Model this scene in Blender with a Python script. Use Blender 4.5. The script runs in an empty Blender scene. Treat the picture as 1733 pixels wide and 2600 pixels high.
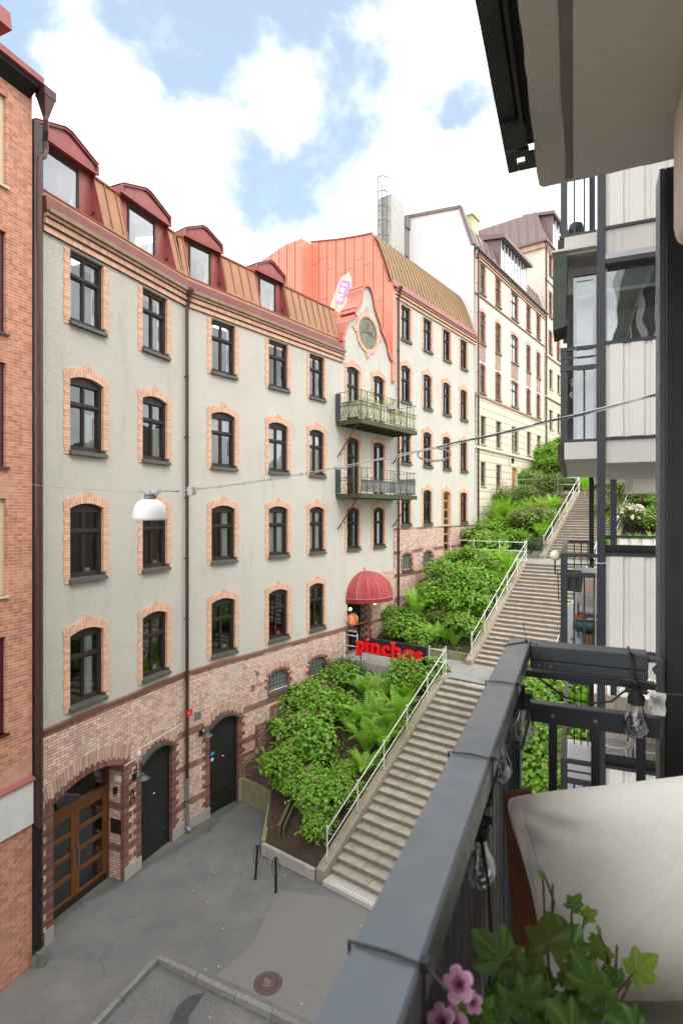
import bpy, math, random
from mathutils import Vector, Matrix
R = math.radians
random.seed(11)
scene = bpy.context.scene
HC = 10.55                       # eye height above the street
# ------------------------------------------------------------------ camera
cam_d = bpy.data.cameras.new('camera'); cam = bpy.data.objects.new('camera', cam_d)
scene.collection.objects.link(cam); scene.camera = cam
cam.location = (0, 0, HC); cam.rotation_euler = (R(90), 0, 0)
cam_d.sensor_fit = 'VERTICAL'; cam_d.sensor_height = 36.0; cam_d.lens = 36.0*1400/2600
cam_d.clip_start = 0.05; cam_d.clip_end = 3000
cam_d.dof.use_dof = True; cam_d.dof.focus_distance = 9.0; cam_d.dof.aperture_fstop = 7.0
# ------------------------------------------------------------------ sky
SUN_EL, SUN_AZ = R(48), R(30)   # soft sun high behind the camera
world = bpy.data.worlds.new('World'); scene.world = world; world.use_nodes = True
wn = world.node_tree; wn.nodes.clear()
def WN(t, **k):
    n = wn.nodes.new(t)
    for a, b in k.items(): setattr(n, a, b)
    return n
wout = WN('ShaderNodeOutputWorld'); wbg = WN('ShaderNodeBackground'); wbg.inputs['Strength'].default_value = 0.13
sky = WN('ShaderNodeTexSky', sky_type='NISHITA', sun_disc=False)
sky.sun_elevation = SUN_EL; sky.sun_rotation = R(180-30); sky.air_density = 0.9; sky.dust_density = 2.2; sky.ozone_density = 1.2
tc = WN('ShaderNodeTexCoord')
mp = WN('ShaderNodeMapping'); mp.inputs['Scale'].default_value = (1, 1, 1.25); mp.inputs['Location'].default_value = (0.35, 0.15, 0.6)
wn.links.new(tc.outputs['Generated'], mp.inputs['Vector'])
nz = WN('ShaderNodeTexNoise'); nz.inputs['Scale'].default_value = 3.2; nz.inputs['Detail'].default_value = 9; nz.inputs['Roughness'].default_value = 0.56; nz.inputs['Distortion'].default_value = 0.15
wn.links.new(mp.outputs[0], nz.inputs['Vector'])
def WM(op, a, b=None, c=None, clamp=False):
    n = WN('ShaderNodeMath', operation=op); n.use_clamp = clamp
    for i, q in enumerate((a, b, c)):
        if q is None: continue
        if isinstance(q, (int, float)): n.inputs[i].default_value = q
        else: wn.links.new(q, n.inputs[i])
    return n.outputs[0]
def blob(d, c0, c1):              # 0..1 around a sky direction
    v = Vector(d).normalized()
    n = WN('ShaderNodeVectorMath', operation='DOT_PRODUCT'); n.inputs[1].default_value = v
    wn.links.new(tc.outputs['Generated'], n.inputs[0])
    m = WN('ShaderNodeMapRange', interpolation_type='SMOOTHSTEP'); wn.links.new(n.outputs['Value'], m.inputs[0])
    m.inputs[1].default_value = c0; m.inputs[2].default_value = c1
    return m.outputs[0]
hole = WM('MAXIMUM', blob((-.14, 1, .86), .940, .992), WM('MULTIPLY', blob((-.33, 1, .80), .985, .998), .62))
hole = WM('MAXIMUM', hole, WM('MULTIPLY', blob((-.55, 1, .93), .985, 1.0), .7))
hole = WM('MAXIMUM', hole, WM('MULTIPLY', blob((.18, 1, .75), .992, 1.0), .8))
hole = WM('MAXIMUM', hole, WM('MULTIPLY', blob((.12, 1, 1.0), .97, 1.0), .6))
cl = WM('SUBTRACT', WM('ADD', nz.outputs['Fac'], .275), WM('MULTIPLY', hole, .40))
cm = WN('ShaderNodeMapRange', interpolation_type='SMOOTHSTEP'); wn.links.new(cl, cm.inputs[0])
cm.inputs[1].default_value = .38; cm.inputs[2].default_value = .56
nz2 = WN('ShaderNodeTexNoise'); nz2.inputs['Scale'].default_value = 6; nz2.inputs['Detail'].default_value = 6
wn.links.new(mp.outputs[0], nz2.inputs['Vector'])
cr = WN('ShaderNodeValToRGB'); wn.links.new(nz2.outputs['Fac'], cr.inputs['Fac'])
cr.color_ramp.elements[0].position = .3; cr.color_ramp.elements[0].color = (4.4, 4.45, 4.5, 1)
cr.color_ramp.elements[1].position = .6; cr.color_ramp.elements[1].color = (7.6, 7.65, 7.7, 1)
mx = WN('ShaderNodeMix', data_type='RGBA')
skb = WN('ShaderNodeMix', data_type='RGBA'); skb.inputs['Factor'].default_value = .45; skb.inputs[7].default_value = (2.5, 3.05, 3.5, 1)
skm = WN('ShaderNodeVectorMath', operation='SCALE'); skm.inputs['Scale'].default_value = 0.74
wn.links.new(sky.outputs[0], skm.inputs[0]); wn.links.new(skm.outputs[0], skb.inputs[6])
wn.links.new(cm.outputs[0], mx.inputs['Factor']); wn.links.new(skb.outputs[2], mx.inputs[6]); wn.links.new(cr.outputs[0], mx.inputs[7])
wn.links.new(mx.outputs[2], wbg.inputs['Color']); wn.links.new(wbg.outputs[0], wout.inputs[0])
sun_d = bpy.data.lights.new('sun', 'SUN'); sun_d.energy = .75; sun_d.angle = R(28); sun_d.color = (1, .96, .9)
sun = bpy.data.objects.new('sun', sun_d); scene.collection.objects.link(sun); sun.rotation_euler = (R(42), 0, R(30))
scene.view_settings.view_transform = 'Standard'; scene.view_settings.look = 'None'
scene.view_settings.exposure = 1.55; scene.view_settings.gamma = 1
# ------------------------------------------------------------------ frames
A1, A2 = R(67.15), R(53.03)
B0 = Vector((-5.17, 18.29, 0))
class Frame:
    def __init__(s, o, a):
        s.o = Vector(o); s.a = a; s.d = Vector((math.cos(a), math.sin(a), 0)); s.n = Vector((-math.sin(a), math.cos(a), 0))
    def w(s, x, y, z=0): return s.o + s.d*x + s.n*y + Vector((0, 0, z))
F1, F2, FB = Frame(B0, A1), Frame(B0, A2), Frame((0, 0, 0), A1)
def ray(u, v): return Vector(((u-866.5)/1400, 1, (1300-v)/1400))
def gp(u, v, z=0):               # point of the horizontal plane z
    r = ray(u, v); t = (z-HC)/r.z; return Vector((r.x*t, t, z))
def fl(F, p):                    # world -> frame
    q = Vector(p)-F.o; return Vector((q.dot(F.d), q.dot(F.n), p[2]))
def onf(F, u, v, y=0):           # on the facade plane y -> (x, z)
    r = ray(u, v); o = F.o+F.n*y; t = o.dot(F.n)/r.dot(F.n)
    p = r*t; return ((p-F.o).dot(F.d), p.z+HC)
def onx(F, u, v, x):             # on the cross plane x -> (y, z)
    r = ray(u, v); o = F.o+F.d*x; t = o.dot(F.d)/r.dot(F.d)
    p = r*t; return ((p-F.o).dot(F.n), p.z+HC)
def pz(u, v, Z):                 # at depth Z
    r = ray(u, v); return Vector((r.x*Z, Z, r.z*Z+HC))
# ------------------------------------------------------------------ objects
def tag(o, label=None, cat=None, group=None, kind=None):
    for k, q in (('label', label), ('category', cat), ('group', group), ('kind', kind)):
        if q: o[k] = q
    return o
OFF = {}
def empty(name, loc=(0, 0, 0), rz=0, label=None, cat=None, group=None):
    o = bpy.data.objects.new(name, None); scene.collection.objects.link(o)
    o.location = loc; o.rotation_euler = (0, 0, rz); o.empty_display_size = .2
    return tag(o, label, cat, group)
def fthing(name, F, x0, label, cat, z=0, group=None):   # a building whose parts are modelled in frame coordinates
    o = empty(name, F.w(x0, 0, z), F.a, label, cat, group); OFF[o.name] = Vector((-x0, 0, -z)); return o
class MB:
    def __init__(s): s.v = []; s.f = []; s.m = []; s.r = []
    def add(s, vs, fs, m=0, rnd=None):
        b = len(s.v); s.v += [tuple(q) for q in vs]
        rr = random.random() if rnd is None else rnd
        for f in fs: s.f.append(tuple(i+b for i in f)); s.m.append(m); s.r.append(rr)
        return s
    def box(s, x0, x1, y0, y1, z0, z1, m=0, rnd=None):
        return s.add([(x0,y0,z0),(x1,y0,z0),(x1,y1,z0),(x0,y1,z0),(x0,y0,z1),(x1,y0,z1),(x1,y1,z1),(x0,y1,z1)],
                     [(0,3,2,1),(4,5,6,7),(0,1,5,4),(1,2,6,5),(2,3,7,6),(3,0,4,7)], m, rnd)
    def hexa(s, p, m=0, rnd=None):   # 8 points, bottom 4 then top 4
        return s.add(p, [(0,3,2,1),(4,5,6,7),(0,1,5,4),(1,2,6,5),(2,3,7,6),(3,0,4,7)], m, rnd)
    def poly(s, p, m=0, rnd=None): return s.add(p, [tuple(range(len(p)))], m, rnd)
    def pry(s, pts, y0, y1, m=0, rnd=None):      # polygon in xz extruded along y
        n = len(pts); v = [(x, y0, z) for x, z in pts]+[(x, y1, z) for x, z in pts]
        return s.add(v, [tuple(range(n)), tuple(range(2*n-1, n-1, -1))]+[(i, n+i, n+(i+1) % n, (i+1) % n) for i in range(n)], m, rnd)
    def prx(s, pts, x0, x1, m=0, rnd=None):      # polygon in yz extruded along x
        n = len(pts); v = [(x0, y, z) for y, z in pts]+[(x1, y, z) for y, z in pts]
        return s.add(v, [tuple(range(n)), tuple(range(2*n-1, n-1, -1))]+[(i, n+i, n+(i+1) % n, (i+1) % n) for i in range(n)], m, rnd)
    def prz(s, pts, z0, z1, m=0, rnd=None):
        n = len(pts); v = [(x, y, z0) for x, y in pts]+[(x, y, z1) for x, y in pts]
        return s.add(v, [tuple(range(n-1, -1, -1)), tuple(range(n, 2*n))]+[(i, (i+1) % n, n+(i+1) % n, n+i) for i in range(n)], m, rnd)
    def tube(s, pts, r, n=8, m=0, caps=True):
        P = [Vector(p) for p in pts]; rs = r if isinstance(r, (list, tuple)) else [r]*len(P)
        vs = []; a = None
        for i, p in enumerate(P):
            t = (P[min(i+1, len(P)-1)]-P[max(i-1, 0)]).normalized()
            if a is None: a = t.orthogonal().normalized()
            a = (a-t*a.dot(t)).normalized(); b = t.cross(a)
            for k in range(n):
                q = 2*math.pi*k/n; vs.append(p+(a*math.cos(q)+b*math.sin(q))*rs[i])
        fs = [(i*n+k, i*n+(k+1) % n, (i+1)*n+(k+1) % n, (i+1)*n+k) for i in range(len(P)-1) for k in range(n)]
        if caps: fs += [tuple(range(n-1, -1, -1)), tuple(range((len(P)-1)*n, len(P)*n))]
        return s.add(vs, fs, m)
    def bar(s, p, q, w, h, m=0, up=(0, 0, 1)):   # rectangular bar between two points (w across, h along up)
        p, q = Vector(p), Vector(q); t = (q-p).normalized(); a = t.cross(Vector(up)).normalized()*w/2; b = a.cross(t).normalized()*h/2
        return s.hexa([p-a-b, p+a-b, q+a-b, q-a-b, p-a+b, p+a+b, q+a+b, q-a+b], m)
    def lathe(s, prof, c=(0, 0, 0), n=24, m=0, axis='z', a0=0, a1=2*math.pi):
        full = abs(a1-a0-2*math.pi) < 1e-6; N = n if full else n+1; vs = []
        for r, z in prof:
            for k in range(N):
                q = a0+(a1-a0)*k/n
                v = {'z': (r*math.cos(q), r*math.sin(q), z), 'x': (z, r*math.cos(q), r*math.sin(q)), 'y': (r*math.cos(q), z, r*math.sin(q))}[axis]
                vs.append((v[0]+c[0], v[1]+c[1], v[2]+c[2]))
        fs = [(i*N+k, i*N+(k+1) % N, (i+1)*N+(k+1) % N, (i+1)*N+k) for i in range(len(prof)-1) for k in range(n)]
        return s.add(vs, fs, m)
    def ball(s, c, r, m=0, n=12, sz=1):
        return s.lathe([(max(r*math.sin(math.pi*i/n), 1e-4), -r*sz*math.cos(math.pi*i/n)) for i in range(n+1)], c, n*2, m)
    def build(s, name, mats, parent=None, smooth=False, bevel=0, rot=0, loc=None, frame=None):
        me = bpy.data.meshes.new(name); me.from_pydata(s.v, [], s.f)
        for q in (mats if isinstance(mats, (list, tuple)) else [mats]): me.materials.append(q)
        me.polygons.foreach_set('material_index', s.m)
        at = me.attributes.new('rnd', 'FLOAT', 'FACE'); at.data.foreach_set('value', s.r)
        if smooth: me.polygons.foreach_set('use_smooth', [True]*len(s.f))
        me.update()
        o = bpy.data.objects.new(name, me); scene.collection.objects.link(o)
        if parent:
            o.parent = parent
            if parent.name in OFF and loc is None: o.location = Matrix.Identity(3) @ OFF[parent.name]
        if frame: o.location = frame.o; o.rotation_euler = (0, 0, frame.a)
        if rot: o.rotation_euler = (0, 0, rot)
        if loc is not None: o.location = loc
        if bevel:
            b = o.modifiers.new('bevel', 'BEVEL'); b.width = bevel; b.segments = 2; b.limit_method = 'ANGLE'
        if smooth == 'auto' or (smooth and bevel): pass
        return o
def copy_tree(o, parent=None):
    c = o.copy(); scene.collection.objects.link(c)
    if parent is not None: c.parent = parent
    for ch in list(o.children): copy_tree(ch, c)
    return c
def text_obj(name, txt, size, ext, mat, parent, mtx, thick=0.0, align='CENTER'):
    cu = bpy.data.curves.new(name, 'FONT'); cu.body = txt; cu.size = size; cu.extrude = ext; cu.offset = thick
    cu.align_x = align; cu.align_y = 'CENTER'
    t = bpy.data.objects.new(name+'_tmp', cu); scene.collection.objects.link(t)
    dg = bpy.context.evaluated_depsgraph_get(); me = bpy.data.meshes.new_from_object(t.evaluated_get(dg))
    bpy.data.objects.remove(t); me.name = name; me.materials.clear(); me.materials.append(mat)
    o = bpy.data.objects.new(name, me); scene.collection.objects.link(o)
    if parent: o.parent = parent
    o.matrix_local = mtx; return o
def wall(mb, x0, x1, z0, z1, ops, y=0, dep=.2, m=0, mr=None, seg=10, topline=None):
    mr = m if mr is None else mr
    xs = sorted({x0, x1} | {o[0] for o in ops} | {o[1] for o in ops}); zs = sorted({z0, z1} | {o[2] for o in ops} | {o[3]+o[4] for o in ops})
    xs = [q for q in xs if x0 <= q <= x1]; zs = [q for q in zs if z0 <= q <= z1]
    for i in range(len(xs)-1):
        for j in range(len(zs)-1):
            cx, cz = (xs[i]+xs[i+1])/2, (zs[j]+zs[j+1])/2
            if any(o[0] < cx < o[1] and o[2] < cz < o[3]+o[4] for o in ops): continue
            mb.poly([(xs[i], y, zs[j]), (xs[i+1], y, zs[j]), (xs[i+1], y, zs[j+1]), (xs[i], y, zs[j+1])], m)
    for xa, xb, za, zb, ri in ops:
        xc, hw = (xa+xb)/2, (xb-xa)/2
        arc = [(xa+(xb-xa)*k/seg, zb+ri*(1-((xa+(xb-xa)*k/seg-xc)/hw)**2)) for k in range(seg+1)]
        for (p, q), (r_, t) in zip(arc, arc[1:]):
            if ri: mb.poly([(p, y, q), (r_, y, t), (r_, y, zb+ri), (p, y, zb+ri)], m)
            mb.poly([(p, y, q), (p, y+dep, q), (r_, y+dep, t), (r_, y, t)], mr)
        mb.poly([(xa, y, za), (xa, y+dep, za), (xa, y+dep, zb), (xa, y, zb)], mr)
        mb.poly([(xb, y, za), (xb, y, zb), (xb, y+dep, zb), (xb, y+dep, za)], mr)
        if za > z0: mb.poly([(xa, y, za), (xb, y, za), (xb, y+dep, za), (xa, y+dep, za)], mr)
# ------------------------------------------------------------------ materials
MATS = {}
class NT:
    def __init__(s, name):
        m = bpy.data.materials.new(name); m.use_nodes = True; s.m = m; s.t = m.node_tree; s.b = s.t.nodes['Principled BSDF']; s.out = s.t.nodes['Material Output']
        s.tc = s.n('ShaderNodeTexCoord'); s.o = s.tc.outputs['Object']
    def n(s, t, **k):
        q = s.t.nodes.new(t)
        for a, b in k.items(): setattr(q, a, b)
        return q
    def L(s, a, b): s.t.links.new(a, b)
    def put(s, inp, v):
        if isinstance(v, (int, float)): inp.default_value = v
        elif isinstance(v, (tuple, list)): inp.default_value = tuple(v)+((1,) if len(v) == 3 and len(inp.default_value) == 4 else ())
        else: s.L(v, inp)
    def noise(s, scale, detail=4, rough=.55, vec=None, sc=None, dist=0):
        q = s.n('ShaderNodeTexNoise'); q.inputs['Scale'].default_value = scale; q.inputs['Detail'].default_value = detail; q.inputs['Roughness'].default_value = rough; q.inputs['Distortion'].default_value = dist
        v = vec or s.o
        if sc: mp = s.n('ShaderNodeMapping'); mp.inputs['Scale'].default_value = sc; s.L(v, mp.inputs[0]); v = mp.outputs[0]
        s.L(v, q.inputs['Vector']); return q.outputs['Fac']
    def mix(s, f, a, b, mode='MIX'):
        q = s.n('ShaderNodeMix', data_type='RGBA', blend_type=mode); s.put(q.inputs[0], f); s.put(q.inputs[6], a); s.put(q.inputs[7], b); return q.outputs[2]
    def math(s, op, a, b=0, clamp=False):
        q = s.n('ShaderNodeMath', operation=op); q.use_clamp = clamp; s.put(q.inputs[0], a); s.put(q.inputs[1], b); return q.outputs[0]
    def mr(s, v, a, b, c=0, d=1, smooth=False):
        q = s.n('ShaderNodeMapRange', interpolation_type='SMOOTHSTEP' if smooth else 'LINEAR'); s.L(v, q.inputs[0])
        for i, w in zip((1, 2, 3, 4), (a, b, c, d)): q.inputs[i].default_value = w
        return q.outputs[0]
    def xyz(s, v=None):
        q = s.n('ShaderNodeSeparateXYZ'); s.L(v or s.o, q.inputs[0]); return q.outputs
    def comb(s, x, y, z=0):
        q = s.n('ShaderNodeCombineXYZ'); s.put(q.inputs[0], x); s.put(q.inputs[1], y); s.put(q.inputs[2], z); return q.outputs[0]
    def attr(s, a='rnd'):
        q = s.n('ShaderNodeAttribute', attribute_name=a); return q.outputs['Fac']
    def bump(s, h, strength=.3, dist=.01, nrm=None):
        q = s.n('ShaderNodeBump'); q.inputs['Strength'].default_value = strength; q.inputs['Distance'].default_value = dist; s.L(h, q.inputs['Height'])
        if nrm is not None: s.L(nrm, q.inputs['Normal'])
        return q.outputs[0]
    def fin(s, col, rough=.7, metal=0, nrm=None, spec=None):
        s.put(s.b.inputs['Base Color'], col); s.put(s.b.inputs['Roughness'], rough); s.put(s.b.inputs['Metallic'], metal)
        if nrm is not None: s.L(nrm, s.b.inputs['Normal'])
        if spec is not None: s.b.inputs['Specular IOR Level'].default_value = spec
        return s.m
def simple(name, c1, c2=None, scale=3, rough=.6, metal=0, bump=0, bs=60, bd=.004, rv=0, sc=None, streak=0, spec=None):
    if name in MATS: return MATS[name]
    t = NT(name); c2 = c2 or tuple(q*.8 for q in c1)
    f = t.mr(t.noise(scale, 6, .6, sc=sc), .3, .7)
    col = t.mix(f, c1, c2)
    if streak:
        st = t.mr(t.noise(1, 5, .65, sc=(7, 7, .5)), .5, .78, 0, streak, True); col = t.mix(st, col, tuple(q*.45 for q in c2))
    if rv: col = t.mix(1.0, col, t.comb(*[t.mr(t.attr(), 0, 1, 1-rv, 1+rv*.6)]*3), 'MULTIPLY')
    rg = t.mr(t.noise(scale*4, 3), .3, .7, max(rough-.08, .02), min(rough+.1, 1))
    nr = t.bump(t.noise(bs, 4, .6), bump, bd) if bump else None
    MATS[name] = t.fin(col, rg, metal, nr, spec); return MATS[name]
def brickmat(name, c1, c2, mortar, bw=.25, bh=.075, bands=(), cb=((.22, .095, .07), (.29, .13, .10)), grime=.4, patch=None, off=.5, ms=.006, bump=.5):
    t = NT(name); x, y, z = t.xyz()
    vec = t.comb(t.math('ADD', x, y), z)
    def bt(a, b, mo):
        q = t.n('ShaderNodeTexBrick'); q.offset = off; t.L(vec, q.inputs['Vector']); t.put(q.inputs['Color1'], a); t.put(q.inputs['Color2'], b); t.put(q.inputs['Mortar'], mo)
        for k, v in (('Scale', 1), ('Mortar Size', ms), ('Mortar Smooth', .3), ('Bias', 0), ('Brick Width', bw), ('Row Height', bh)): q.inputs[k].default_value = v
        return q
    q = bt(c1, c2, mortar); col = q.outputs['Color']
    if bands:
        q2 = bt(cb[0], cb[1], tuple(v*.75 for v in mortar)); mask = None
        for a, b in bands:
            k = t.math('COMPARE', z, (a+b)/2); k.node.inputs[2].default_value = (b-a)/2
            mask = k if mask is None else t.math('MAXIMUM', mask, k)
        col = t.mix(mask, col, q2.outputs['Color'])
    # individual odd bricks, big tone patches, soot streaks
    cell = t.n('ShaderNodeTexWhiteNoise', noise_dimensions='2D')
    sn = t.n('ShaderNodeVectorMath', operation='SNAP'); t.L(vec, sn.inputs[0]); sn.inputs[1].default_value = (bw/2, bh, 1); t.L(sn.outputs[0], cell.inputs['Vector'])
    col = t.mix(1.0, col, t.comb(*[t.mr(cell.outputs['Value'], 0, 1, .74, 1.18)]*3), 'MULTIPLY')
    if patch: col = t.mix(t.mr(t.noise(.55, 5, .6), .52, .68, 0, .55, True), col, patch)
    col = t.mix(t.mr(t.noise(1, 6, .7, sc=(1.3, 1.3, .35)), .5, .8, 0, grime, True), col, (.06, .045, .035))
    h = t.math('ADD', t.math('MULTIPLY', q.outputs['Fac'], -1.0), t.math('MULTIPLY', t.noise(60, 3), .35))
    MATS[name] = t.fin(col, .82, 0, t.bump(h, bump, .012)); return t.m
def glassmat(name, tint=(.02, .025, .03), refl=1.0, tr=True):
    t = NT(name); g = t.n('ShaderNodeBsdfGlossy'); g.inputs['Roughness'].default_value = .015; g.inputs['Color'].default_value = (.95, .97, 1, 1)
    g2 = t.n('ShaderNodeBsdfTransparent'); g2.inputs['Color'].default_value = (.80, .85, .84, 1)
    fr = t.n('ShaderNodeFresnel'); fr.inputs['IOR'].default_value = 1.55
    geo_ = t.n('ShaderNodeNewGeometry'); nr = t.bump(t.noise(.9, 2, vec=geo_.outputs['Position']), .16, .06); t.L(nr, g.inputs['Normal'])
    ms = t.n('ShaderNodeMixShader'); t.L(t.math('MULTIPLY', fr.outputs[0], refl, True), ms.inputs[0]); t.L(g2.outputs[0], ms.inputs[1]); t.L(g.outputs[0], ms.inputs[2])
    t.L(ms.outputs[0], t.out.inputs[0]); MATS[name] = t.m; return t.m
def leafmat(name, c1, c2, trans=.35, rough=.45):
    t = NT(name); oi = t.n('ShaderNodeObjectInfo')
    col = t.mix(t.attr(), c1, c2); col = t.mix(1.0, col, t.comb(*[t.mr(oi.outputs['Random'], 0, 1, .8, 1.15)]*3), 'MULTIPLY')
    t.fin(col, rough, 0); tr = t.n('ShaderNodeBsdfTranslucent'); t.L(t.mix(1.0, col, (1.3, 1.25, .6), 'MULTIPLY'), tr.inputs['Color'])
    ms = t.n('ShaderNodeMixShader'); ms.inputs[0].default_value = trans; t.L(t.b.outputs[0], ms.inputs[1]); t.L(tr.outputs[0], ms.inputs[2]); t.L(ms.outputs[0], t.out.inputs[0])
    MATS[name] = t.m; return t.m
def emat(name, c, e=1.0):
    t = NT(name); t.fin(c, .4); t.b.inputs['Emission Color'].default_value = (*c, 1); t.b.inputs['Emission Strength'].default_value = e; return t.m
# roughcast render
def roughcast(name, c1, c2, bscale=38, bstr=.9, bd=.02, grime=.25):
    t = NT(name)
    v = t.n('ShaderNodeTexVoronoi'); v.inputs['Scale'].default_value = bscale; t.L(t.o, v.inputs['Vector'])
    n1 = t.noise(bscale*1.1, 6, .7)
    col = t.mix(t.mr(n1, .36, .62), tuple(q*.68 for q in c1), c1); col = t.mix(t.mr(t.noise(.6, 5), .4, .7), col, c2)
    col = t.mix(t.mr(t.noise(1, 6, .7, sc=(1.6, 1.6, .3)), .5, .8, 0, grime*1.25, True), col, (.20, .19, .155))
    h = t.math('ADD', n1, t.math('MULTIPLY', t.noise(bscale*2.6, 2, .6), .6))
    MATS[name] = t.fin(col, .92, 0, t.bump(h, bstr, bd)); return t.m
PLASTER = roughcast('grey roughcast', (.785, .75, .665), (.70, .675, .605), 30, 1.0, .06)
ORANGEF = simple('muted far trim brick', (.66, .43, .33), (.58, .36, .27), 14, .85, rv=.15)
ORANGE = simple('orange trim brick', (.70, .445, .31), (.60, .355, .24), 14, .85, bump=.25, bs=90, rv=.17)
MORTAR = simple('pale mortar', (.30, .24, .19), (.24, .19, .15), 20, .9)
PINK = brickmat('pink glazed brick', (.72, .50, .41), (.58, .38, .31), (.20, .14, .11), .25, .078, ms=.0085,
                bands=((5.06, 5.2), (3.1, 3.34), (1.98, 2.2), (.78, 1.0)), patch=(.56, .47, .40), grime=.3)
PINKUP = brickmat('pink glazed brick upper', (.72, .50, .41), (.58, .38, .31), (.20, .14, .11), .25, .078, ms=.0085,
                  bands=((9.58, 9.76), (8.3, 8.5), (7.1, 7.3), (5.8, 6.05)), patch=(.50, .40, .33), grime=.25)
DARKB = simple('dark brown glazed brick', (.25, .115, .09), (.19, .08, .065), 12, .5, bump=.2, rv=.4)
PALEB = simple('pale glazed brick', (.56, .38, .30), (.46, .30, .24), 12, .5, bump=.2, rv=.25)
REDBRK = brickmat('orange red facing brick', (.53, .215, .125), (.43, .165, .09), (.50, .40, .33), .235, .073, patch=(.56, .32, .23), grime=.12, ms=.007)
GRANITE = simple('granite plinth', (.42, .39, .36), (.30, .28, .26), 40, .85, bump=.6, bs=60, bd=.012)
CONC = simple('weathered concrete', (.44, .42, .38), (.34, .32, .28), 4, .9, bump=.4, bs=40, bd=.006, streak=.5)
MOSSC = simple('mossy concrete', (.17, .17, .06), (.30, .28, .18), 3, .9, bump=.4, bs=30, bd=.008, streak=.6)
FRAME = simple('brown black window paint', (.026, .019, .017), (.04, .03, .026), 6, .45, spec=.25)
SILL = simple('dark sheet sill', (.105, .105, .095), (.075, .077, .072), 5, .5, metal=.3)
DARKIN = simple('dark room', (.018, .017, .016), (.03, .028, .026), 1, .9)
CURT = simple('off white curtain', (.90, .91, .88), (.8, .82, .8), 5, .9)
GLASS = glassmat('window glass', refl=2.3)
GLASSD = glassmat('dormer glass', refl=4.2)
GLASSF = glassmat('far window glass', refl=5.5)
REDM = simple('dark red roof sheet', (.31, .082, .074), (.25, .064, .058), 2, .42, metal=.15, streak=.3)
RUSTM = simple('brown orange roof sheet', (.36, .165, .085), (.27, .15, .07), 1.3, .5, metal=.2, streak=.45, sc=(1.5, 1.5, .4))
OLIVEM = simple('ochre roof sheet', (.27, .155, .058), (.20, .13, .052), 1.3, .5, metal=.2, streak=.4)
SALMON = simple('salmon sheet cladding', (.70, .26, .17), (.63, .22, .145), 1.2, .5, metal=.1, streak=.15)
SEAMR = simple('rust red seam', (.36, .09, .05), (.3, .07, .045), 2, .5)
PIPE = simple('maroon drainpipe', (.085, .035, .03), (.06, .026, .024), 3, .32, metal=.3)
PIPEG = simple('galvanised pipe', (.30, .31, .31), (.22, .23, .23), 8, .45, metal=.6)
BLACKM = simple('black metal', (.012, .012, .013), (.02, .02, .02), 8, .4, metal=.3)
WHITEP = simple('white rail paint', (.74, .75, .74), (.62, .62, .6), 9, .4, streak=.15)
WOODD = simple('varnished door wood', (.17, .064, .017), (.11, .04, .011), 3, .38, sc=(6, 6, .8), bump=.1)
# ================================================================== windows
def arcz(x, w, h, rise): return h+rise*(1-((x-w/2)/(w/2))**2)
def frame_mesh(w, h, rise, trans=.66, sillh=.13, kind='cross'):
    mb = MB(); y0, y1 = .10, .19; fr = .06; z0 = sillh
    mb.box(0, fr, y0, y1, z0, h); mb.box(w-fr-.03, w, y0-.03, y1, z0, h); mb.box(fr, w-fr-.03, y0, y1, z0, z0+.09)
    n = 8; top = [(w*k/n, arcz(w*k/n, w, h, rise)) for k in range(n+1)]
    mb.pry([(0, h-.10)]+top+[(w, h-.10)] if rise else [(0, h-.10), (0, h), (w, h), (w, h-.10)], y0-.01, y1-.004)
    zt = z0+(h-z0)*trans; xc = (w-.03)/2
    if kind == 'cross':
        mb.box(xc-.022, xc+.022, y0+.004, y1-.006, z0+.09, h-.1); mb.box(fr, w-fr-.03, y0-.012, y1-.008, zt-.045, zt+.05)
        mb.box(fr, w-fr-.03, y0-.03, y0-.012, zt-.02, zt+.02)
        cells = [(fr, xc-.022, z0+.09, zt-.045), (xc+.022, w-fr-.03, z0+.09, zt-.045), (fr, xc-.022, zt+.05, h-.1), (xc+.022, w-fr-.03, zt+.05, h-.1)]
        for a, b, c, d in cells:
            q = .026
            mb.box(a, a+q, y0+.018, y1-.02, c, d); mb.box(b-q, b, y0+.018, y1-.02, c, d); mb.box(a+q, b-q, y0+.02, y1-.022, c, c+q); mb.box(a+q, b-q, y0+.02, y1-.022, d-q, d)
    mb.box(w-fr-.075, w-fr-.06, y0-.045, y0-.02, zt-.75, zt-.25)      # stay rod
    return mb
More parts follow.
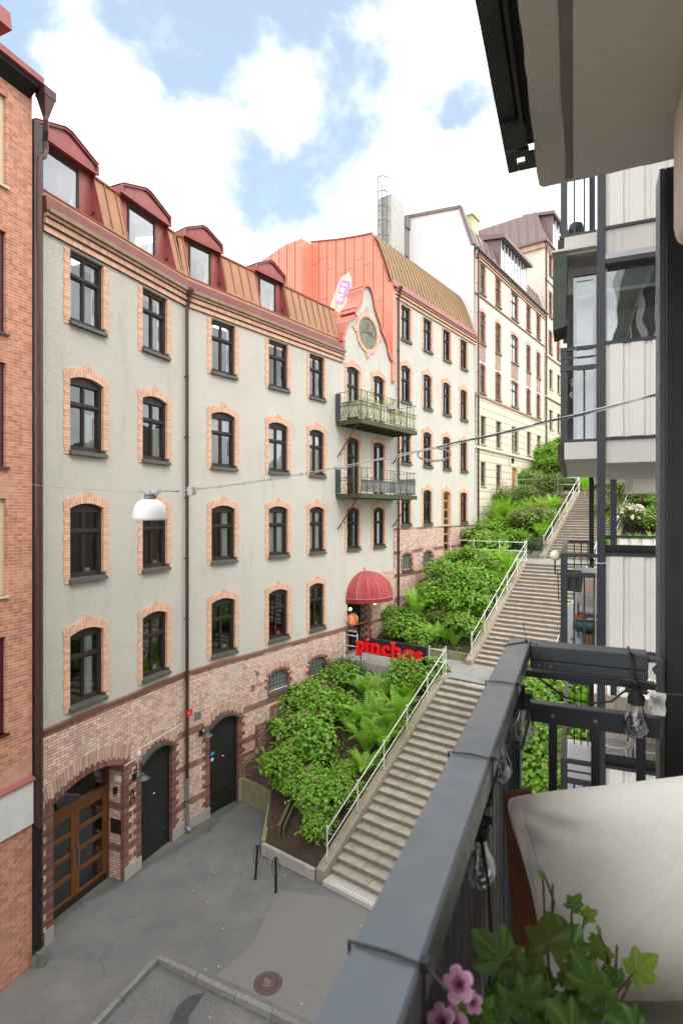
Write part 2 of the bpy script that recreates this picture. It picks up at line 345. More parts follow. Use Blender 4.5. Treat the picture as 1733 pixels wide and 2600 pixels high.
def surround_mesh(w, h, rise, arch=True, z0=.0, jw=.175, rows=.0742, dep=.13, two=True):
    """individual bricks: zig-zag jambs, soldier arch with stepped keystone"""
    mb = MB(); n = int((h-z0)/rows); rr = random.Random(5)
    for side in (0, 1):
        for k in range(n):
            L = jw+(.012 if (k//3) % 2 else -.006)+rr.uniform(-.014, .014)
            a, b = (-L, .004) if side == 0 else (w-.004, w+L)
            za = z0+k*rows; py = -.022+rr.uniform(-.003, .003)
            if not two or rr.random() < .5: mb.box(a, b, py, dep if True else .0, za+.006, za+rows-.006, 0, rr.random())
            else:
                c = (a+b)/2+rr.choice((-.05, .05)); mb.box(a, c-.004, py, dep, za+.004, za+rows-.005, 0, rr.random()); mb.box(c+.004, b, py, dep, za+.004, za+rows-.005, 0, rr.random())
    mb.box(-jw+.02, .0005, -.012, .0, z0, h, 1); mb.box(w-.0005, w+jw-.02, -.012, .0, z0, h, 1)
    if not arch: mb.box(-jw+.02, w+jw-.02, -.012, .0, h, h+.035, 1)
    if arch:
        N = 2*round((w+2*jw)/.086/2)+1; bw = (w+2*jw)/N; xc = w/2
        def azz(x): return arcz(min(max(x, 0), w), w, h, rise) if 0 <= x <= w else h-(.0)
        for k in range(N):
            x0 = -jw+k*bw; x1 = x0+bw-.009; m = (k-(N-1)/2)
            tilt = (x0+bw/2-xc)/(w/2+jw)*.16
            za0 = arcz(min(max(x0, 0), w), w, h, rise)-(.0 if 0 <= x0 <= w else -.0); za1 = arcz(min(max(x1, 0), w), w, h, rise)
            H = .25+(.045 if abs(m) <= 1 else 0)+(.07 if abs(m) < 1 else 0); H -= .06 if abs(m) >= (N-1)/2-.5 else 0
            top0 = za0+H; top1 = za1+H; zs = [0, .5+.12*(1 if k % 2 else -1), 1]
            for i in range(2):
                def pt(x, zb, zt, f): z = zb+(zt-zb)*f; return (x+tilt*(z-zb), z)
                a = pt(x0, za0, top0, zs[i]); b = pt(x1, za1, top1, zs[i]); c = pt(x1, za1, top1, zs[i+1]-.02); d = pt(x0, za0, top0, zs[i+1]-.02)
                mb.pry([a, b, c, d], -.026+rr.uniform(-.003, .003), dep-.01 if i == 0 and 0 <= (x0+x1)/2 <= w else .0, 0, rr.random())
    return mb
WP = {}
def curtain_mesh(w, h, var):
    mb = MB(); rr = random.Random(var*7+3)
    def strip(xa, xb, za, zb, y=.215):
        n = max(int((xb-xa)/.035), 2); v = []
        for i in range(n+1):
            x = xa+(xb-xa)*i/n; yy = y+.022*math.sin(i*2.1)+.006*rr.random(); v += [(x, yy, za), (x, yy, zb)]
        mb.add(v, [(2*i, 2*i+2, 2*i+3, 2*i+1) for i in range(n)])
    if var == 0: strip(w*.52, w*.98, .15, h*.60)
    elif var == 1: strip(.02, w-.02, .15, h)
    elif var == 2: strip(0, w*.22, .15, h); strip(w*.80, w, .15, h)
    elif var == 3: strip(.03, w-.03, h*.62, h+.05)
    elif var == 4: strip(w*.6, w*.85, .15, h); strip(0, w*.1, .15, h)
    elif var == 5: mb.lathe([(.001, 0), (.06, 0), (.075, .13), (.001, .13)], (w*.7, .25, .2), 8); strip(0, w*.08, .15, h)
    return mb
def window(parent, x, z, w, h, rise=.13, arch=True, cv=None, rot=0, style='main', y=0, zs=0.0):
    cv = random.choice((0, 1, 2, 3, 1, 4, 5, 2)) if cv is None else cv
    key = (w, h, rise, arch, cv, style)
    if key not in WP:
        kind = dict(main=(FRAME, GLASS, SILL), far=(FRAMEB, GLASSF, SILLF))[style]
        fo = frame_mesh(w, h, rise).build('window', kind[0])
        n = 8; arcp = [(w-w*k/n, .155, arcz(w-w*k/n, w, h, rise)-.03) for k in range(n+1)]
        MB().poly([(0.02, .155, .15), (w-.02, .155, .15)]+[(min(max(p[0], .02), w-.02), p[1], p[2]) for p in arcp]).build('pane', kind[1], fo)
        s = MB().prx([(.12, .13), (-.03, .115), (-.115, .085), (-.12, .0), (-.03, .0), (-.03, .002), (.12, .002)], -.03, w+.06)
        s.box(w-.01, w+.05, -.05, .08, .115, .2)
        s.build('sill', kind[2], fo)
        if style == 'main' or True:
            surround_mesh(w, h, rise, arch, two=style == 'main', rows=.0742 if style == 'main' else .12).build('brick_surround', [ORANGE if style == 'main' else ORANGEF, MORTAR], fo)
        c = curtain_mesh(w, h, cv)
        if c.v: c.build('curtain', CURT, fo)
        WP[key] = fo; fo.parent = parent
    else: fo = copy_tree(WP[key], parent)
    off = OFF.get(parent.name, Vector((0, 0, 0)))
    fo.location = off+Vector((x*math.cos(rot)-y*math.sin(rot), x*math.sin(rot)+y*math.cos(rot), z)); fo.rotation_euler = (0, 0, rot)
    return fo
FRAMEB = simple('brown window paint', (.13, .085, .055), (.10, .065, .045), 6, .45)
SILLF = simple('brown sheet sill', (.16, .10, .07), (.12, .08, .06), 5, .5)
RT = A1-A2
# ================================================================== building A : grey roughcast house
BA = fthing('apartment_building', F2, 0, 'grey roughcast apartment building with orange brick trim, red dormers and a curved gable', 'building')
ZS = [5.43, 8.72, 12.03, 15.35]; HW = 1.93
x1s = [-4.56, -1.99]; x2s = [1.08, 3.89, 6.33]; GZ = 17.45
ops1 = [(x, x+1.1, z, z+HW, .13 if z < 15 else 0) for x in x1s for z in ZS]
mb = MB(); wall(mb, -5.34, 0, 5.2, GZ, ops1, dep=.22); mb.build('roughcast_wall', PLASTER, BA, rot=RT)
ops2 = [(x, x+w, z, z+HW, .13 if z < 15 else 0) for x, w in zip(x2s, (1.1, 1.1, 1.0)) for z in ZS]
XG = 8.66
opsg = [(9.0, 10.0, 11.2, 13.92, .13), (11.2, 12.2, 11.2, 13.92, .13), (9.0, 10.0, 14.5, 17.22, .13), (11.2, 12.2, 14.5, 17.22, .13),
        (9.0, 10.0, 8.72, 8.72+HW, .13), (11.2, 12.2, 8.72, 8.72+HW, .13), (9.05, 10.75, 5.2, 6.75, .2)]
mb = MB(); wall(mb, 0, 13.1, 5.2, GZ, ops2+opsg, dep=.22); 
# gable above
gl = [(390,1630),(410,1500),(440,1400),(475,1295),(525,1215),(590,1165),(645,1140),(622,1070),(632,1005),(685,950),(735,865),(765,760),(775,660),(788,585),(815,548),(850,535),(888,550),(920,595),(950,670),(975,790),(1000,960),(1060,1150),(1115,1300),(1130,1410),(1200,1560),(1250,1700),(1280,1880)]
G = [onf(F2, 820+a*.12755, 660+b*.12755, -.02) for a, b in gl]; G.append(onf(F2, 991, 926, -.02))
G = [(XG, GZ)]+G; G[-1] = (12.95, G[-1][1]); G.append((12.97, GZ))
mb.pry(G, 0, .45); PG = mb.build('roughcast_wall', PLASTER, BA)
mb = MB()
for (xa, za), (xb, zb) in zip(G[1:-1], G[2:-1]):
    d = Vector((xb-xa, 0, zb-za)); nn = Vector((-d.z, 0, d.x)).normalized()
    q = nn*.15
    mb.add([(xa, -.12, za), (xb, -.12, zb), (xb, .75, zb), (xa, .75, za), (xa+q.x, -.12, za+q.z), (xb+q.x, -.12, zb+q.z), (xb+q.x, .75, zb+q.z), (xa+q.x, .75, za+q.z)],
           [(0,1,2,3),(0,4,5,1),(4,7,6,5),(3,2,6,7),(0,3,7,4),(1,5,6,2)], 0)
mb.box(XG-.16, XG+.02, -.14, .75, 17.5, 18.32)
mb.box(XG-.22, XG+.04, -.17, .6, 18.30, 18.36)
mb.build('gable_coping', simple('gable coping sheet', (.50, .17, .11), (.42, .13, .09), 2, .45, metal=.1, streak=.2), BA)
# round stone relief with brick ring
cx, cz = onf(F2, 932, 846, 0)
mb = MB(); rr = random.Random(3)
for k in range(60):
    a = 2*math.pi*k/60; da = math.pi/60*.86; r0, r1 = .77, .98+(.16 if k % 15 in (0, 1, 14) else 0)+(.12 if k % 15 == 0 else 0)
    mb.pry([(cx+r0*math.cos(a-da), cz+r0*math.sin(a-da)), (cx+r0*math.cos(a+da), cz+r0*math.sin(a+da)), (cx+r1*math.cos(a+da), cz+r1*math.sin(a+da)), (cx+r1*math.cos(a-da), cz+r1*math.sin(a-da))], -.055, -.02, 0, rr.random())
ring = mb.build('brick_ring', [ORANGE], BA)
mb = MB(); mb.lathe([(.001, -.03), (.68, -.03), (.69, -.065), (.75, -.07), (.765, -.02)], (cx, 0, cz), 40, axis='y')
STONE = simple('carved grey stone', (.25, .235, .2), (.14, .15, .10), 4, .9, bump=.5, bs=12, bd=.02, streak=.5)
mb.tube([(cx-.58+1.16*k/10, -.05, cz-.12+.16*math.sin(math.pi*k/10)) for k in range(11)], .018, 6)
for qx, qz, r in ((-.1, .12, .13), (.22, .02, .12), (-.38, .05, .05), (.1, .42, .1)):
    mb.tube([(cx+qx+r*math.cos(a*.55), -.045, cz+qz+r*math.sin(a*.55)) for a in range(11)], .014, 6)
mb.build('stone_relief', STONE, ring)
# windows
cvs = {(0, 0): 4, (0, 1): 5, (0, 2): 0, (0, 3): 2, (1, 0): 5, (1, 1): 5, (1, 2): 0, (1, 3): 2}
for i, x in enumerate(x1s):
    for j, z in enumerate(ZS): window(BA, x, z, 1.1, HW, .13 if j < 3 else 0, j < 3, cvs[(i, j)], RT)
for i, (x, w) in enumerate(zip(x2s, (1.1, 1.1, 1.0))):
    for j, z in enumerate(ZS): window(BA, x, z, w, HW, .13 if j < 3 else 0, j < 3, {1: {1: 1, 2: 1}, 2: {1: 1, 2: 1, 3: 2}, 0: {1: 4, 2: 3, 3: 2}}[i].get(j, 5))
for x in (9.0, 11.2): window(BA, x, 8.72, 1.0, HW, .13, True, 2)
def french(parent, x, z, w, h, rise):
    mb = frame_mesh(w, h, rise, .72, .03); o = mb.build('balcony_door', FRAME, parent); o.location = OFF[parent.name]+Vector((x, 0, z))
    MB().poly([(0.02, .155, .1), (w-.02, .155, .1), (w-.02, .155, h), (w/2, .155, h+rise-.03), (.02, .155, h)]).build('pane', GLASS, o)
    surround_mesh(w, h, rise).build('brick_surround', [ORANGE, MORTAR], o); curtain_mesh(w, h, 2).build('curtain', CURT, o)
for z in (11.2, 14.5):
    for x in (9.0, 11.2): french(BA, x, z, 1.0, 2.72, .13)
# dark space behind the openings
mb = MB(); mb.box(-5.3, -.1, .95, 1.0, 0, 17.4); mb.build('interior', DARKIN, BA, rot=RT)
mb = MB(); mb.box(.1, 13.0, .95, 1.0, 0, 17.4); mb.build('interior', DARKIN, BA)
# pink brick base
DB = [(-5.07, -2.745, 0, 3.32, .3)]; DK1 = (-2.07, -.695, 0, 3.05, .28)
mb = MB(); wall(mb, -5.34, 0, 0, 5.2, DB+[DK1], y=-.03, dep=.63); mb.build('brick_base', PINK, BA, rot=RT)
DK2 = (.99, 2.31, 0, 3.05, .28); GB = [(3.89, 4.99, 3.55, 4.15, .14), (6.33, 7.43, 3.55, 4.15, .14)]; ENT = (9.05, 10.75, 3.9, 5.2, 0)
mb = MB(); wall(mb, 0, 13.1, 0, 5.2, [DK2]+GB+[ENT], y=-.03, dep=.5); mb.build('brick_base', PINK, BA)
mb = MB(); mb.prx([(-.03, 5.17), (-.055, 5.17), (-.055, 5.25), (.0, 5.28)], -5.34, 0); mb.build('band_course', DARKB, BA, rot=RT)
mb = MB(); mb.prx([(-.03, 5.17), (-.055, 5.17), (-.055, 5.25), (.0, 5.28)], 0, 9.0); mb.build('band_course', DARKB, BA)
# brick surrounds of doors in the base
def dark_surround(parent, op, rot=0, y=-.03, jw=.2, archh=.30, pale=True, dep=.12, nm='brick_surround', z0=None):
    xa, xb, za, zb, ri = op; w = xb-xa; mb = MB(); rr = random.Random(int(abs(xa)*100)); rows = .078
    for k in range(int((zb-za)/rows)):
        for s in (0, 1):
            L = jw+(.11 if (k//2) % 2 else -.02)
            a, b = (xa-L, xa+.004) if s == 0 else (xb-.004, xb+L)
            mb.box(a, b, y-.014, y+dep, za+k*rows+.004, za+(k+1)*rows-.005, 0, rr.random())
    N = int((w+2*jw)/.088); bw = (w+2*jw)/N
    for k in range(N):
        x0 = xa-jw+k*bw; x1 = x0+bw-.01; t = (x0+bw/2-(xa+xb)/2)/(w/2+jw)*.2
        z0_ = arcz(min(max(x0-xa, 0), w), w, zb, ri); z1_ = arcz(min(max(x1-xa, 0), w), w, zb, ri); H1 = archh*(.55 if k % 2 else .38); H2 = archh*1.5
        mb.pry([(x0, z0_), (x1, z1_), (x1+t*H1, z1_+H1), (x0+t*H1, z0_+H1)], y-.016, y+dep if 0 <= x0-xa and x1 < xb else y, 0, rr.random())
        mb.pry([(x0+t*H1, z0_+H1+.01), (x1+t*H1, z1_+H1+.01), (x1+t*H2, z1_+H2), (x0+t*H2, z0_+H2)], y-.012, y, 1 if pale else 0, rr.random())
    if archh < .01: mb.box(xa-jw, xb+jw, y-.012, y+.001, zb, zb+.08, 0)
    return mb.build(nm, [DARKB, PALEB], parent, rot=rot)
dark_surround(BA, DB[0], RT, archh=.36); dark_surround(BA, DK1, RT); dark_surround(BA, DK2)
for g in GB: dark_surround(BA, g, archh=.22, jw=.12)
dark_surround(BA, (9.05, 10.75, 3.9, 5.2, 0), archh=.0001)
GBM = glassmat('glass block', refl=2.2)
GBL = simple('glass brick', (.10, .15, .14), (.16, .22, .2), 9, .12)
for xa, xb, za, zb, ri in GB:
    f = MB(); w = xb-xa; n = 6
    for i in range(n+1): f.box(xa+w*i/n-.012, xa+w*i/n+.012, .07, .12, za, arcz(w*i/n*.999, w, zb, ri))
    for j in range(5): f.box(xa, xb, .075, .115, za+.16*j, za+.16*j+.024)
    fo = f.build('window', SILL, BA); MB().box(xa+.01, xb-.01, .09, .11, za, zb+ri-.02).build('glass_bricks', GBL, fo)
    MB().prx([(.07, za), (-.13, za-.05), (-.14, za-.15), (-.03, za-.15), (-.03, za-.004)], xa-.05, xb+.12).build('sill', SILL, fo)
# rubble stone foot of the wall
STN = NT('pink rubble stone'); v = STN.n('ShaderNodeTexVoronoi', feature='DISTANCE_TO_EDGE'); v.inputs['Scale'].default_value = 3.1
mpn = STN.n('ShaderNodeMapping'); mpn.inputs['Scale'].default_value = (1, 1, 1.5); STN.L(STN.o, mpn.inputs[0]); STN.L(mpn.outputs[0], v.inputs['Vector'])
v2 = STN.n('ShaderNodeTexVoronoi'); v2.inputs['Scale'].default_value = 3.1; STN.L(mpn.outputs[0], v2.inputs['Vector'])
sc_ = STN.xyz(v2.outputs['Color'])[0]
cc = STN.mix(sc_, (.30, .17, .145), (.42, .27, .22)); cc = STN.mix(STN.mr(STN.noise(20, 5), .4, .7), cc, (.22, .15, .13)); cc = STN.mix(STN.mr(v.outputs['Distance'], 0, .05), (.15, .12, .10), cc)
STN.fin(cc, .9, 0, STN.bump(STN.math('ADD', STN.mr(v.outputs['Distance'], 0, .12), STN.math('MULTIPLY', STN.noise(15), .4)), 1, .03)); STONEM = STN.m
STEPS = [(2.5, 3.3, 1.5), (3.3, 4.1, 2.35), (4.1, 5.6, 2.85), (5.6, 8.8, 3.25)]
mb = MB()
for a, b, t in STEPS: mb.box(a, b, -.09, -.031, 0, t)
mb.build('stone_plinth', STONEM, BA)
mb = MB(); prev = 0
for a, b, t in STEPS:
    mb.box(a-.16, b-.16 if b < 8 else b, -.055, -.0305, t, t+.15, 0)
    mb.box(a-.16, a, -.055, -.0305, prev, t, 0); prev = t+.15
mb.build('band_course', DARKB, BA)
for pa_, pb_ in ((-5.34, -5.072), (-2.74, -2.075), (-.69, 0)): MB().box(pa_, pb_, -.07, -.031, 0, .36).build('plinth', GRANITE, BA, rot=RT)
MB().box(0, .985, -.07, -.031, 0, .36).build('plinth', GRANITE, BA); MB().box(2.315, 2.5, -.10, -.031, 0, .8).build('plinth', GRANITE, BA)
# black plank doors
PLANK = NT('black plank door'); px = PLANK.xyz(); pv = PLANK.math('FRACT', PLANK.math('MULTIPLY', px[0], 9))
PLANK.fin(PLANK.mix(PLANK.noise(3, 5, .6, sc=(3, 3, .6)), (.005, .005, .006), (.013, .0125, .012)), .7, 0, PLANK.bump(PLANK.mr(pv, 0, .12), .8, .01)); PLANKM = PLANK.m
def plank_door(op, rot=0, sticker=False):
    xa, xb, za, zb, ri = op; w = xb-xa; y = .10; mb = MB(); n = 8
    mb.pry([(xa+.06, .16)]+[(xb-.06, .16)]+[(xb-.06-(w-.12)*k/n, arcz(w-.06-(w-.12)*k/n, w, zb, ri)-.05) for k in range(n+1)], y, y+.05)
    mb.box(xa, xa+.065, y-.03, y+.1, 0, zb); mb.box(xb-.065, xb, y-.03, y+.1, 0, zb)
    for z in (1.25, 2.35): mb.box(xa+.07, xb-.07, y-.012, y, z, z+.05)
    mb.box(xa+.07, xb-.07, y-.02, y+.03, .02, .155)
    d = mb.build('door', PLANKM, BA, rot=rot)
    h = MB(); h.tube([(xa+.2, y-.06, .95), (xa+.2, y-.06, 1.4)], .022, 8); h.box(xa+.14, xa+.2, y-.07, y, 1.42, 1.52)
    WS = simple('worn steel', (.10, .10, .10), (.06, .06, .06), 12, .4, metal=.7); h.build('handle', WS, d)
    for z in (.5, 2.1): MB().box(xb-.3, xb-.08, y-.02, y, z, z+.045).build('hinge', WS, d)
    hood = MB(); m = 10
    pts = [(xa-.03+(w+.06)*k/m, arcz(w*k/m, w, zb, ri)) for k in range(m+1)]
    hood.pry([(a, b-.03) for a, b in pts]+[(a, b+.05) for a, b in reversed(pts)], -.14, .1); hood.build('hood', SILL, d)
    if sticker:
        s = MB(); s.box(xa+.16, xa+.30, y-.004, y, 2.02, 2.14); s.build('sticker', simple('blue sticker', (.02, .35, .6), (.02, .3, .55), 9, .4), d)
        s = MB(); s.lathe([(.001, 0), (.065, 0), (.065, .004)], (xa+.22, y-.004, 1.88), 16, axis='y'); s.build('sticker', WHITEP, d)
    s = MB(); s.box(xa+.66, xa+.74, y-.004, y+.001, 1.83, 1.865); s.build('nameplate', WHITEP, d)
plank_door(DK1, RT); plank_door(DK2, 0, True)
# brown double door in the arched recess
xa, xb, _, zb, ri = DB[0]; y = .52; w = xb-xa; mb = MB()
mb.box(xa, xa+.07, y, y+.1, 0, 3.2); mb.box(xb-.1, xb, y, y+.1, 0, 3.45); mb.box(xa+.07, xb-.1, y-.03, y+.1, 2.58, 2.72); mb.build('door_frame', WOODD, BA, rot=RT)
mb = MB(); mb.poly([(xa, y+.05, 2.72), (xb, y+.05, 2.72), (xb, y+.05, 3.32), ((xa+xb)/2, y+.05, 3.62), (xa, y+.05, 3.32)]); mb.build('transom_glass', GLASS, BA, rot=RT)
def leafd(a, b, hside):
    mb = MB(); st = .13
    mb.box(a, a+st, y, y+.06, .0, 2.57); mb.box(b-st, b, y, y+.06, .0, 2.57)
    hs = [.0, .26, .75, .87, 1.31, 1.43, 1.87, 1.99, 2.4, 2.57]
    for i in range(0, 10, 2): mb.box(a+st, b-st, y+.006, y+.055, hs[i], hs[i+1])
    d = mb.build('door_leaf', WOODD, BA, rot=RT, bevel=.006)
    g = MB()
    for i in range(1, 9, 2): g.poly([(a+st, y+.035, hs[i]), (b-st, y+.035, hs[i]), (b-st, y+.035, hs[i+1]), (a+st, y+.035, hs[i+1])])
    g.build('pane', GLASS, d)
    k = MB(); k.box(a+.0, b-.0, y-.008, y, .02, .2); k.build('kick_plate', simple('dark bronze', (.05, .035, .025), (.04, .03, .02), 9, .4, metal=.5), d)
    h = MB(); hx = b-.07 if hside else a+.07; h.tube([(hx, y, 1.0), (hx, y-.06, 1.0), (hx, y-.06, 1.5), (hx, y, 1.5)], .016, 8); h.build('handle', simple('brushed steel', (.4, .4, .4), (.3, .3, .3), 12, .3, metal=.9), d)
xm = xa+.07+(w-.17)*.5
leafd(xa+.07, xm-.003, True); leafd(xm+.003, xb-.1, False)
mb = MB()
for i in range(12):
    for j in range(14):
        if (i+j) % 2: mb.box(xa+i*.2, xa+i*.2+.2, 1.0+j*.0, 1.2, 0, .004)
# mansard roof with recessed dormers
SL = [(0.0, 18.2), (.43, 19.85)]
def sy(z): return (z-18.2)/1.65*.43
def mans(segs, x0, x1, rot, mat=RUSTM):
    mb = MB(); mb2 = MB()
    def strip(a, b, z0, z1):
        mb.add([(a, sy(z0), z0), (b, sy(z0), z0), (b, sy(z1), z1), (a, sy(z1), z1)], [(0, 1, 2, 3)])
    strip(x0, x1, 18.2, 18.42); cur = x0
    for s in segs+[None]:
        e = s[0] if s else x1
        if e > cur: strip(cur, e, 18.42, 19.85)
        if s: cur = s[1]
    mb.poly([(x0, .43, 19.85), (x1, .43, 19.85), (x1, 9, 20.9), (x0, 9, 20.9)])
    r = mb.build('roof', mat, BA, rot=rot)
    k = 0; x = x0+.2; sm = MB()
    while x < x1-.1:
        ins = any(s[0]-.02 < x < s[1]+.02 for s in segs)
        za, zb_ = 18.2, 18.55 if ins else 19.85
        if not ins: sm.hexa([(x-.012, sy(18.55), 18.55), (x+.012, sy(18.55), 18.55), (x+.012, sy(18.55)+.02, 18.55), (x-.012, sy(18.55)+.02, 18.55), (x-.012, .43-.03, 19.85), (x+.012, .43-.03, 19.85), (x+.012, .45, 19.85), (x-.012, .45, 19.85)])
        if not ins: sm.hexa([(x-.012, sy(18.55)-.035, 18.55), (x+.012, sy(18.55)-.035, 18.55), (x+.012, sy(18.55), 18.55), (x-.012, sy(18.55), 18.55), (x-.012, .43-.035, 19.85), (x+.012, .43-.035, 19.85), (x+.012, .43, 19.85), (x-.012, .43, 19.85)])
        if k % 3 == 0: sm.hexa([(x-.25, -.012, 18.2), (x-.232, -.012, 18.2), (x-.232, .0, 18.2), (x-.25, .0, 18.2), (x-.25, sy(18.4)-.012, 18.4), (x-.232, sy(18.4)-.012, 18.4), (x-.232, sy(18.4), 18.4), (x-.25, sy(18.4), 18.4)])
        x += .42; k += 1
    sm.build('seams', mat, r, rot=0)
    e = MB(); cur = x0
    for s in segs+[None]:
        en = s[0] if s else x1
        if en > cur: e.box(cur, en, .38, .52, 19.84, 19.9)
        cur = s[1] if s else 0
    e.box(x0, x1, sy(18.42)-.03, sy(18.42)+.02, 18.405, 18.43)
    e.build('ridge_trim', SEAMR, r)
    c = MB()   # eaves flashing, gutter lip and corbelled brick cornice
    c.prx([(0, 18.21), (-.12, 18.215), (-.17, 17.84), (-.24, 17.84), (-.24, 17.80), (0, 17.80)], x0, x1); c.build('eaves_flashing', simple('dull red flashing', (.20, .045, .04), (.15, .036, .032), 3, .5, streak=.3), BA, rot=rot)
    c = MB(); c.prx([(-.24, 17.9), (-.27, 17.9), (-.27, 17.79), (0, 17.79), (0, 17.80), (-.24, 17.8)], x0, x1); c.build('gutter', simple('weathered gutter', (.26, .17, .09), (.18, .12, .07), 3, .5), BA, rot=rot)
def cornice(parent, x0, x1, zb, rot=0, step=.075, mats=None):
    c = MB(); rr = random.Random(9); n = int((x1-x0)/step)
    for k in range(n):
        a = x0+k*step; b = a+step-.008
        c.box(a, b, -.07, 0, zb-.08, zb+.07, 0, rr.random()); c.box(a, b, -.13, 0, zb+.10, zb+.24, 0, rr.random()); c.box(a, b, -.19, 0, zb+.26, zb+.34, 0, rr.random())
    c.box(x0, x1, -.055, 0, zb-.08, zb+.34, 1)
    c.box(x0, x1, -.11, 0, zb+.07, zb+.10, 2); c.box(x0, x1, -.165, 0, zb+.24, zb+.26, 2)
    c.build('brick_cornice', [ORANGE, MORTAR, simple('soot joint', (.10, .06, .04), (.07, .04, .03), 8, .9)], parent, rot=rot)
D1 = [(-5.3, -3.4, -5.0, -3.82), (-2.45, -.40, -2.04, -.86)]; D2 = [(.24, 1.82, .53, 1.48), (3.56, 5.14, 3.88, 4.82)]
mans([(a, b) for a, b, _, _ in D1], -5.34, 0, RT); mans([(a, b) for a, b, _, _ in D2], 0, 8.62, 0)
cornice(BA, -5.34, 0, 17.45, RT); cornice(BA, 0, 8.62, 17.45)
def dormer(xa, xb, wa, wb, rot):
    y = .52; p = MB(); zt = 19.92; xm = (xa+xb)/2; ez = 20.14; ap = 20.5
    for x in (xa, xb):
        s = 1 if x == xb else -1; t = .03
        p.add([(x, .03, 18.42), (x, y+.1, 18.42), (x, y+.1, zt), (x, .44, zt), (x+s*t, .03, 18.42), (x+s*t, y+.1, 18.42), (x+s*t, y+.1, zt), (x+s*t, .44, zt)], [(0,1,2,3),(7,6,5,4),(0,4,5,1),(0,3,7,4)])
    p.box(xa, wa, y, y+.05, 18.42, zt); p.box(wb, xb, y, y+.05, 18.42, zt); p.box(wa, wb, y, y+.05, zt-.06, zt)
    p.box(xa, xb, .04, y, 18.39, 18.42)
    d = p.build('dormer', REDM, BA, rot=rot)
    g = MB(); o = .03
    g.pry([(xa-o, zt-.02), (xb+o, zt-.02), (xb+o, ez), (xm+.1, ap), (xm-.1, ap), (xa-o, ez)], .34, 3.2)
    g.pry([(xa+.1, zt+.07), (xb-.1, zt+.07), (xb-.1, ez-.02), (xm+.05, ap-.12), (xm-.05, ap-.12), (xa+.1, ez-.02)], .325, .345)
    L = [(xa-o, zt-.03), (xa-o, ez), (xm-.1, ap), (xm+.1, ap), (xb+o, ez), (xb+o, zt-.03)]
    for a, b in zip(L, L[1:]): g.bar((a[0], .3, a[1]), (b[0], .3, b[1]), .06, .06, up=(0, 1, 0))
    g.bar((xa-o, .31, zt), (xb+o, .31, zt), .06, .06)
    g.build('pediment', REDM, d)
    c = MB()
    for a, b in ((L[1], L[2]), (L[2], L[3]), (L[3], L[4])): c.add([(a[0]*1.0, .24, a[1]+.03), (b[0], .24, b[1]+.03), (b[0], 3.3, b[1]+.03), (a[0], 3.3, a[1]+.03), (a[0], .24, a[1]+.05), (b[0], .24, b[1]+.05), (b[0], 3.3, b[1]+.05), (a[0], 3.3, a[1]+.05)], [(0,1,2,3),(4,7,6,5),(0,4,5,1),(1,5,6,2),(3,2,6,7),(0,3,7,4)])
    c.build('roof_sheet', simple('dark maroon sheet', (.22, .05, .045), (.17, .04, .04), 3, .4, metal=.2), d)
    f = MB(); q = .06
    f.box(wa, wa+q, y-.03, y+.03, 18.43, zt-.06); f.box(wb-q, wb, y-.03, y+.03, 18.43, zt-.06); f.box(wa+q, wb-q, y-.03, y+.03, 18.43, 18.5); f.box(wa+q, wb-q, y-.03, y+.03, zt-.13, zt-.06)
    wf = f.build('window', FRAME, d)
    MB().poly([(wa+q, y, 18.5), (wb-q, y, 18.5), (wb-q, y, zt-.13), (wa+q, y, zt-.13)]).build('pane', GLASSD, d)
    MB().box(wa, wb, y+.8, y+.85, 18.5, 20).build('lining', DARKIN, d)
    c = MB(); c.pry([(wb-.08, 18.66), (wb-.26, 18.66), (wb-.1, 19.2), (wb-.08, 19.5)], y+.1, y+.12); c.build('curtain', CURT, d)
    v = MB()
    for i in range(3): v.prx([(y-.16, 18.80+i*.035), (y-.02, 18.80+i*.035), (y-.02, 18.815+i*.035), (y-.16, 18.815+i*.035)], xb-.006, xb+.002)
    v.build('vent', BLACKM, d)
for a in D1: dormer(*a, RT)
for a in D2: dormer(*a, 0)
# drainpipes
def downpipe(parent, x, y, z0, z1, rot=0, r=.055, mat=None, low=None, hopper=True, sx=0):
    mat = mat or PIPE; mb = MB()
    zt = z1-.5
    mb.tube([(x, y, (low or z0)), (x, y, zt-.25), (x+sx*.3, y-.02, zt-.12), (x+sx, y-.09, zt+.05), (x+sx, y-.10, zt+.2)], r, 12)
    for z in range(int(z0)+1, int(zt), 2): mb.lathe([(r, 0), (r+.012, 0), (r+.012, .05), (r, .05)], (x, y, z), 12); mb.box(x-.012, x+.012, y, 0, z, z+.04)
    if hopper: mb.lathe([(r, .0), (.13, .22), (.15, .22), (.15, .3), (.02, .3)], (x+sx, y-.10, zt+.15), 16)
    o = mb.build('drainpipe', mat, parent, smooth=False, rot=rot)
    if low:
        l = MB(); l.tube([(x, y, z0+.12), (x, y, low+.01)], r+.006, 12); l.lathe([(r+.007, 0), (r+.02, 0), (r+.02, .08), (r+.007, .08)], (x, y, low-.05), 12); l.tube([(x, y, z0+.16), (x, y-.1, z0+.06)], r+.01, 12)
        l.build('lower_pipe', PIPEG, o)
    return o
downpipe(BA, -.06, -.12, 0, 17.95, RT, low=1.75)
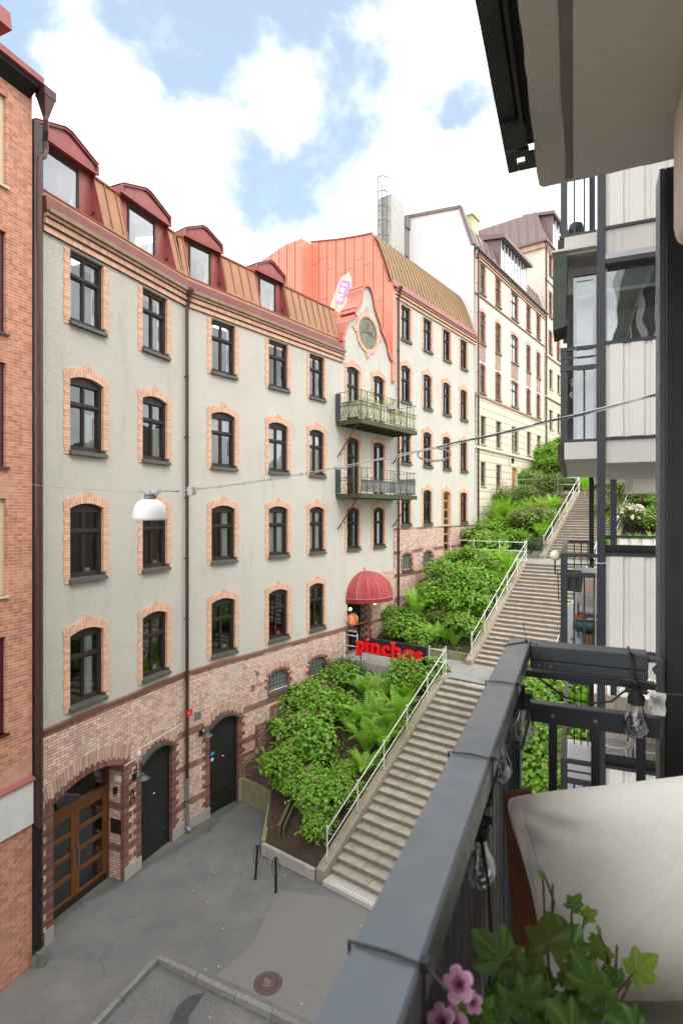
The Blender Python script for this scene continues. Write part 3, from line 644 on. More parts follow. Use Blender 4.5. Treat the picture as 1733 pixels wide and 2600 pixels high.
# arched recess fittings : intercom panel, small sign, lamp
mb = MB(); X = DB[0][1]-.006
mb.box(X-.006, X+.001, .06, .46, 1.3, 1.72); mb.build('intercom_panel', simple('dark bronze plate', (.06, .045, .04), (.04, .03, .03), 9, .35, metal=.5), BA, rot=RT)
mb = MB(); mb.box(X-.02, X-.005, .2, .3, 1.42, 1.62); mb.build('intercom', BLACKM, BA, rot=RT)
mb = MB(); mb.box(X-.012, X, .05, .33, 2.82, 2.98); mb.build('notice', WHITEP, BA, rot=RT)
mb = MB(); mb.lathe([(.001, 0), (.06, 0), (.06, .16), (.001, .16)], (X-.07, .22, 2.5), 12); mb.box(X-.07, X, .2, .24, 2.6, 2.64); mb.build('small_lamp', BLACKM, BA, rot=RT)
# conduit
mb = MB(); mb.tube([(-2.74, -.05, 3.3), (-2.2, -.05, 3.32), (-2.12, -.05, 3.55), (-.2, -.05, 3.62)], .012, 6); mb.tube([(-2.2, -.05, 2.75), (-2.2, -.05, 3.45)], .01, 6); mb.box(-2.26, -2.14, -.1, -.03, 3.38, 3.5)
mb.build('cable_conduit', WHITEP, BA, rot=RT)
mb = MB(); mb.box(.35, .60, -.05, -.03, 3.55, 3.8)
for i in range(6): mb.box(.37, .58, -.06, -.05, 3.575+i*.036, 3.59+i*.036)
mb.build('wall_vent', PIPEG, BA)
mb = MB(); mb.box(2.95, 3.12, -.06, -.03, 3.85, 4.05); mb.tube([(3.1, -.05, 4.6), (3.25, -.05, 4.5), (3.25, -.05, 4.0), (3.7, -.05, 4.0)], .012, 6); mb.box(3.2, 3.3, -.09, -.03, 4.4, 4.52); mb.build('junction_box', PIPEG, BA)
# ================================================================== gable balconies
MOSSY = simple('mossy painted steel', (.03, .034, .022), (.07, .08, .03), 6, .6, streak=.4)
SCR1 = simple('mossy canvas screen', (.42, .40, .20), (.50, .50, .42), 1.6, .9, streak=.5)
SCR2 = simple('grey canvas screen', (.19, .19, .20), (.24, .24, .22), 1.6, .9, streak=.3)
def spiral(mb, P, c, r, a0, a1, n=18, rad=.011):
    mb.tube([P(c[0]+r*(1-.72*k/n)*math.cos(a0+(a1-a0)*k/n), c[1]+r*(1-.72*k/n)*math.sin(a0+(a1-a0)*k/n)) for k in range(n+1)], rad, 5)
def iron_panel(mb, P, L, H):
    z1, z2 = .13, H*.62
    for a in (0, L): mb.tube([P(a, 0), P(a, H)], .016, 6)
    for z in (H, z2, H*.42+.1, .1): mb.tube([P(0, z), P(L, z)], .012, 6)
    c = L/2; mb.tube([P(c, .1), P(c, H*.62)], .012, 6)
    for s in (-1, 1):
        spiral(mb, P, (c+s*L*.27, .35), .17, math.pi*(.5-.5*s)+math.pi/2*0, math.pi*(.5-.5*s)+s*-1*4.6)
        mb.tube([P(c+s*L*.45*math.sin(t*math.pi/2/8), .1+(H*.60)*math.cos(t*math.pi/2/8)*.98) for t in range(9)], .011, 5)
        mb.tube([P(c, .12), P(c+s*.1, .35), P(c+s*.24, .62), P(c+s*.12, .70)], .010, 5)
        spiral(mb, P, (c+s*.09, H*.58), .07, 0, s*5, 10, .009); spiral(mb, P, (c+s*(L/2-.07), H*.72), .06, 0, s*5, 10, .009)
def bars_panel(mb, P, L, H, n=3):
    for k in range(1, n): mb.tube([P(L*k/n, .1), P(L*k/n, H)], .009, 5)
    for z in (H, H*.62, H*.42+.1, .1): mb.tube([P(0, z), P(L, z)], .012, 6)
    for s in (.25, .75): spiral(mb, P, (L*s, .2), .07, 0, 5, 10, .009)
def gable_balcony(zf, H, scr, brz):
    mb = MB(); x0, x1, yo = 8.18, 13.1, -1.4
    fr = MB(); fr.box(x0, x1, yo, yo+.1, zf-.2, zf); fr.box(x0, x0+.1, yo+.1, 0, zf-.2, zf); fr.box(x1-.1, x1, yo+.1, 0, zf-.2, zf)
    for k in range(1, 6): fr.box(x0+(x1-x0)*k/6-.05, x0+(x1-x0)*k/6+.05, yo+.1, 0, zf-.19, zf-.06)
    fr.box(x0+.1, x1-.1, -.1, -.02, zf-.2, zf-.06)
    B = fr.build('balcony', MOSSY, BA)
    MB().box(x0+.1, x1-.1, yo+.1, 0, zf-.06, zf-.01).build('floor_slab', CONC, B)
    r = MB()
    for s0, L, kind in ((0, .0, None),):
        pass
    P = lambda a, z: (x0+.02, -.12+a*(yo+.14)/1.26 if False else -.05-a, zf+z); iron_panel(r, P, 1.33, H)
    W = x1-x0-.04; segs = [(0, .45, 'b'), (.45, 1.15, 'i'), (1.6, .8, 'b'), (2.4, .35, 'b'), (2.75, 1.2, 'i'), (3.95, W-3.95, 'b')]
    for a, L, k in segs:
        P = lambda t, z, a=a: (x0+.02+a+t, yo+.03, zf+z)
        (iron_panel if k == 'i' else bars_panel)(r, P, L, H); r.tube([P(0, 0), P(0, H)], .015, 6)
    P = lambda t, z: (x1-.02, yo+.03+t, zf+z); bars_panel(r, P, 1.33, H, 9)
    r.build('railing', MOSSY, B)
    s = MB()
    for a, b, c, d in ((x0+.06, x1-.06, yo+.07, yo+.08),): s.box(a, b, c, d, zf+.08, zf+(.86 if scr is SCR1 else .62))
    if scr is SCR1: s.box(x0+.05, x0+.06, yo+.08, -.3, zf+.08, zf+.82)
    s.box(x1-.07, x1-.06, yo+.08, -.3, zf+.05, zf+.85)
    s.box(x0-.02, x0+.01, -.25, -.05, zf-.1, zf+1.1) if False else None
    s.build('windscreen', scr, B)
    MB().box(x0-.06, x0, -.28, -.02, zf+.02, zf+H-.05).build('end_post', simple('slate grey box', (.06, .065, .08), (.05, .055, .07), 5, .5), B)
    for x in (x0+.1, x1-.15):
        k = MB(); k.tube([(x, -.03, zf-1.6), (x, yo+.25, zf-.18)], .028, 8); PP = lambda a, z, x=x: (x, -a, zf-1.6+z)
        spiral(k, PP, (.22, .08), .1, 0, 5, 12); spiral(k, PP, (.42, .3), .09, 0, 5, 12); k.build('bracket', MOSSY, B)
    return B
gable_balcony(14.64, 1.25, SCR1, 0); gable_balcony(11.37, 1.13, SCR2, 0)
# ================================================================== entrance, awning
ent = MB(); ent.box(9.05, 10.75, .45, .5, 3.9, 6.95); ent.box(9.9, 9.95, .40, .45, 3.95, 6.3); ent.box(9.05, 10.75, .38, .45, 6.3, 6.4); ent.build('entrance_door', BLACKM, BA)
mb = MB(); wall(mb, 10.75, 13.1, 5.2, 7.55, [], y=-.036); mb.box(10.74, 10.76, -.03, .45, 3.95, 6.9)
mb.build('brick_wall', PINK, BA)
mb = MB()
rr = random.Random(2)
for k in range(36):
    for s in range(2):
        if (k//2+s) % 2: mb.box(10.735, 10.742, .0+s*.2, .2+s*.2, 3.95+k*.078, 4.02+k*.078, 0, rr.random())
        else: mb.box(10.737, 10.742, .0+s*.2, .2+s*.2, 3.95+k*.078, 4.02+k*.078, 1, rr.random())
for k in range(34):
    L = .2+(.1 if (k//2) % 2 else 0); mb.box(10.75, 10.75+L, -.05, -.03, 3.95+k*.078, 4.02+k*.078, 0, rr.random())
mb.build('brick_surround', [DARKB, PALEB], BA)
AWC = simple('faded red canvas', (.27, .022, .03), (.33, .07, .065), 1.3, .85, bump=.5, bs=9, bd=.03, streak=.25); AWP = simple('pale pink piping', (.55, .27, .25), (.48, .24, .22), 9, .7)
AW = fthing('awning', F2, 10.4, 'red quarter dome awning with pale pink ribs over the restaurant entrance', 'awning', z=6.35)
n, m = 8, 8; mb = MB(); vs = []
def awp(i, j, n=n*4, m=m): # i around 0..n, j up 0..m
    a = math.pi+math.pi*i/n; t = j/m*math.pi/2
    fl_ = 1-.035*abs(math.sin(i/n*math.pi*8))*math.cos(t)
    return (10.4+1.5*math.cos(a)*math.cos(t)*fl_, 1.35*math.sin(a)*math.cos(t)*fl_-.03, 6.55+1.18*math.sin(t)**.95)
N = n*4; v = [awp(i, j) for j in range(m+1) for i in range(N+1)]
mb.add(v, [(j*(N+1)+i, j*(N+1)+i+1, (j+1)*(N+1)+i+1, (j+1)*(N+1)+i) for j in range(m) for i in range(N)])
mb.build('canopy', AWC, AW, smooth=True)
mb = MB(); v = []
for i in range(N+1):
    p = awp(i, 0); v += [p, (p[0], p[1], p[2]-.2+.008*math.sin(i))]
mb.add(v, [(2*i, 2*i+1, 2*i+3, 2*i+2) for i in range(N)]); mb.build('valance', simple('darker red canvas', (.27, .015, .028), (.22, .012, .02), 3, .8), AW, smooth=True)
mb = MB()
for k in range(9): mb.tube([Vector(awp(k*4, j))*1.0+Vector((0, -.006, .004)) for j in range(m+1)], .010, 5)
mb.tube([Vector(awp(i, 0))+Vector((0, -.01, 0)) for i in range(N+1)], .012, 5); mb.build('piping', AWP, AW)
mb = MB(); mb.lathe([(.001, .22), (.015, .2), (.02, .14), (.07, .12), (.02, .09), (.05, .04), (.12, .0), (.001, -.02)], (10.4, -.06, 7.72), 10); mb.build('finial', AWP, AW)
GOLD = emat('warm lamp glass', (1.0, .72, .35), 1.6)
for x, nm in ((9.0, 'left'), (11.05, 'right')):
    L = fthing('wall_lamp', F2, x, 'small lit globe lamp on the %s side of the restaurant entrance' % ('dark signboard' if nm == 'left' else 'checkered brick'), 'lamp', z=6.0, group='small globe lamps under the awning')
    mb = MB(); mb.ball((x, -.2, 6.08), .075, n=8); mb.build('globe', GOLD, L, smooth=True)
    mb = MB(); mb.tube([(x, -.03, 5.9), (x, -.2, 5.9), (x, -.2, 6.0)], .015, 6); mb.build('arm', BLACKM, L)
# ================================================================== building C : uphill grey house
BC = fthing('apartment_building', F2, 13.1, 'uphill grey house with an ochre sheet roof beside the salmon red fire wall', 'building')
xc_ = [(28.9, 0)]; XC = [13.85, 16.3, 18.75, 21.2]; ZC = [9.76, 13.08, 16.38, 19.70]
opc = [(x, x+1.0, z, z+HW, .13 if z < 19 else 0) for x in XC for z in ZC if not (x == 18.75 and z < 10)]
DH = (18.75, 19.75, 9.76, 11.7, .13)
mb = MB(); wall(mb, 13.1, 23.4, 9.7, 21.9, opc+[DH]); mb.build('roughcast_wall', PLASTER, BC)
gbc = [(13.95, 14.9, 7.45, 8.15, .13), (16.35, 17.3, 7.45, 8.15, .13), (21.3, 22.2, 8.05, 8.6, .13)]
mb = MB(); wall(mb, 13.1, 23.4, 2, 9.7, gbc+[(18.75, 19.75, 8.05, 9.7, 0)], y=-.03); mb.build('brick_base', PINKUP, BC)
for x in XC:
    for z in ZC:
        if x == 18.75 and z < 10: continue
        window(BC, x, z, 1.0, HW, .13 if z < 19 else 0, z < 19)
for g in gbc:
    dark_surround(BC, g, archh=.2, jw=.12); xa, xb, za, zb, ri = g; f = MB(); w = xb-xa
    for i in range(6): f.box(xa+w*i/5-.012, xa+w*i/5+.012, .07, .12, za, zb+.03)
    for j in range(5): f.box(xa, xb, .075, .115, za+.17*j, za+.17*j+.024)
    fo = f.build('window', SILL, BC); MB().box(xa+.01, xb-.01, .09, .11, za, zb+.12).build('glass_bricks', GBL, fo); MB().box(xa-.05, xb+.1, -.13, .07, za-.12, za-.004).build('sill', SILL, fo)
WOODP = simple('pale oak door', (.42, .24, .11), (.34, .19, .09), 4, .5, sc=(6, 6, .8))
mb = MB(); xa, xb = 18.75, 19.75
for a, b in ((xa, xa+.08), (xb-.08, xb), (xa+.3, xa+.38)): mb.box(a, b, .1, .18, 8.05, 11.72)
for z in (8.05, 8.6, 9.15, 9.7, 10.1, 10.65, 11.2, 11.7): mb.box(xa+.08, xb-.08, .105, .17, z, z+.09)
dd = mb.build('door', WOODP, BC); MB().box(xa+.08, xb-.08, .13, .14, 8.1, 11.7).build('pane', GLASS, dd)
s = surround_mesh(1.0, 1.93, .13, z0=.0); so = s.build('brick_surround', [ORANGE, MORTAR], dd); so.location = Vector((18.75, 0, 9.76))
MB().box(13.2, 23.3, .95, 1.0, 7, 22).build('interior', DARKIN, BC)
# cornice and mansard
cornice(BC, 13.1, 23.5, 21.85)
RC = [(-.22, 22.25), (.0, 22.62), (.35, 23.7), (.75, 24.75), (1.07, 25.3)]
mb = MB()
for (a, b), (c, d) in zip(RC[1:], RC[2:]): mb.poly([(12.85, a, b), (23.45, a, b), (23.45, c, d), (12.85, c, d)])
mb.poly([(13.2, 1.07, 25.3), (23.45, 1.07, 25.3), (23.45, 6, 25.9), (13.2, 6, 25.4)]); rc = mb.build('roof', OLIVEM, BC)
mb = MB(); x = 13.15
while x < 23.4:
    for (a, b), (c, d) in zip(RC[1:], RC[2:]): mb.bar((x, a-.015, b), (x, c-.015, d), .025, .035, up=(0, -1, .4))
    x += .42
mb.build('seams', OLIVEM, rc)
MB().prx([(0, 22.64), (-.05, 22.64), (-.22, 22.26), (-.26, 22.26), (-.26, 22.19), (0, 22.19)], 12.85, 23.5).build('eaves_flashing', REDM, BC)
downpipe(BC, 13.42, -.12, 4.3, 22.4, low=5.6)
# salmon clad fire wall facing down the street
FWX = 12.82
FP = [(1275,560),(1240,440),(1205,340),(1160,240),(1080,257),(940,280),(755,298)]
pts = [onx(F2, 500+a*.38265, 500+b*.38265, FWX) for a, b in FP]
ybk = pts[-1][0]
p2 = [onx(F2, 500+a*.38265, 500+b*.38265, FWX-.0) for a, b in ((695,275),(580,320),(455,405))]
mb = MB()
A = [(-.12, 22.3)]+pts+[(ybk, 17.3), (-.12, 17.3)]
mb.prx(A, FWX, 13.12)
ystep = ybk; xs_ = FWX-.9
p3 = [onx(F2, 500+a*.38265, 500+b*.38265, xs_) for a, b in ((695,275),(580,320),(455,405))]
mb.prx([(p3[0][0], 17.3)]+p3+[(p3[-1][0]+1.5, p3[-1][1]-.4), (p3[-1][0]+1.5, 17.3)], xs_, 13.0)
fw = mb.build('fire_wall', SALMON, BC)
mb = MB(); y = .45; zz = random.Random(4)
ytop = lambda y: next((a[1]+(b[1]-a[1])*(y-a[0])/(b[0]-a[0]) for a, b in zip(A[1:8], A[2:8]) if a[0] <= y <= b[0]), 25.8)
while y < ybk-.1:
    mb.box(FWX-.022, FWX, y-.012, y+.012, 17.4, ytop(y)); z = 19+zz.random()*1.4
    while z < ytop(y)-.3: mb.box(FWX-.008, FWX, y+.012, y+.61, z, z+.02); z += 2.3
    y += .62
y = p3[0][0]+.5
while y < p3[-1][0]+1: mb.box(xs_-.022, xs_, y-.012, y+.012, 17.4, 26.0); mb.box(xs_-.008, xs_, y, y+.6, 20+zz.random()*2, 20.02+zz.random()*2) if False else None; y += .62
for a, b in zip(A[1:7], A[2:8]): mb.bar((FWX-.03, a[0], a[1]), (FWX-.03, b[0], b[1]), .06, .06)
mb.build('seams', SEAMR, fw)
# painted rocket on the fire wall
def mp_(a, b, dx=0): y, z = onx(F2, 820+a*.12755, 660+b*.12755, FWX); return (FWX-.008-dx, y, z)
def mural(nm, P, mat, dx=0):
    mb = MB(); q = [mp_(a, b, dx) for a, b in P]; mb.prx([(p[1], p[2]) for p in q], q[0][0]-.003, q[0][0]+.006); return mb.build(nm, mat, fw)
CRM = simple('cream paint', (.80, .76, .52), (.76, .70, .45), 3, .6); PNK = simple('pink paint', (.72, .28, .55), (.66, .24, .50), 3, .6); WPT = simple('white paint', (.82, .8, .78), (.76, .74, .72), 3, .6); FLM = simple('pale peach paint', (.82, .5, .38), (.85, .62, .5), 3, .6)
mural('mural_halo', [(510,250),(560,370),(560,560),(520,740),(500,960),(400,1060),(180,1000),(150,930),(190,780),(250,640),(300,480),(370,350)], WPT)
mural('mural_flame', [(230,860),(420,860),(480,960),(400,1050),(190,980)], FLM, .004)
mural('mural_body', [(372,400),(550,430),(540,600),(500,740),(420,830),(240,830),(290,650),(320,500)], PNK, .004)
mural('mural_nose', [(505,285),(545,370),(545,430),(372,400),(430,330)], CRM, .008)
mural('mural_fin', [(250,700),(300,740),(230,860),(180,960),(165,920),(195,790)], CRM, .010); mural('mural_fin', [(440,750),(495,760),(490,900),(470,950),(410,860)], CRM, .010)
mural('mural_ring', [(235,830),(260,815),(400,830),(430,855),(400,880),(290,880)], PNK, .012)
G1 = [[(385,460),(420,460),(415,490),(440,492),(445,462),(480,465),(465,535),(430,532),(435,510),(412,508),(405,530),(370,525)],
      [(345,560),(450,575),(440,600),(400,620),(440,630),(430,660),(330,640),(335,615),(380,600),(340,590)],
      [(310,680),(415,690),(410,725),(355,715),(340,780),(370,785),(375,755),(400,757),(385,830),(280,815)]]
for g in G1: mural('mural_letter', g, WPT, .016)
# concrete chimney with caged ladder
CH = fthing('chimney', F2, 21.0, 'tall grey concrete chimney block standing beside the white gable wall', 'chimney', z=24)
mb = MB(); mb.box(21.0, 22.7, 5.0, 6.2, 24, 32.5); mb.build('shaft', simple('board marked concrete', (.50, .49, .46), (.40, .39, .36), 2, .9, bump=.3, bs=30, streak=.4), CH)
mb = MB(); mb.box(21.1, 22.6, 5.1, 6.1, 32.5, 32.62); mb.build('cap', simple('dark cap', (.2, .19, .18), (.15, .14, .14), 3, .7), CH)
mb = MB(); mb.box(22.75, 23.9, 5.0, 5.9, 29, 31.6); mb.box(22.8, 23.8, 4.9, 5.0, 31.0, 31.75); mb.build('vent_box', simple('grey ribbed sheet', (.22, .20, .21), (.17, .155, .165), 6, .5), CH)
LD = fthing('ladder', F2, 20.9, 'galvanised caged ladder fixed to the concrete chimney', 'ladder', z=25.2)
STL = simple('ladder steel', (.20, .23, .22), (.16, .18, .175), 12, .4, metal=.6)
mb = MB()
for y in (5.35, 5.75): mb.tube([(20.9, y, 25.2), (20.9, y, 33.5)], .04, 6)
for k in range(28): mb.tube([(20.9, 5.35, 25.4+k*.29), (20.9, 5.75, 25.4+k*.29)], .022, 5)
mb.build('ladder_rungs', STL, LD)
mb = MB()
for k in range(8): mb.tube([(20.88-.36*math.sin(a*math.pi/10)*1.6, 5.55+.38*math.cos(a*math.pi/10)*1.05, 26.6+k*1.0) for a in range(11)], .036, 5)
for a in (2, 4, 6, 8): mb.tube([(20.88-.36*math.sin(a*math.pi/10)*1.6, 5.55+.38*math.cos(a*math.pi/10)*1.05, z) for z in (26.6, 33.6)], .026, 5)
mb.build('safety_cage', STL, LD)
# ================================================================== building D : beige house
CREAM = roughcast('cream render', (.72, .66, .56), (.66, .61, .51), 20, .25, .008, .12)
RUSTI = NT('rusticated cream render'); zc = RUSTI.xyz()[2]; fr_ = RUSTI.math('FRACT', RUSTI.math('MULTIPLY', zc, 1/.52)); gr = RUSTI.mr(RUSTI.math('ABSOLUTE', RUSTI.math('SUBTRACT', fr_, .5)), .44, .48)
cc = RUSTI.mix(RUSTI.mr(RUSTI.noise(.8, 5), .35, .7), (.64, .585, .46), (.57, .52, .41)); cc = RUSTI.mix(gr, cc, (.42, .37, .27)); RUSTI.fin(cc, .9, 0, RUSTI.bump(RUSTI.math('MULTIPLY', gr, -1), 1, .03)); RUSTI = RUSTI.m
BRSH = simple('brown roof sheet', (.20, .135, .125), (.16, .115, .105), 2, .45, metal=.2, streak=.2); BANDB = simple('brown string course', (.42, .24, .16), (.34, .2, .14), 4, .8)
CORR = NT('white corrugated cladding'); cy = CORR.xyz()[1]; wv = CORR.math('SINE', CORR.math('MULTIPLY', cy, 2*math.pi/.17)); CORR.fin(CORR.mix(CORR.mr(wv, -1, 1), (.66, .65, .665), (.71, .70, .71)), .5, 0, CORR.bump(wv, .35, .01)); CORR = CORR.m
BD = fthing('apartment_building', F2, 23.5, 'cream house with a long glazed dormer and a white corrugated gable wall', 'building')
XD = [(24.3, .95), (27.1, 1.05), (30.3, 1.55), (33.8, 1.05), (36.4, 1.05)]; ZD = [(12.25, 1.75), (15.15, 2.0), (18.65, 2.05), (22.05, 2.2), (25.5, 2.15)]
def far_building(BX, xs, zs, x0, x1, zsplit, ztop, door=None, bands=()):
    opsU, opsL = [], []
    for x, w in xs:
        for j, (z, h) in enumerate(zs):
            if door and abs(x-door[0]) < .3 and j == 0: continue
            ri = .12 if j in (2, 3) else 0
            (opsL if z < zsplit else opsU).append((x, x+w, z, z+h, ri))
            window(BX, x, z, w, h, ri, j == 3, style='far') if j >= 2 else plainwin(BX, x, z, w, h)
    if door: opsL.append(door)
    mb = MB(); wall(mb, x0, x1, zsplit, ztop, opsU); mb.build('render_wall', CREAM, BX)
    mb = MB(); wall(mb, x0, x1, 6, zsplit, opsL, y=-.06); mb.build('rusticated_base', RUSTI, BX)
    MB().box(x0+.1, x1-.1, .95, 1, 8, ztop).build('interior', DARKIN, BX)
    for z, t, pr in bands: MB().prx([(0, z), (-.1-pr, z), (-.1-pr, z+t*.6), (0, z+t)], x0, x1).build('string_course', BANDB if pr < .06 else RUSTI, BX)
def plainwin(BX, x, z, w, h):
    key = ('plain', w, h)
    if key not in WP:
        fo = frame_mesh(w, h, 0).build('window', FRAMEB); MB().poly([(.02, .155, .1), (w-.02, .155, .1), (w-.02, .155, h), (.02, .155, h)]).build('pane', GLASSF, fo)
        MB().box(-.05, w+.05, -.14, .1, 0, .06).build('sill', RUSTI, fo); WP[key] = fo; fo.parent = BX
    else: fo = copy_tree(WP[key], BX)
    fo.location = OFF[BX.name]+Vector((x, 0, z))
DD = (30.35, 31.35, 11.9, 14.0, 0)
far_building(BD, XD, ZD, 23.5, 38.6, 18.45, 27.9, DD, bands=((25.25, .12, .0), (18.4, .22, .04), (14.85, .22, .1)))
mb = MB(); mb.box(30.35, 31.35, .1, .16, 11.9, 14.0); mb.box(30.45, 30.85, .08, .1, 12.1, 13.0); mb.box(30.88, 31.25, .08, .1, 12.1, 13.0); mb.build('door', simple('orange brown door', (.42, .17, .05), (.34, .13, .04), 3, .5), BD)
# diaper brick panels between rows 3 and 4
rr = random.Random(8)
for x, w in XD:
    dp = MB(); n = int(w/.09)
    for i in range(n):
        for j in range(12):
            d = abs(i-n/2+.5)+abs(j-5.5); dp.box(x+i*w/n, x+(i+1)*w/n-.008, -.03, 0, 20.95+j*.085, 20.95+(j+1)*.085-.008, 1 if int(d) % 3 == 0 else 0, rr.random())
    dp.build('patterned_brick_panel', [PALEB, simple('plum brick', (.22, .09, .08), (.18, .07, .06), 9, .8, rv=.3)], BD)
cornice(BD, 23.5, 38.7, 27.8, step=.15)
MB().prx([(0, 28.35), (-.1, 28.4), (-.3, 28.3), (-.34, 28.12), (0, 28.12)], 23.5, 38.8).build('gutter', BLACKM, BD)
RD = [(0, 28.35), (.35, 29.6), (.8, 30.9)]
mb = MB()
mb.poly([(23.6, 0, 28.3), (38.6, 0, 28.3), (38.6, .55, 30.0), (23.6, .55, 30.0)]); mb.poly([(23.6, .55, 30.0), (38.6, .55, 30.0), (38.6, 5, 31.5), (23.6, 5, 31.5)])
for x in range(24, 39): mb.bar((x, -.02, 28.35), (x, .53, 30.0), .03, .04, up=(0, -1, .3))
mb.build('roof', BRSH, BD)
GW = [onx(F2, 900+a*.38265, 400+b*.38265, 23.42) for a, b in ((785,585),(752,490),(700,335),(330,405))]
mb = MB(); mb.prx([(-.05, 8.0)]+GW+[(GW[-1][0]+3, GW[-1][1]+.5), (GW[-1][0]+3, 8.0)], 23.42, 23.56); gw = mb.build('gable_wall', CORR, BD)
mb = MB()
for a, b in zip(GW, GW[1:]): mb.bar((23.5, a[0], a[1]+.08), (23.5, b[0], b[1]+.08), .34, .22)
mb.build('verge_trim', BRSH, gw)
dm = MB(); da, db = 28.3, 34.2
dm.prx([(.0, 28.4), (.0, 28.6), (.1, 28.6), (.1, 28.4)], da, db)
dm.prx([(-.35, 30.75), (-.35, 31.0), (2.5, 31.7), (2.5, 31.2)], da-.25, db+.25)
dm.prx([(.15, 28.4), (.15, 30.8), (2.5, 31.3), (2.5, 28.4)], da-.02, da+.06); dm.prx([(.15, 28.4), (.15, 30.8), (2.5, 31.3), (2.5, 28.4)], db-.06, db+.02)
dm = dm.build('long_dormer', BRSH, BD)
f = MB()
for k in range(9): x = da+.1+(db-da-.3)*k/8; f.box(x, x+.1, .05, .13, 28.6, 30.8)
f.box(da, db, .04, .12, 28.55, 28.72); f.build('mullions', simple('pale grey frames', (.6, .6, .6), (.5, .5, .5), 5, .4), dm); MB().box(da+.1, db-.1, .1, .11, 28.7, 30.8).build('pane', GLASSD, dm)
mb = MB(); mb.box(28.0, 29.3, 2.2, 3.6, 30, 33.2); mb.box(27.9, 29.4, 2.1, 3.7, 33.2, 33.32); mb.build('chimney', simple('lichened cream render', (.62, .58, .42), (.36, .36, .18), 1.4, .9), BD)
downpipe(BD, 23.75, -.14, 9, 28.6, r=.06, hopper=False)
LN = fthing('wall_lantern', F2, 29.7, 'small black lantern on the cream wall beside the brown door', 'lantern', z=14.2)
mb = MB(); mb.lathe([(.001, 0), (.08, .03), (.12, .32), (.14, .34), (.02, .5), (.001, .55)], (29.7, -.35, 14.2), 6); mb.build('lantern_body', BLACKM, LN); mb = MB(); mb.tube([(29.7, -.06, 14.75), (29.7, -.35, 14.8), (29.7, -.35, 14.7)], .02, 6); mb.build('arm', BLACKM, LN)
# ================================================================== building E : tower house
BE = fthing('apartment_building', F2, 38.7, 'tall cream corner house with brown mansard roof rising behind the cream house', 'building')
XE = [(39.9, 1.05), (42.4, 1.05), (46.2, 1.05), (48.8, 1.05), (52.4, 1.05), (55, 1.05)]; ZE = [(18.0, 1.9), (21.7, 1.9), (25.0, 2.1), (28.3, 2.3), (32.1, 1.95)]
far_building(BE, XE, ZE, 38.7, 62, 24.6, 34.3, bands=((31.4, .12, .0), (24.5, .22, .04), (20.8, .22, .1)))
cornice(BE, 38.7, 62, 34.2, step=.2)
mb = MB(); mb.poly([(38.7, 0, 8), (38.7, 12, 8), (38.7, 12, 34.6), (38.7, 0, 34.6)]); mb.build('side_wall', CREAM, BE)
mb = MB()
for k in range(60): mb.box(38.55-.05, 38.7, k*.2, k*.2+.185, 34.15, 34.6, 0)
mb.build('brick_cornice', ORANGE, BE)
mb = MB(); mb.prx([(0, 34.6), (-.3, 34.7), (-.3, 34.85), (0, 34.9)], 38.4, 62); mb.box(38.3, 38.7, -.3, 12, 34.6, 34.8); mb.build('gutter', BRSH, BE)
mb = MB(); mb.poly([(38.5, -.1, 34.8), (62, -.1, 34.8), (62, 1.1, 38.2), (39.8, 1.1, 38.2)]); mb.poly([(38.5, -.1, 34.8), (39.8, 1.1, 38.2), (39.8, 12, 38.2), (38.5, 12, 34.8)]); mb.poly([(39.8, 1.1, 38.2), (62, 1.1, 38.2), (62, 12, 39), (39.8, 12, 38.2)])
for k in range(14): mb.bar((38.48, .6+k*.8, 34.85), (39.78, 1.2+k*.8, 38.2), .04, .05, up=(-1, 0, .3))
rf = mb.build('roof', BRSH, BE)
w_ = MB(); w_.box(38.75, 39.0, 6.2, 8.4, 35.3, 37.6, 0); w_.build('roof_window', FRAMEB, rf); MB().box(38.70, 38.76, 6.35, 7.2, 35.4, 37.5).build('pane', GLASSD, rf); MB().box(38.70, 38.76, 7.35, 8.25, 35.4, 37.5).build('pane', GLASSD, rf)
dm = MB(); dm.prx([(-.15, 34.9), (-.15, 37.9), (2.5, 38.3), (2.5, 34.9)], 40.6, 40.7); dm.prx([(-.4, 37.8), (-.4, 38.1), (2.5, 38.6), (2.5, 38.3)], 40.3, 46); dm = dm.build('long_dormer', BRSH, BE)
f = MB()
for k in range(6): f.box(40.7+k, 40.85+k, -.12, -.05, 35, 37.8)
f.build('mullions', simple('pale grey frames', (.6,)*3), dm); MB().box(40.7, 45.8, -.06, -.04, 35, 37.8).build('pane', GLASSD, dm)
downpipe(BE, 38.9, -.1, 9, 34.9, r=.07, hopper=False)
# ================================================================== building 0 : brick house on the left
B0B = fthing('brick_house', F1, -5.55, 'orange red brick house with dark maroon windows at the left edge of the street', 'house')
xw = [onf(F1, u, 1300, -.28)[0] for u in (0, 14, 81)]
X0, X1 = -14.0, onf(F1, 82, 1300, -.28)[0]
YB = -.28
zl = []
for v0, v1, u in ((600, 815, 5), (923, 1148, 5), (1260, 1460, 5), (1573, 1805, 5), (330, 490, 6)):
    zl.append((onf(F1, 8, v1, YB)[1], onf(F1, 8, v0, YB)[1]))
rg = onf(F1, 16, 1300, YB)[0]
rows = [(17.75, 19.75, 1), (14.5, 16.75, 0), (11.55, 13.85, 0), (8.7, 10.85, 1), (5.65, 7.8, 0)]
ops = [(rg-1.15-k*2.6, rg-k*2.6, a, b, 0) for k in range(3) for a, b, _ in rows]
mb = MB(); wall(mb, X0, X1, 0, 20.45, ops, y=YB, dep=.14); mb.poly([(X1, YB, 0), (X1, .3, 0), (X1, .3, 20.45), (X1, YB, 20.45)])
mb.build('brick_wall', REDBRK, B0B)
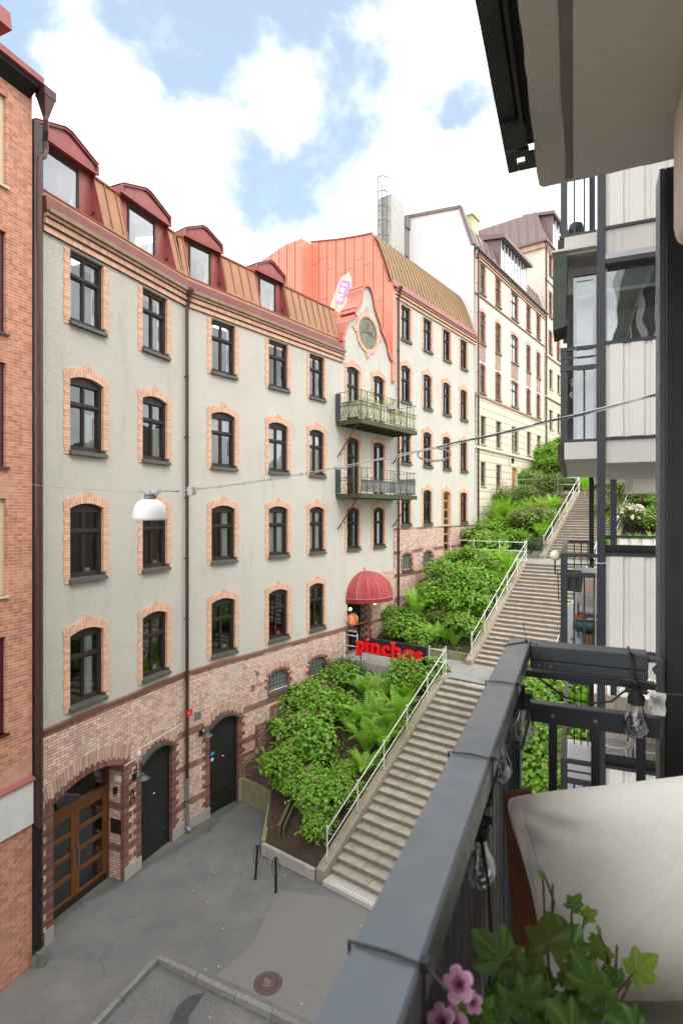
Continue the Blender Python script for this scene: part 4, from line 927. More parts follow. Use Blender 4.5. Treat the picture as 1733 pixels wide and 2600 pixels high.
MARO = simple('maroon window paint', (.075, .012, .016), (.055, .01, .012), 5, .35); BEI = simple('beige window paint', (.62, .50, .36), (.55, .45, .32), 5, .5)
for k in range(3):
    for a, b, c in rows:
        xr = rg-k*2.6; m = BEI if c else MARO; f = MB(); xl = xr-1.15
        f.box(xl, xl+.09, YB+.08, YB+.16, a, b); f.box(xr-.1, xr, YB+.08, YB+.16, a, b); f.box(xl+.09, xr-.1, YB+.08, YB+.16, a, a+.1); f.box(xl+.09, xr-.1, YB+.08, YB+.16, b-.1, b); f.box(xl+.53, xl+.6, YB+.09, YB+.15, a+.1, b-.1)
        fo = f.build('window', m, B0B); MB().box(xl+.05, xr-.05, YB+.12, YB+.13, a, b).build('pane', GLASS, fo); MB().box(xl-.03, xr+.05, YB-.06, YB+.1, a-.05, a).build('sill', m, fo)
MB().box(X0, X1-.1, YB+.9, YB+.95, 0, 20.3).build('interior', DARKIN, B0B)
# white fascia board and ledge at street level
zb1 = onf(F1, 77, 1868+0, YB)[1]
mb = MB(); mb.box(X0, X1-.02, YB-.07, YB-.001, 3.35, 4.35); mb.build('white_fascia_board', simple('pale fascia', (.62, .63, .62), (.52, .53, .52), 2, .6, streak=.15), B0B)
mb = MB(); mb.prx([(YB, 4.45), (YB-.12, 4.38), (YB-.12, 4.35), (YB, 4.35)], X0, X1); mb.build('ledge', REDM, B0B)
mb = MB(); mb.prx([(YB, 20.3), (YB-.25, 20.4), (YB-.33, 20.42), (YB-.33, 20.56), (YB-.28, 20.58), (.5, 20.7), (.5, 20.3)], X0, X1+.05); mb.build('eaves', REDM, B0B)
mb = MB(); mb.prx([(YB-.25, 20.4), (YB-.28, 20.3), (YB, 20.1), (YB, 20.35)], X0, X1-.05); mb.build('soffit', BLACKM, B0B)
mb = MB(); mb.prx([(.2, 20.6), (3.0, 21.6), (8, 22.5), (8, 20.5)], X0, X1); mb.box(X1-.02, X1+.25, -.15, .1, 20.6, 20.95); mb.build('roof', REDM, B0B)
p = onf(F1, 12, 70, -.1); mb = MB(); mb.prx([(-.35, p[1]-.15), (-.3, p[1]+.25), (1.5, p[1]+1.2), (1.5, p[1]-.15)], X0, p[0]); mb.build('dormer', REDM, B0B)
# rainwater pipe in the joint
PX = X1+.14; PY = YB-.05
mb = MB(); r = .062
mb.lathe([(.07, .0), (.20, .42), (.22, .42), (.22, .62), (.05, .62)], (PX+.02, PY-.2, 19.75), 4, a0=math.pi/4, a1=2*math.pi+math.pi/4)
mb.tube([(PX+.02, PY-.2, 19.78), (PX+.02, PY-.2, 19.68), (PX+.07, PY-.14, 19.5), (PX+.15, PY-.02, 19.32), (PX+.18, PY, 19.14), (PX+.13, PY+.0, 18.96), (PX+.02, PY+.0, 18.84), (PX, PY+.0, 18.7), (PX, PY, 3.1)], r, 12)
dp = mb.build('drainpipe', PIPE, B0B, smooth=False)
mb = MB(); mb.tube([(PX-.02, PY, .35), (PX-.02, PY, 3.12)], r+.02, 12)
for z in (1.9, 3.1): mb.lathe([(r+.02, 0), (r+.035, 0), (r+.035, .07), (r+.02, .07)], (PX-.02, PY, z), 12)
mb.build('lower_pipe', BLACKM, dp)
mb = MB(); mb.box(PX+.075, -5.345, -.035, .3, 0, 19.9); mb.build('joint_flashing', simple('slate joint sheet', (.075, .08, .078), (.05, .052, .05), 2, .55, metal=.2), B0B)
mb = MB(); mb.box(PX+.07, PX+.10, -.08, -.036, .2, 19.9); mb.build('joint_flashing', PIPE, B0B)
CN = empty('drain_pot', F1.w(PX-.02, PY-.12, 0), F1.a, 'small grey ribbed pot with white rim under the black drainpipe', 'pot')
mb = MB(); mb.lathe([(.001, 0), (.11, 0), (.115, .1), (.108, .1), (.118, .2), (.11, .2), (.12, .3), (.10, .3), (.09, .05), (.001, .05)], (0, 0, 0), 16); mb.build('pot_body', PIPEG, CN); mb = MB(); mb.lathe([(.095, .3), (.12, .3), (.12, .33), (.001, .325)], (0, 0, 0), 16); mb.build('rim', PIPEG, CN)
# ================================================================== ground
def S2(s, p, z=0): return F2.w(s, -p, z)
ASPH = NT('worn asphalt'); n1 = ASPH.noise(1.1, 6, .65); n2 = ASPH.noise(.35, 4); n3 = ASPH.noise(140, 2)
c = ASPH.mix(ASPH.mr(n2, .38, .64), (.15, .149, .143), (.19, .187, .178)); c = ASPH.mix(ASPH.mr(n1, .40, .7), c, (.125, .126, .127)); c = ASPH.mix(1.0, c, ASPH.comb(*[ASPH.mr(ASPH.noise(34, 3, .7), .35, .65, .78, 1.22)]*3), 'MULTIPLY')
c = ASPH.mix(ASPH.mr(ASPH.noise(.8, 6, .7), .58, .74, 0, .55, True), c, (.085, .10, .05))
def _dist(F):
    q = ASPH.n('ShaderNodeVectorMath', operation='DOT_PRODUCT'); ASPH.L(ASPH.o, q.inputs[0]); q.inputs[1].default_value = F.n; return ASPH.math('SUBTRACT', float(F.o.dot(F.n)), q.outputs['Value'])
ds = ASPH.math('MINIMUM', ASPH.math('ADD', _dist(F1), 0.0), 50.0); ds2 = _dist(F2); dm_ = ASPH.math('MAXIMUM', ds, ds2)
wob_ = ASPH.math('ADD', dm_, ASPH.math('MULTIPLY', ASPH.math('SUBTRACT', ASPH.noise(1.3, 5, .6), .5), .9))
c = ASPH.mix(ASPH.math('MULTIPLY', ASPH.mr(wob_, .1, .75, .75, 0, True), ASPH.mr(ASPH.noise(.7, 4), .4, .55)), c, (.075, .085, .035))
bnd = ASPH.math('MULTIPLY', ASPH.mr(wob_, .30, .55, 0, 1, True), ASPH.mr(wob_, .6, .85, 1, 0, True)); c = ASPH.mix(ASPH.math('MULTIPLY', bnd, .42), c, (.03, .031, .036))
n3 = ASPH.noise(95, 3, .7)
c = ASPH.mix(1.0, c, ASPH.comb(*[ASPH.mr(n3, .34, .66, .62, 1.4)]*3), 'MULTIPLY')
cr_ = ASPH.n('ShaderNodeTexVoronoi', feature='DISTANCE_TO_EDGE'); cr_.inputs['Scale'].default_value = .38; wv_ = ASPH.n('ShaderNodeVectorMath', operation='ADD'); ASPH.L(ASPH.o, wv_.inputs[0]); nn_ = ASPH.n('ShaderNodeTexNoise'); nn_.inputs['Scale'].default_value = 2; nn_.inputs['Detail'].default_value = 6; ASPH.L(ASPH.o, nn_.inputs['Vector']); ASPH.L(nn_.outputs['Color'], wv_.inputs[1]); ASPH.L(wv_.outputs[0], cr_.inputs['Vector'])
crm = ASPH.math('MULTIPLY', ASPH.mr(cr_.outputs['Distance'], 0, .008, 1, 0), ASPH.mr(ASPH.noise(.5, 3), .5, .6))
c = ASPH.mix(ASPH.math('MULTIPLY', crm, .5), c, (.05, .05, .05)); ASPH.fin(c, .88, 0, ASPH.bump(n3, .5, .006)); ASPH = ASPH.m
ASPH2 = simple('newer dark asphalt', (.068, .068, .069), (.052, .053, .055), 2.5, .88, bump=.5, bs=140, bd=.006)
ASPH3 = simple('grey asphalt patch', (.225, .22, .207), (.155, .153, .146), 26, .9, bump=.5, bs=140, bd=.006)
MB().add([(-400, -300, -.13), (400, -300, -.13), (400, 900, -.13), (-400, 900, -.13)], [(0, 1, 2, 3)]).build('road', ASPH)['kind'] = 'structure'
K0 = gp(402, 2428, 0); Ka = gp(250, 2590, 0); Kb = gp(756, 2598, 0)
ka = K0+(Ka-K0).normalized()*14; kb = K0+(Kb-K0).normalized()*9
def sheet(name, pts, z, mat, kind='structure'):
    o = MB().add([(p[0], p[1], z) for p in pts], [tuple(range(len(pts)))]).build(name, mat); o['kind'] = kind; return o
o = sheet('pavement', [(ka.x, ka.y), (K0.x, K0.y), (kb.x, kb.y), (8, 4), (14, 24), (-3, 27), (-24, 3), (-20, -8)], 0, ASPH)
pa = [gp(712, 2262), gp(640, 2400), gp(548, 2478), gp(590, 2496), gp(740, 2570), gp(900, 2650), gp(1150, 2500), gp(1000, 2330), gp(925, 2288)]
sheet('pavement_patch', [(p.x, p.y) for p in pa], .004, ASPH3)
def strip(name, A, B, w, z0, z1, mat, n=9):
    mb = MB(); d = (B-A).normalized(); nn = Vector((-d.y, d.x, 0)); L = (B-A).length; rr = random.Random(6)
    k = 0.0
    while k < L:
        e = min(k+.95+rr.random()*.3, L); a = A+d*(k+.006); b = A+d*(e-.006); q = rr.uniform(-.006, .006)
        mb.add([(*(a-nn*w/2)[:2], z0), (*(b-nn*w/2)[:2], z0), (*(b+nn*w/2)[:2], z0), (*(a+nn*w/2)[:2], z0), (*(a-nn*w/2)[:2], z1+q), (*(b-nn*w/2)[:2], z1+q), (*(b+nn*w/2)[:2], z1+q), (*(a+nn*w/2)[:2], z1+q)],
               [(0,3,2,1),(4,5,6,7),(0,1,5,4),(1,2,6,5),(2,3,7,6),(3,0,4,7)]); k = e
    o = mb.build(name, mat, bevel=.012); o['kind'] = 'structure'; return o
KERB = simple('granite kerb', (.27, .265, .25), (.17, .17, .16), 9, .85, bump=.6, bs=50, bd=.01, rv=.15)
strip('kerb', K0, ka, .12, -.2, .012, KERB); strip('kerb', K0, kb, .13, -.2, .014, KERB)
# wet stain lines on the asphalt near the island
q = [gp(x, y, -.13) for x, y in ((430, 2600), (452, 2555), (480, 2530), (520, 2520), (505, 2545), (480, 2580), (478, 2600))]
sheet('tar_patch', [(p.x, p.y) for p in q], -.126, ASPH2)
# manhole
mc = gp(680, 2497, 0); MH = empty('manhole_cover', mc, .3, 'round rusty iron manhole cover with raised letters BP set in the grey pavement', 'manhole cover')
IRON = simple('rusty iron', (.15, .10, .085), (.10, .085, .08), 8, .7, metal=.4)
mb = MB(); mb.lathe([(.001, .012), (.27, .012), (.29, .008), (.31, .012), (.325, .006), (.33, 0)], n=40)
for k in range(26): a = k*2*math.pi/26; mb.bar((.19*math.cos(a), .19*math.sin(a), .016), (.245*math.cos(a), .245*math.sin(a), .016), .012, .012)
mb.lathe([(.148, .012), (.15, .02), (.165, .02), (.167, .012)], n=40); mb.build('cover_plate', IRON, MH)
text_obj('raised_letters', 'BP', .22, .006, simple('worn iron edge', (.26, .21, .19), (.2, .16, .15), 8, .6, metal=.4), MH, Matrix.Translation((0, 0, .016)) @ Matrix.Rotation(1.25, 4, 'Z'), .004)
# ------------------------------------------------------------------ hillside
SOIL = simple('leaf strewn soil', (.075, .048, .032), (.045, .03, .02), 5, .95, bump=.8, bs=22, bd=.03)
ZP = [(-6, 0), (.7, .12), (8.4, 3.65), (11.2, 4.15), (18, 7.65), (21.3, 8.15), (29, 11.75), (32, 12.1), (45, 18), (70, 25)]
def th(s, p=0):
    for (a, za), (b, zb) in zip(ZP, ZP[1:]):
        if s <= b: return za+(zb-za)*max(0, (s-a)/(b-a))
    return 25
def sb(p): return 2.45 if p < 1.57 else (2.45-(p-1.57)/(2.92-1.57)*1.78 if p < 2.92 else .68)
def grid(name, f, ns, np_, mat):
    v = [f(i/ns, j/np_) for i in range(ns+1) for j in range(np_+1)]
    o = MB().add(v, [(i*(np_+1)+j, (i+1)*(np_+1)+j, (i+1)*(np_+1)+j+1, i*(np_+1)+j+1) for i in range(ns) for j in range(np_)]).build(name, mat, smooth=True); o['kind'] = 'structure'; return o
rr = random.Random(5)
def bump_(s, p): return .07*math.sin(s*2.3+p)*math.cos(p*2.1-s)+rr.uniform(-.03, .03)
def b1(i, j):
    p = .0+j*5.1; a = sb(p)+.05; s = a+(8.45-a)*i; base = .22+(s-.68)*.44
    return S2(s, p, base+bump_(s, p)+(.3*(1-i) if p < 1.6 else 0)*.5)
grid('soil_bed', b1, 26, 16, SOIL)
for a, b in ((11.3, 18.05), (21.35, 29.2), (31.9, 75)):
    grid('soil_bed', lambda i, j, a=a, b=b: S2(a+(b-a)*i, -.0+j*(5.1 if b < 60 else 5.1), th(a+(b-a)*i)+bump_(a+(b-a)*i, j*5)), 30, 12, SOIL)
grid('hillside', lambda i, j: S2(-6+80*i, 8.8+j*30, th(-6+80*i)+(bump_(80*i, j*30))-.05), 70, 30, SOIL)
# landings
PAVE = NT('grey cobbled paving'); bt = PAVE.n('ShaderNodeTexBrick'); PAVE.L(PAVE.o, bt.inputs['Vector']); bt.inputs['Color1'].default_value = (.34, .33, .31, 1); bt.inputs['Color2'].default_value = (.25, .25, .245, 1); bt.inputs['Mortar'].default_value = (.12, .12, .09, 1)
for k, v in (('Scale', 1), ('Mortar Size', .012), ('Brick Width', .22), ('Row Height', .12)): bt.inputs[k].default_value = v
PAVE.fin(PAVE.mix(PAVE.mr(PAVE.noise(1.5, 5), .4, .7), bt.outputs['Color'], (.30, .30, .28)), .85, 0, PAVE.bump(bt.outputs['Fac'], -.6, .01)); PAVE = PAVE.m
def fstruct(mb, name, mat, bevel=0): o = mb.build(name, mat, frame=F2, bevel=bevel); o['kind'] = 'structure'; return o
for a, b, z in ((8.42, 11.2, 3.95), (18.0, 21.3, 7.85), (29.15, 32.0, 11.9)):
    fstruct(MB().box(a+.28, b, -8.85, -.0, z-1.2, z), 'landing_paving', PAVE)
    fstruct(MB().box(a, a+.275, -5.02, -.2, z-1.6, z+.012), 'landing_edge', CONC, .02)
# stairs
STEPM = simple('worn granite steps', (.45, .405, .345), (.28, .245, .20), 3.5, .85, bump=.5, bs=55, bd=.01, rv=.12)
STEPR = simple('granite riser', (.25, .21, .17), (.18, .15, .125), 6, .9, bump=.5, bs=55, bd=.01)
def flight(s0, s1, z0, z1, n):
    mb = MB(); t = (s1-s0)/n; h = (z1-z0)/n; rr = random.Random(n)
    for k in range(n):
        a = s0+k*t; z = z0+k*h; q = rr.uniform(-.006, .006)
        j1 = -7.5+rr.uniform(-.35, .35); j2 = -6.35+rr.uniform(-.35, .35)
        for ya, yb in ((-8.55, j1-.004), (j1+.004, j2-.004), (j2+.004, -5.33)):
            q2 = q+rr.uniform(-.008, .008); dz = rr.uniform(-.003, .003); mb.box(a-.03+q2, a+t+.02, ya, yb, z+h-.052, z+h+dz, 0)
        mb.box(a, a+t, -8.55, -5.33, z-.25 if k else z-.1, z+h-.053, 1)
    o = mb.build('stair_flight', [STEPM, STEPR], frame=F2, bevel=.012); o['kind'] = 'structure'
flight(1.05, 8.45, .13, 3.95, 24); flight(11.15, 18.1, 3.95, 7.85, 25); flight(21.3, 29.2, 7.85, 11.9, 26); flight(32, 41, 11.9, 16.3, 28)
fs = MB(); fs.box(.62, 1.1, -8.6, -5.33, -.1, .13); fstruct(fs, 'bottom_step', simple('pale concrete step', (.50, .49, .44), (.42, .41, .37), 4, .85, bump=.3), .01)
mb = MB()
for k in range(24): mb.lathe([(.001, .004), (.03, .004), (.03, 0)], (.74, -5.75-k*.105, .131), 12)
fstruct(mb, 'painted_dots', WHITEP)
text_obj('step_lettering', '7D', .2, .001, simple('dark engraved', (.12, .12, .11), (.1, .1, .09), 5, .9), None, Matrix.Translation(F2.w(.9, -7.15, .133)) @ Matrix.Rotation(F2.a-math.pi/2, 4, 'Z'))['kind'] = 'structure'
def cheek(s0, s1, z0, z1, p0, lab, top=True):
    o = fthing('kerb_wall', F2, s0, lab, 'stair side wall', z=z0)
    mb = MB(); w = .3; h = .24
    n = 4
    pr = [(s0-.35, z0-.25), (s0-.35, z0+.10), (s0, z0+h)]
    L = [(s0-.35, z0+.20), (s1-.3, z1+h-.16), (s1+.25, z1+.06)]
    poly = [(s0-.35, z0-.3)]+L+[(s1+.25, z1-.7)]
    v = [(x, -p0, z) for x, z in poly]+[(x, -p0-w, z) for x, z in poly]; m = len(poly)
    mb.add(v, [tuple(range(m)), tuple(range(2*m-1, m-1, -1))]+[(i, m+i, m+(i+1) % m, (i+1) % m) for i in range(m)])
    mb.build('wall_body', simple('tan stair cheek stone', (.36, .30, .235), (.27, .23, .18), 3, .9, bump=.4, bs=40, streak=.3), o, bevel=.015)
    return o
FL = [(1.05, 8.45, .13, 3.95, 'lowest'), (11.15, 18.1, 3.95, 7.85, 'second'), (21.3, 29.2, 7.85, 11.9, 'third'), (32, 41, 11.9, 16.3, 'topmost')]
def handrail(pts, lab, name='handrail', ends=True, group='white tubular handrails of the stairway'):
    o = empty(name, pts[0], 0, lab, 'handrail', group); L = Vector(pts[0])
    for p in pts:
        q = Vector(p)-L; mb = MB()
        mb.tube([q, q+Vector((0, 0, 1.1))], .022, 8); mb.lathe([(.04, 0), (.04, .06), (.028, .1)], q, 10); mb.ball(q+Vector((0, 0, 1.13)), .033, n=5); mb.ball(q+Vector((0, 0, .58)), .032, n=5); mb.ball(q+Vector((0, 0, 1.04)), .03, n=5)
        mb.build('post', WHITEP, o)
    for h in (1.05, .58):
        mb = MB(); P = [Vector(p)-L+Vector((0, 0, h)) for p in pts]
        mb.tube(P, .019, 8); mb.build('rail', WHITEP, o, smooth=True)
    return o
for s0, s1, z0, z1, nm in FL:
    cheek(s0, s1, z0, z1, 5.03, 'sloping stone side wall on the planted side of the %s stair flight' % nm)
    cheek(s0, s1, z0, z1, 8.55, 'sloping stone side wall on the balcony side of the %s stair flight' % nm)
    for p, side in ((5.2, 'planted'), (8.7, 'balcony')):
        n = 5; sa, sz = s0-.05, s1+.15
        P = [S2(sa+(sz-sa)*k/n, p, z0+.18+(z1-z0-.1)*k/n) for k in range(n+1)]
        handrail(P, 'white two-bar handrail along the %s side of the %s stair flight' % (side, nm))
handrail([S2(18.12, q, 7.86) for q in (.8, 2.25, 3.75, 5.15)], 'white level railing across the front edge of the middle landing, ending at the oak door')
handrail([S2(29.3, q, 11.92) for q in (.8, 2.25, 3.75, 5.15)], 'white level railing half hidden by bushes on the uppermost landing')
handrail([S2(8.5, q, 3.97) for q in (.25, .95)], 'short white railing between the entrance and the red lettered sign')
handrail([S2(8.5, q, 3.97) for q in (4.52, 5.15)], 'short white railing between the red lettered sign and the top of the lowest stair flight')
# low planter walls
W = fthing('planter_wall', F2, 2.45, 'mossy green concrete planter wall at the foot of the lowest bed, next to the right black door', 'wall')
def wseg(mb, a, b, za, zb, w=.14):
    (s0, p0), (s1, p1) = a, b; d = Vector((s1-s0, p1-p0)).normalized(); n = Vector((-d.y, d.x))*w/2
    P = lambda s, p, z: (s, -p, z)
    mb.hexa([P(s0-n.x, p0-n.y, -.1), P(s1-n.x, p1-n.y, -.1), P(s1+n.x, p1+n.y, -.1), P(s0+n.x, p0+n.y, -.1), P(s0-n.x, p0-n.y, za), P(s1-n.x, p1-n.y, zb), P(s1+n.x, p1+n.y, zb), P(s0+n.x, p0+n.y, za)])
mb = MB(); wseg(mb, (2.45, .03), (2.45, 1.56), .82, .82); mb.build('back_panel', MOSSC, W, bevel=.01)
mb = MB(); wseg(mb, (2.46, 1.6), (.70, 2.92), .80, .36); mb.build('side_panel', MOSSC, W, bevel=.01)
W2 = fthing('planter_wall', F2, .6, 'low stained concrete kerb wall across the bottom of the lowest bed, behind the two black posts', 'wall')
mb = MB(); wseg(mb, (.64, 2.95), (.66, 5.02), .34, .32, .12); mb.build('wall_body', CONC, W2, bevel=.01)
mb = MB(); wseg(mb, (1.1, 3.2), (3.2, 2.5), .75, 1.65, .09); wseg(mb, (1.15, 3.35), (3.25, 2.65), .72, 1.62, .06)
TB = fthing('garden_timber', F2, 1.1, 'old mossy timber edging lying in the lowest bed', 'timber'); mb.build('timber', simple('mossy timber', (.13, .12, .06), (.09, .08, .04), 6, .9), TB)
for s, lab in ((11.25, 'low stone kerb along the downhill edge of the second bed'), (21.3, 'low stone kerb along the downhill edge of the third bed')):
    o = fthing('bed_kerb', F2, s, lab, 'kerb', z=th(s)); MB().box(s-.02, s+.12, -5.02, -1.5, th(s)-.5, th(s)+.12).build('kerb_stone', MOSSC if s < 12 else CONC, o, bevel=.01)
# ------------------------------------------------------------------ vegetation
HYD = leafmat('hydrangea leaf', (.11, .27, .022), (.28, .47, .06)); HYD2 = leafmat('dull shrub leaf', (.10, .19, .03), (.24, .34, .08)); FERN = leafmat('fern frond', (.19, .42, .035), (.36, .60, .08)); IVYD = leafmat('dark ivy', (.02, .06, .018), (.05, .11, .03), .15)
SEED = leafmat('old flower head', (.34, .20, .14), (.50, .36, .28), .2, .8); TWIG = simple('brown twig', (.10, .06, .04), (.07, .045, .03), 9, .9); BLOOM = leafmat('pale rhododendron bloom', (.80, .66, .74), (.95, .88, .90), .3, .6)
def leaf_quads(mb, c, nrm, dirv, L, wd, rnd, m=0):
    nrm = nrm.normalized(); t = (dirv-nrm*dirv.dot(nrm)).normalized(); b = nrm.cross(t)
    f = nrm*L*.12
    p0 = c-t*L*.5; p1 = c+b*wd*.5+f-t*L*.08; p2 = c+t*L*.5-f*.6; p3 = c-b*wd*.5+f-t*L*.08; pm = c
    mb.add([p0, p1, p2, p3, pm], [(0, 1, 4), (1, 2, 4), (2, 3, 4), (3, 0, 4)], m, rnd)
def make_bush(seed, n=1500, mats=(HYD, SEED), lf=.085, heads=14, flat=.75, lump=9):
    rr = random.Random(seed); mb = MB(); lumps = []
    for k in range(lump):
        a = rr.uniform(0, 6.28); r = rr.uniform(.15, .62); lumps.append((Vector((r*math.cos(a), r*math.sin(a), rr.uniform(.35, .75)*flat*1.25-r*.25)), rr.uniform(.24, .42)))
    for k in range(n):
        c0, r0 = rr.choice(lumps); d = Vector((rr.gauss(0, 1), rr.gauss(0, 1), rr.gauss(.35, .9))).normalized(); q = rr.uniform(.55, 1.06)
        c = c0+Vector((d.x*r0*q, d.y*r0*q, d.z*r0*q*.85)); 
        if c.z < .03: continue
        nrm = (d*.6+Vector((rr.gauss(0, .4), rr.gauss(0, .4), .9))); dr = Vector((rr.gauss(0, 1), rr.gauss(0, 1), -.2))+d
        s = lf*rr.uniform(.7, 1.3); leaf_quads(mb, c, nrm, dr, s*1.25, s, min(1, max(0, rr.gauss(.45, .25)+(q-.8)*.8)))
    for k in range(22):
        c0, r0 = rr.choice(lumps); d = Vector((rr.gauss(0, .8), rr.gauss(0, .8), rr.gauss(.6, .5))).normalized(); Ls = rr.uniform(.08, .30); bs = c0+d*r0*.9
        for j in range(9):
            t_ = j/8; c = bs+d*Ls*t_*1.6+Vector((0, 0, -.12*t_*t_)); 
            if c.z > .05: leaf_quads(mb, c+Vector((rr.gauss(0, .02), rr.gauss(0, .02), 0)), Vector((rr.gauss(0, .6), rr.gauss(0, .6), 1)), Vector((rr.gauss(0, 1), rr.gauss(0, 1), 0))+d, lf*rr.uniform(.6, 1.3), lf*rr.uniform(.5, .9), min(1, rr.uniform(.4, 1.1)))
    for k in range(heads):
        c0, r0 = rr.choice(lumps); d = Vector((rr.gauss(0, .8), rr.gauss(0, .8), abs(rr.gauss(.5, .6)))).normalized(); c = c0+d*r0*1.02
        for j in range(22): leaf_quads(mb, c+Vector((rr.gauss(0, .035), rr.gauss(0, .035), rr.gauss(0, .022))), Vector((rr.gauss(0, 1), rr.gauss(0, 1), 1)), Vector((rr.gauss(0, 1), rr.gauss(0, 1), 0)), .03, .028, rr.random(), 1)
    me = mb.build('foliage', list(mats)); st = MB()
    for k in range(10):
        c0, r0 = rr.choice(lumps); st.tube([(c0.x*.1, c0.y*.1, 0), (c0.x*.5, c0.y*.5, c0.z*.45), tuple(c0)], [.014, .01, .005], 5)
    return me, st.build('stem', TWIG)
def make_fern(seed, n=20, L=1.05):
    rr = random.Random(seed); mb = MB()
    for k in range(n):
        a = k*2*math.pi/n+rr.uniform(-.2, .2); l = L*rr.uniform(.75, 1.1); lean = rr.uniform(.35, .95); N = 20; d = Vector((math.cos(a), math.sin(a), 0)); sd = Vector((-d.y, d.x, 0)); prev = None; rn = rr.random()
        tilt = rr.uniform(-.4, .4)
        for i in range(N+1):
            t = i/N; r = l*(t*lean*.55+t*t*lean*.45); z = l*(1.05*t-.55*lean*t*t*t); p = d*r+Vector((0, 0, z))
            if prev is not None:
                mb.add([prev-sd*.005, prev+sd*.005, p+sd*.004, p-sd*.004], [(0, 1, 2, 3)], 0, .3)
                wd = .17*math.sin(math.pi*min(1, t*.93+.05))**.7*(1-t*.35)*L
                tt = (p-prev).normalized(); up = sd.cross(tt)
                for s in (-1, 1):
                    tip = p+sd*s*wd+tt*wd*.35-Vector((0, 0, wd*.25)); w_ = (p-prev)*.62
                    mb.add([p-w_*.5, p+w_*.5, tip+w_*.12, tip-w_*.12], [(0, 1, 2, 3)], 0, min(1, max(0, rn*.6+rr.uniform(0, .4))))
            prev = p
    return mb.build('fronds', FERN), None
def wrap(nm, pair):
    o = bpy.data.objects.new(nm, None); scene.collection.objects.link(o); o.empty_display_size = .2
    for q in pair:
        if q: q.parent = o
    return o
PRO = {'h': [wrap('hydrangea_bush', make_bush(s, 1700)) for s in (1, 2, 3)], 'd': [wrap('shrub', make_bush(s, 1500, (HYD2, SEED), .06, 26)) for s in (4, 5)],
       'f': [wrap('fern', make_fern(s)) for s in (6, 7, 8)], 'i': [wrap('ivy_clump', make_bush(9, 1300, (IVYD, SEED), .05, 0, .5))],
       'r': [wrap('rhododendron', make_bush(10, 1300, (HYD2, BLOOM), .08, 0, 1.0))], 's': [wrap('fern_patch', make_fern(12, 22, .8))]}
# blooms for the rhododendron
rr = random.Random(4); mb = MB()
for k in range(70):
    a = rr.uniform(0, 6.28); e = rr.uniform(-.1, 1.4); c = Vector((.62*math.cos(a)*math.cos(e), .62*math.sin(a)*math.cos(e), .5+.55*math.sin(e)))
    for j in range(14):
        dv = Vector((rr.gauss(0, 1), rr.gauss(0, 1), rr.gauss(0, 1))).normalized(); leaf_quads(mb, c+dv*.055, dv, Vector((rr.gauss(0, 1), rr.gauss(0, 1), rr.gauss(0, 1))), .06, .055, rr.random())
bl = mb.build('blossom', BLOOM); bl.parent = PRO['r'][0]
used_pro = set(); veg = []
def tp(u, v, h=.45, rside=False):
    r = ray(u, v); t = 10
    for t10 in range(80, 900):
        t = t10/10; p = r*t; q = fl(F2, p); s, pp = q.x, -q.y
        z = p.z+HC
        g = (.22+(s-.68)*.44 if s < 8.45 else th(s)) if pp < 8.8 else th(s)
        if z <= g+h: return s, pp, g
    return s, pp, g
def plant(kind, u, v, sc, lab, cat, group, h=.33, zs=1.0):
    sc *= {'h': 1.48, 'd': 1.4, 'f': 1.4, 'i': 1.6, 's': 1.5, 'r': 1.2}[kind]
    s, p, g = tp(u, v, h*sc); 
    if p < 5.1: p = min(max(p, .3*sc+.05), 4.95-.3*sc)
    ps = PRO[kind]; k = random.randrange(len(ps)); src = ps[k]
    if (kind, k) in used_pro: o = copy_tree(src)
    else: used_pro.add((kind, k)); o = src
    o.location = S2(s, p, g-.03); o.rotation_euler = (random.uniform(-.1, .1), random.uniform(-.1, .1), random.uniform(0, 6.28)); o.scale = (sc*random.uniform(.9, 1.1), sc*random.uniform(.9, 1.1), sc*zs*random.uniform(.88, 1.12))
    tag(o, lab, cat, group); veg.append((round(s, 1), round(p, 1), kind)); return o
KN = {'h': ('leafy green hydrangea bush', 'bush', 'hydrangea bushes on the slope'), 'd': ('brownish green small-leaved shrub', 'shrub', 'shrubs on the slope'), 'f': ('bright yellow-green fern', 'fern', 'ferns on the slope'), 'i': ('dark ivy clump', 'ivy', 'ivy clumps by the house wall'), 's': ('dense patch-like fern tuft', 'fern', 'ferns on the slope')}
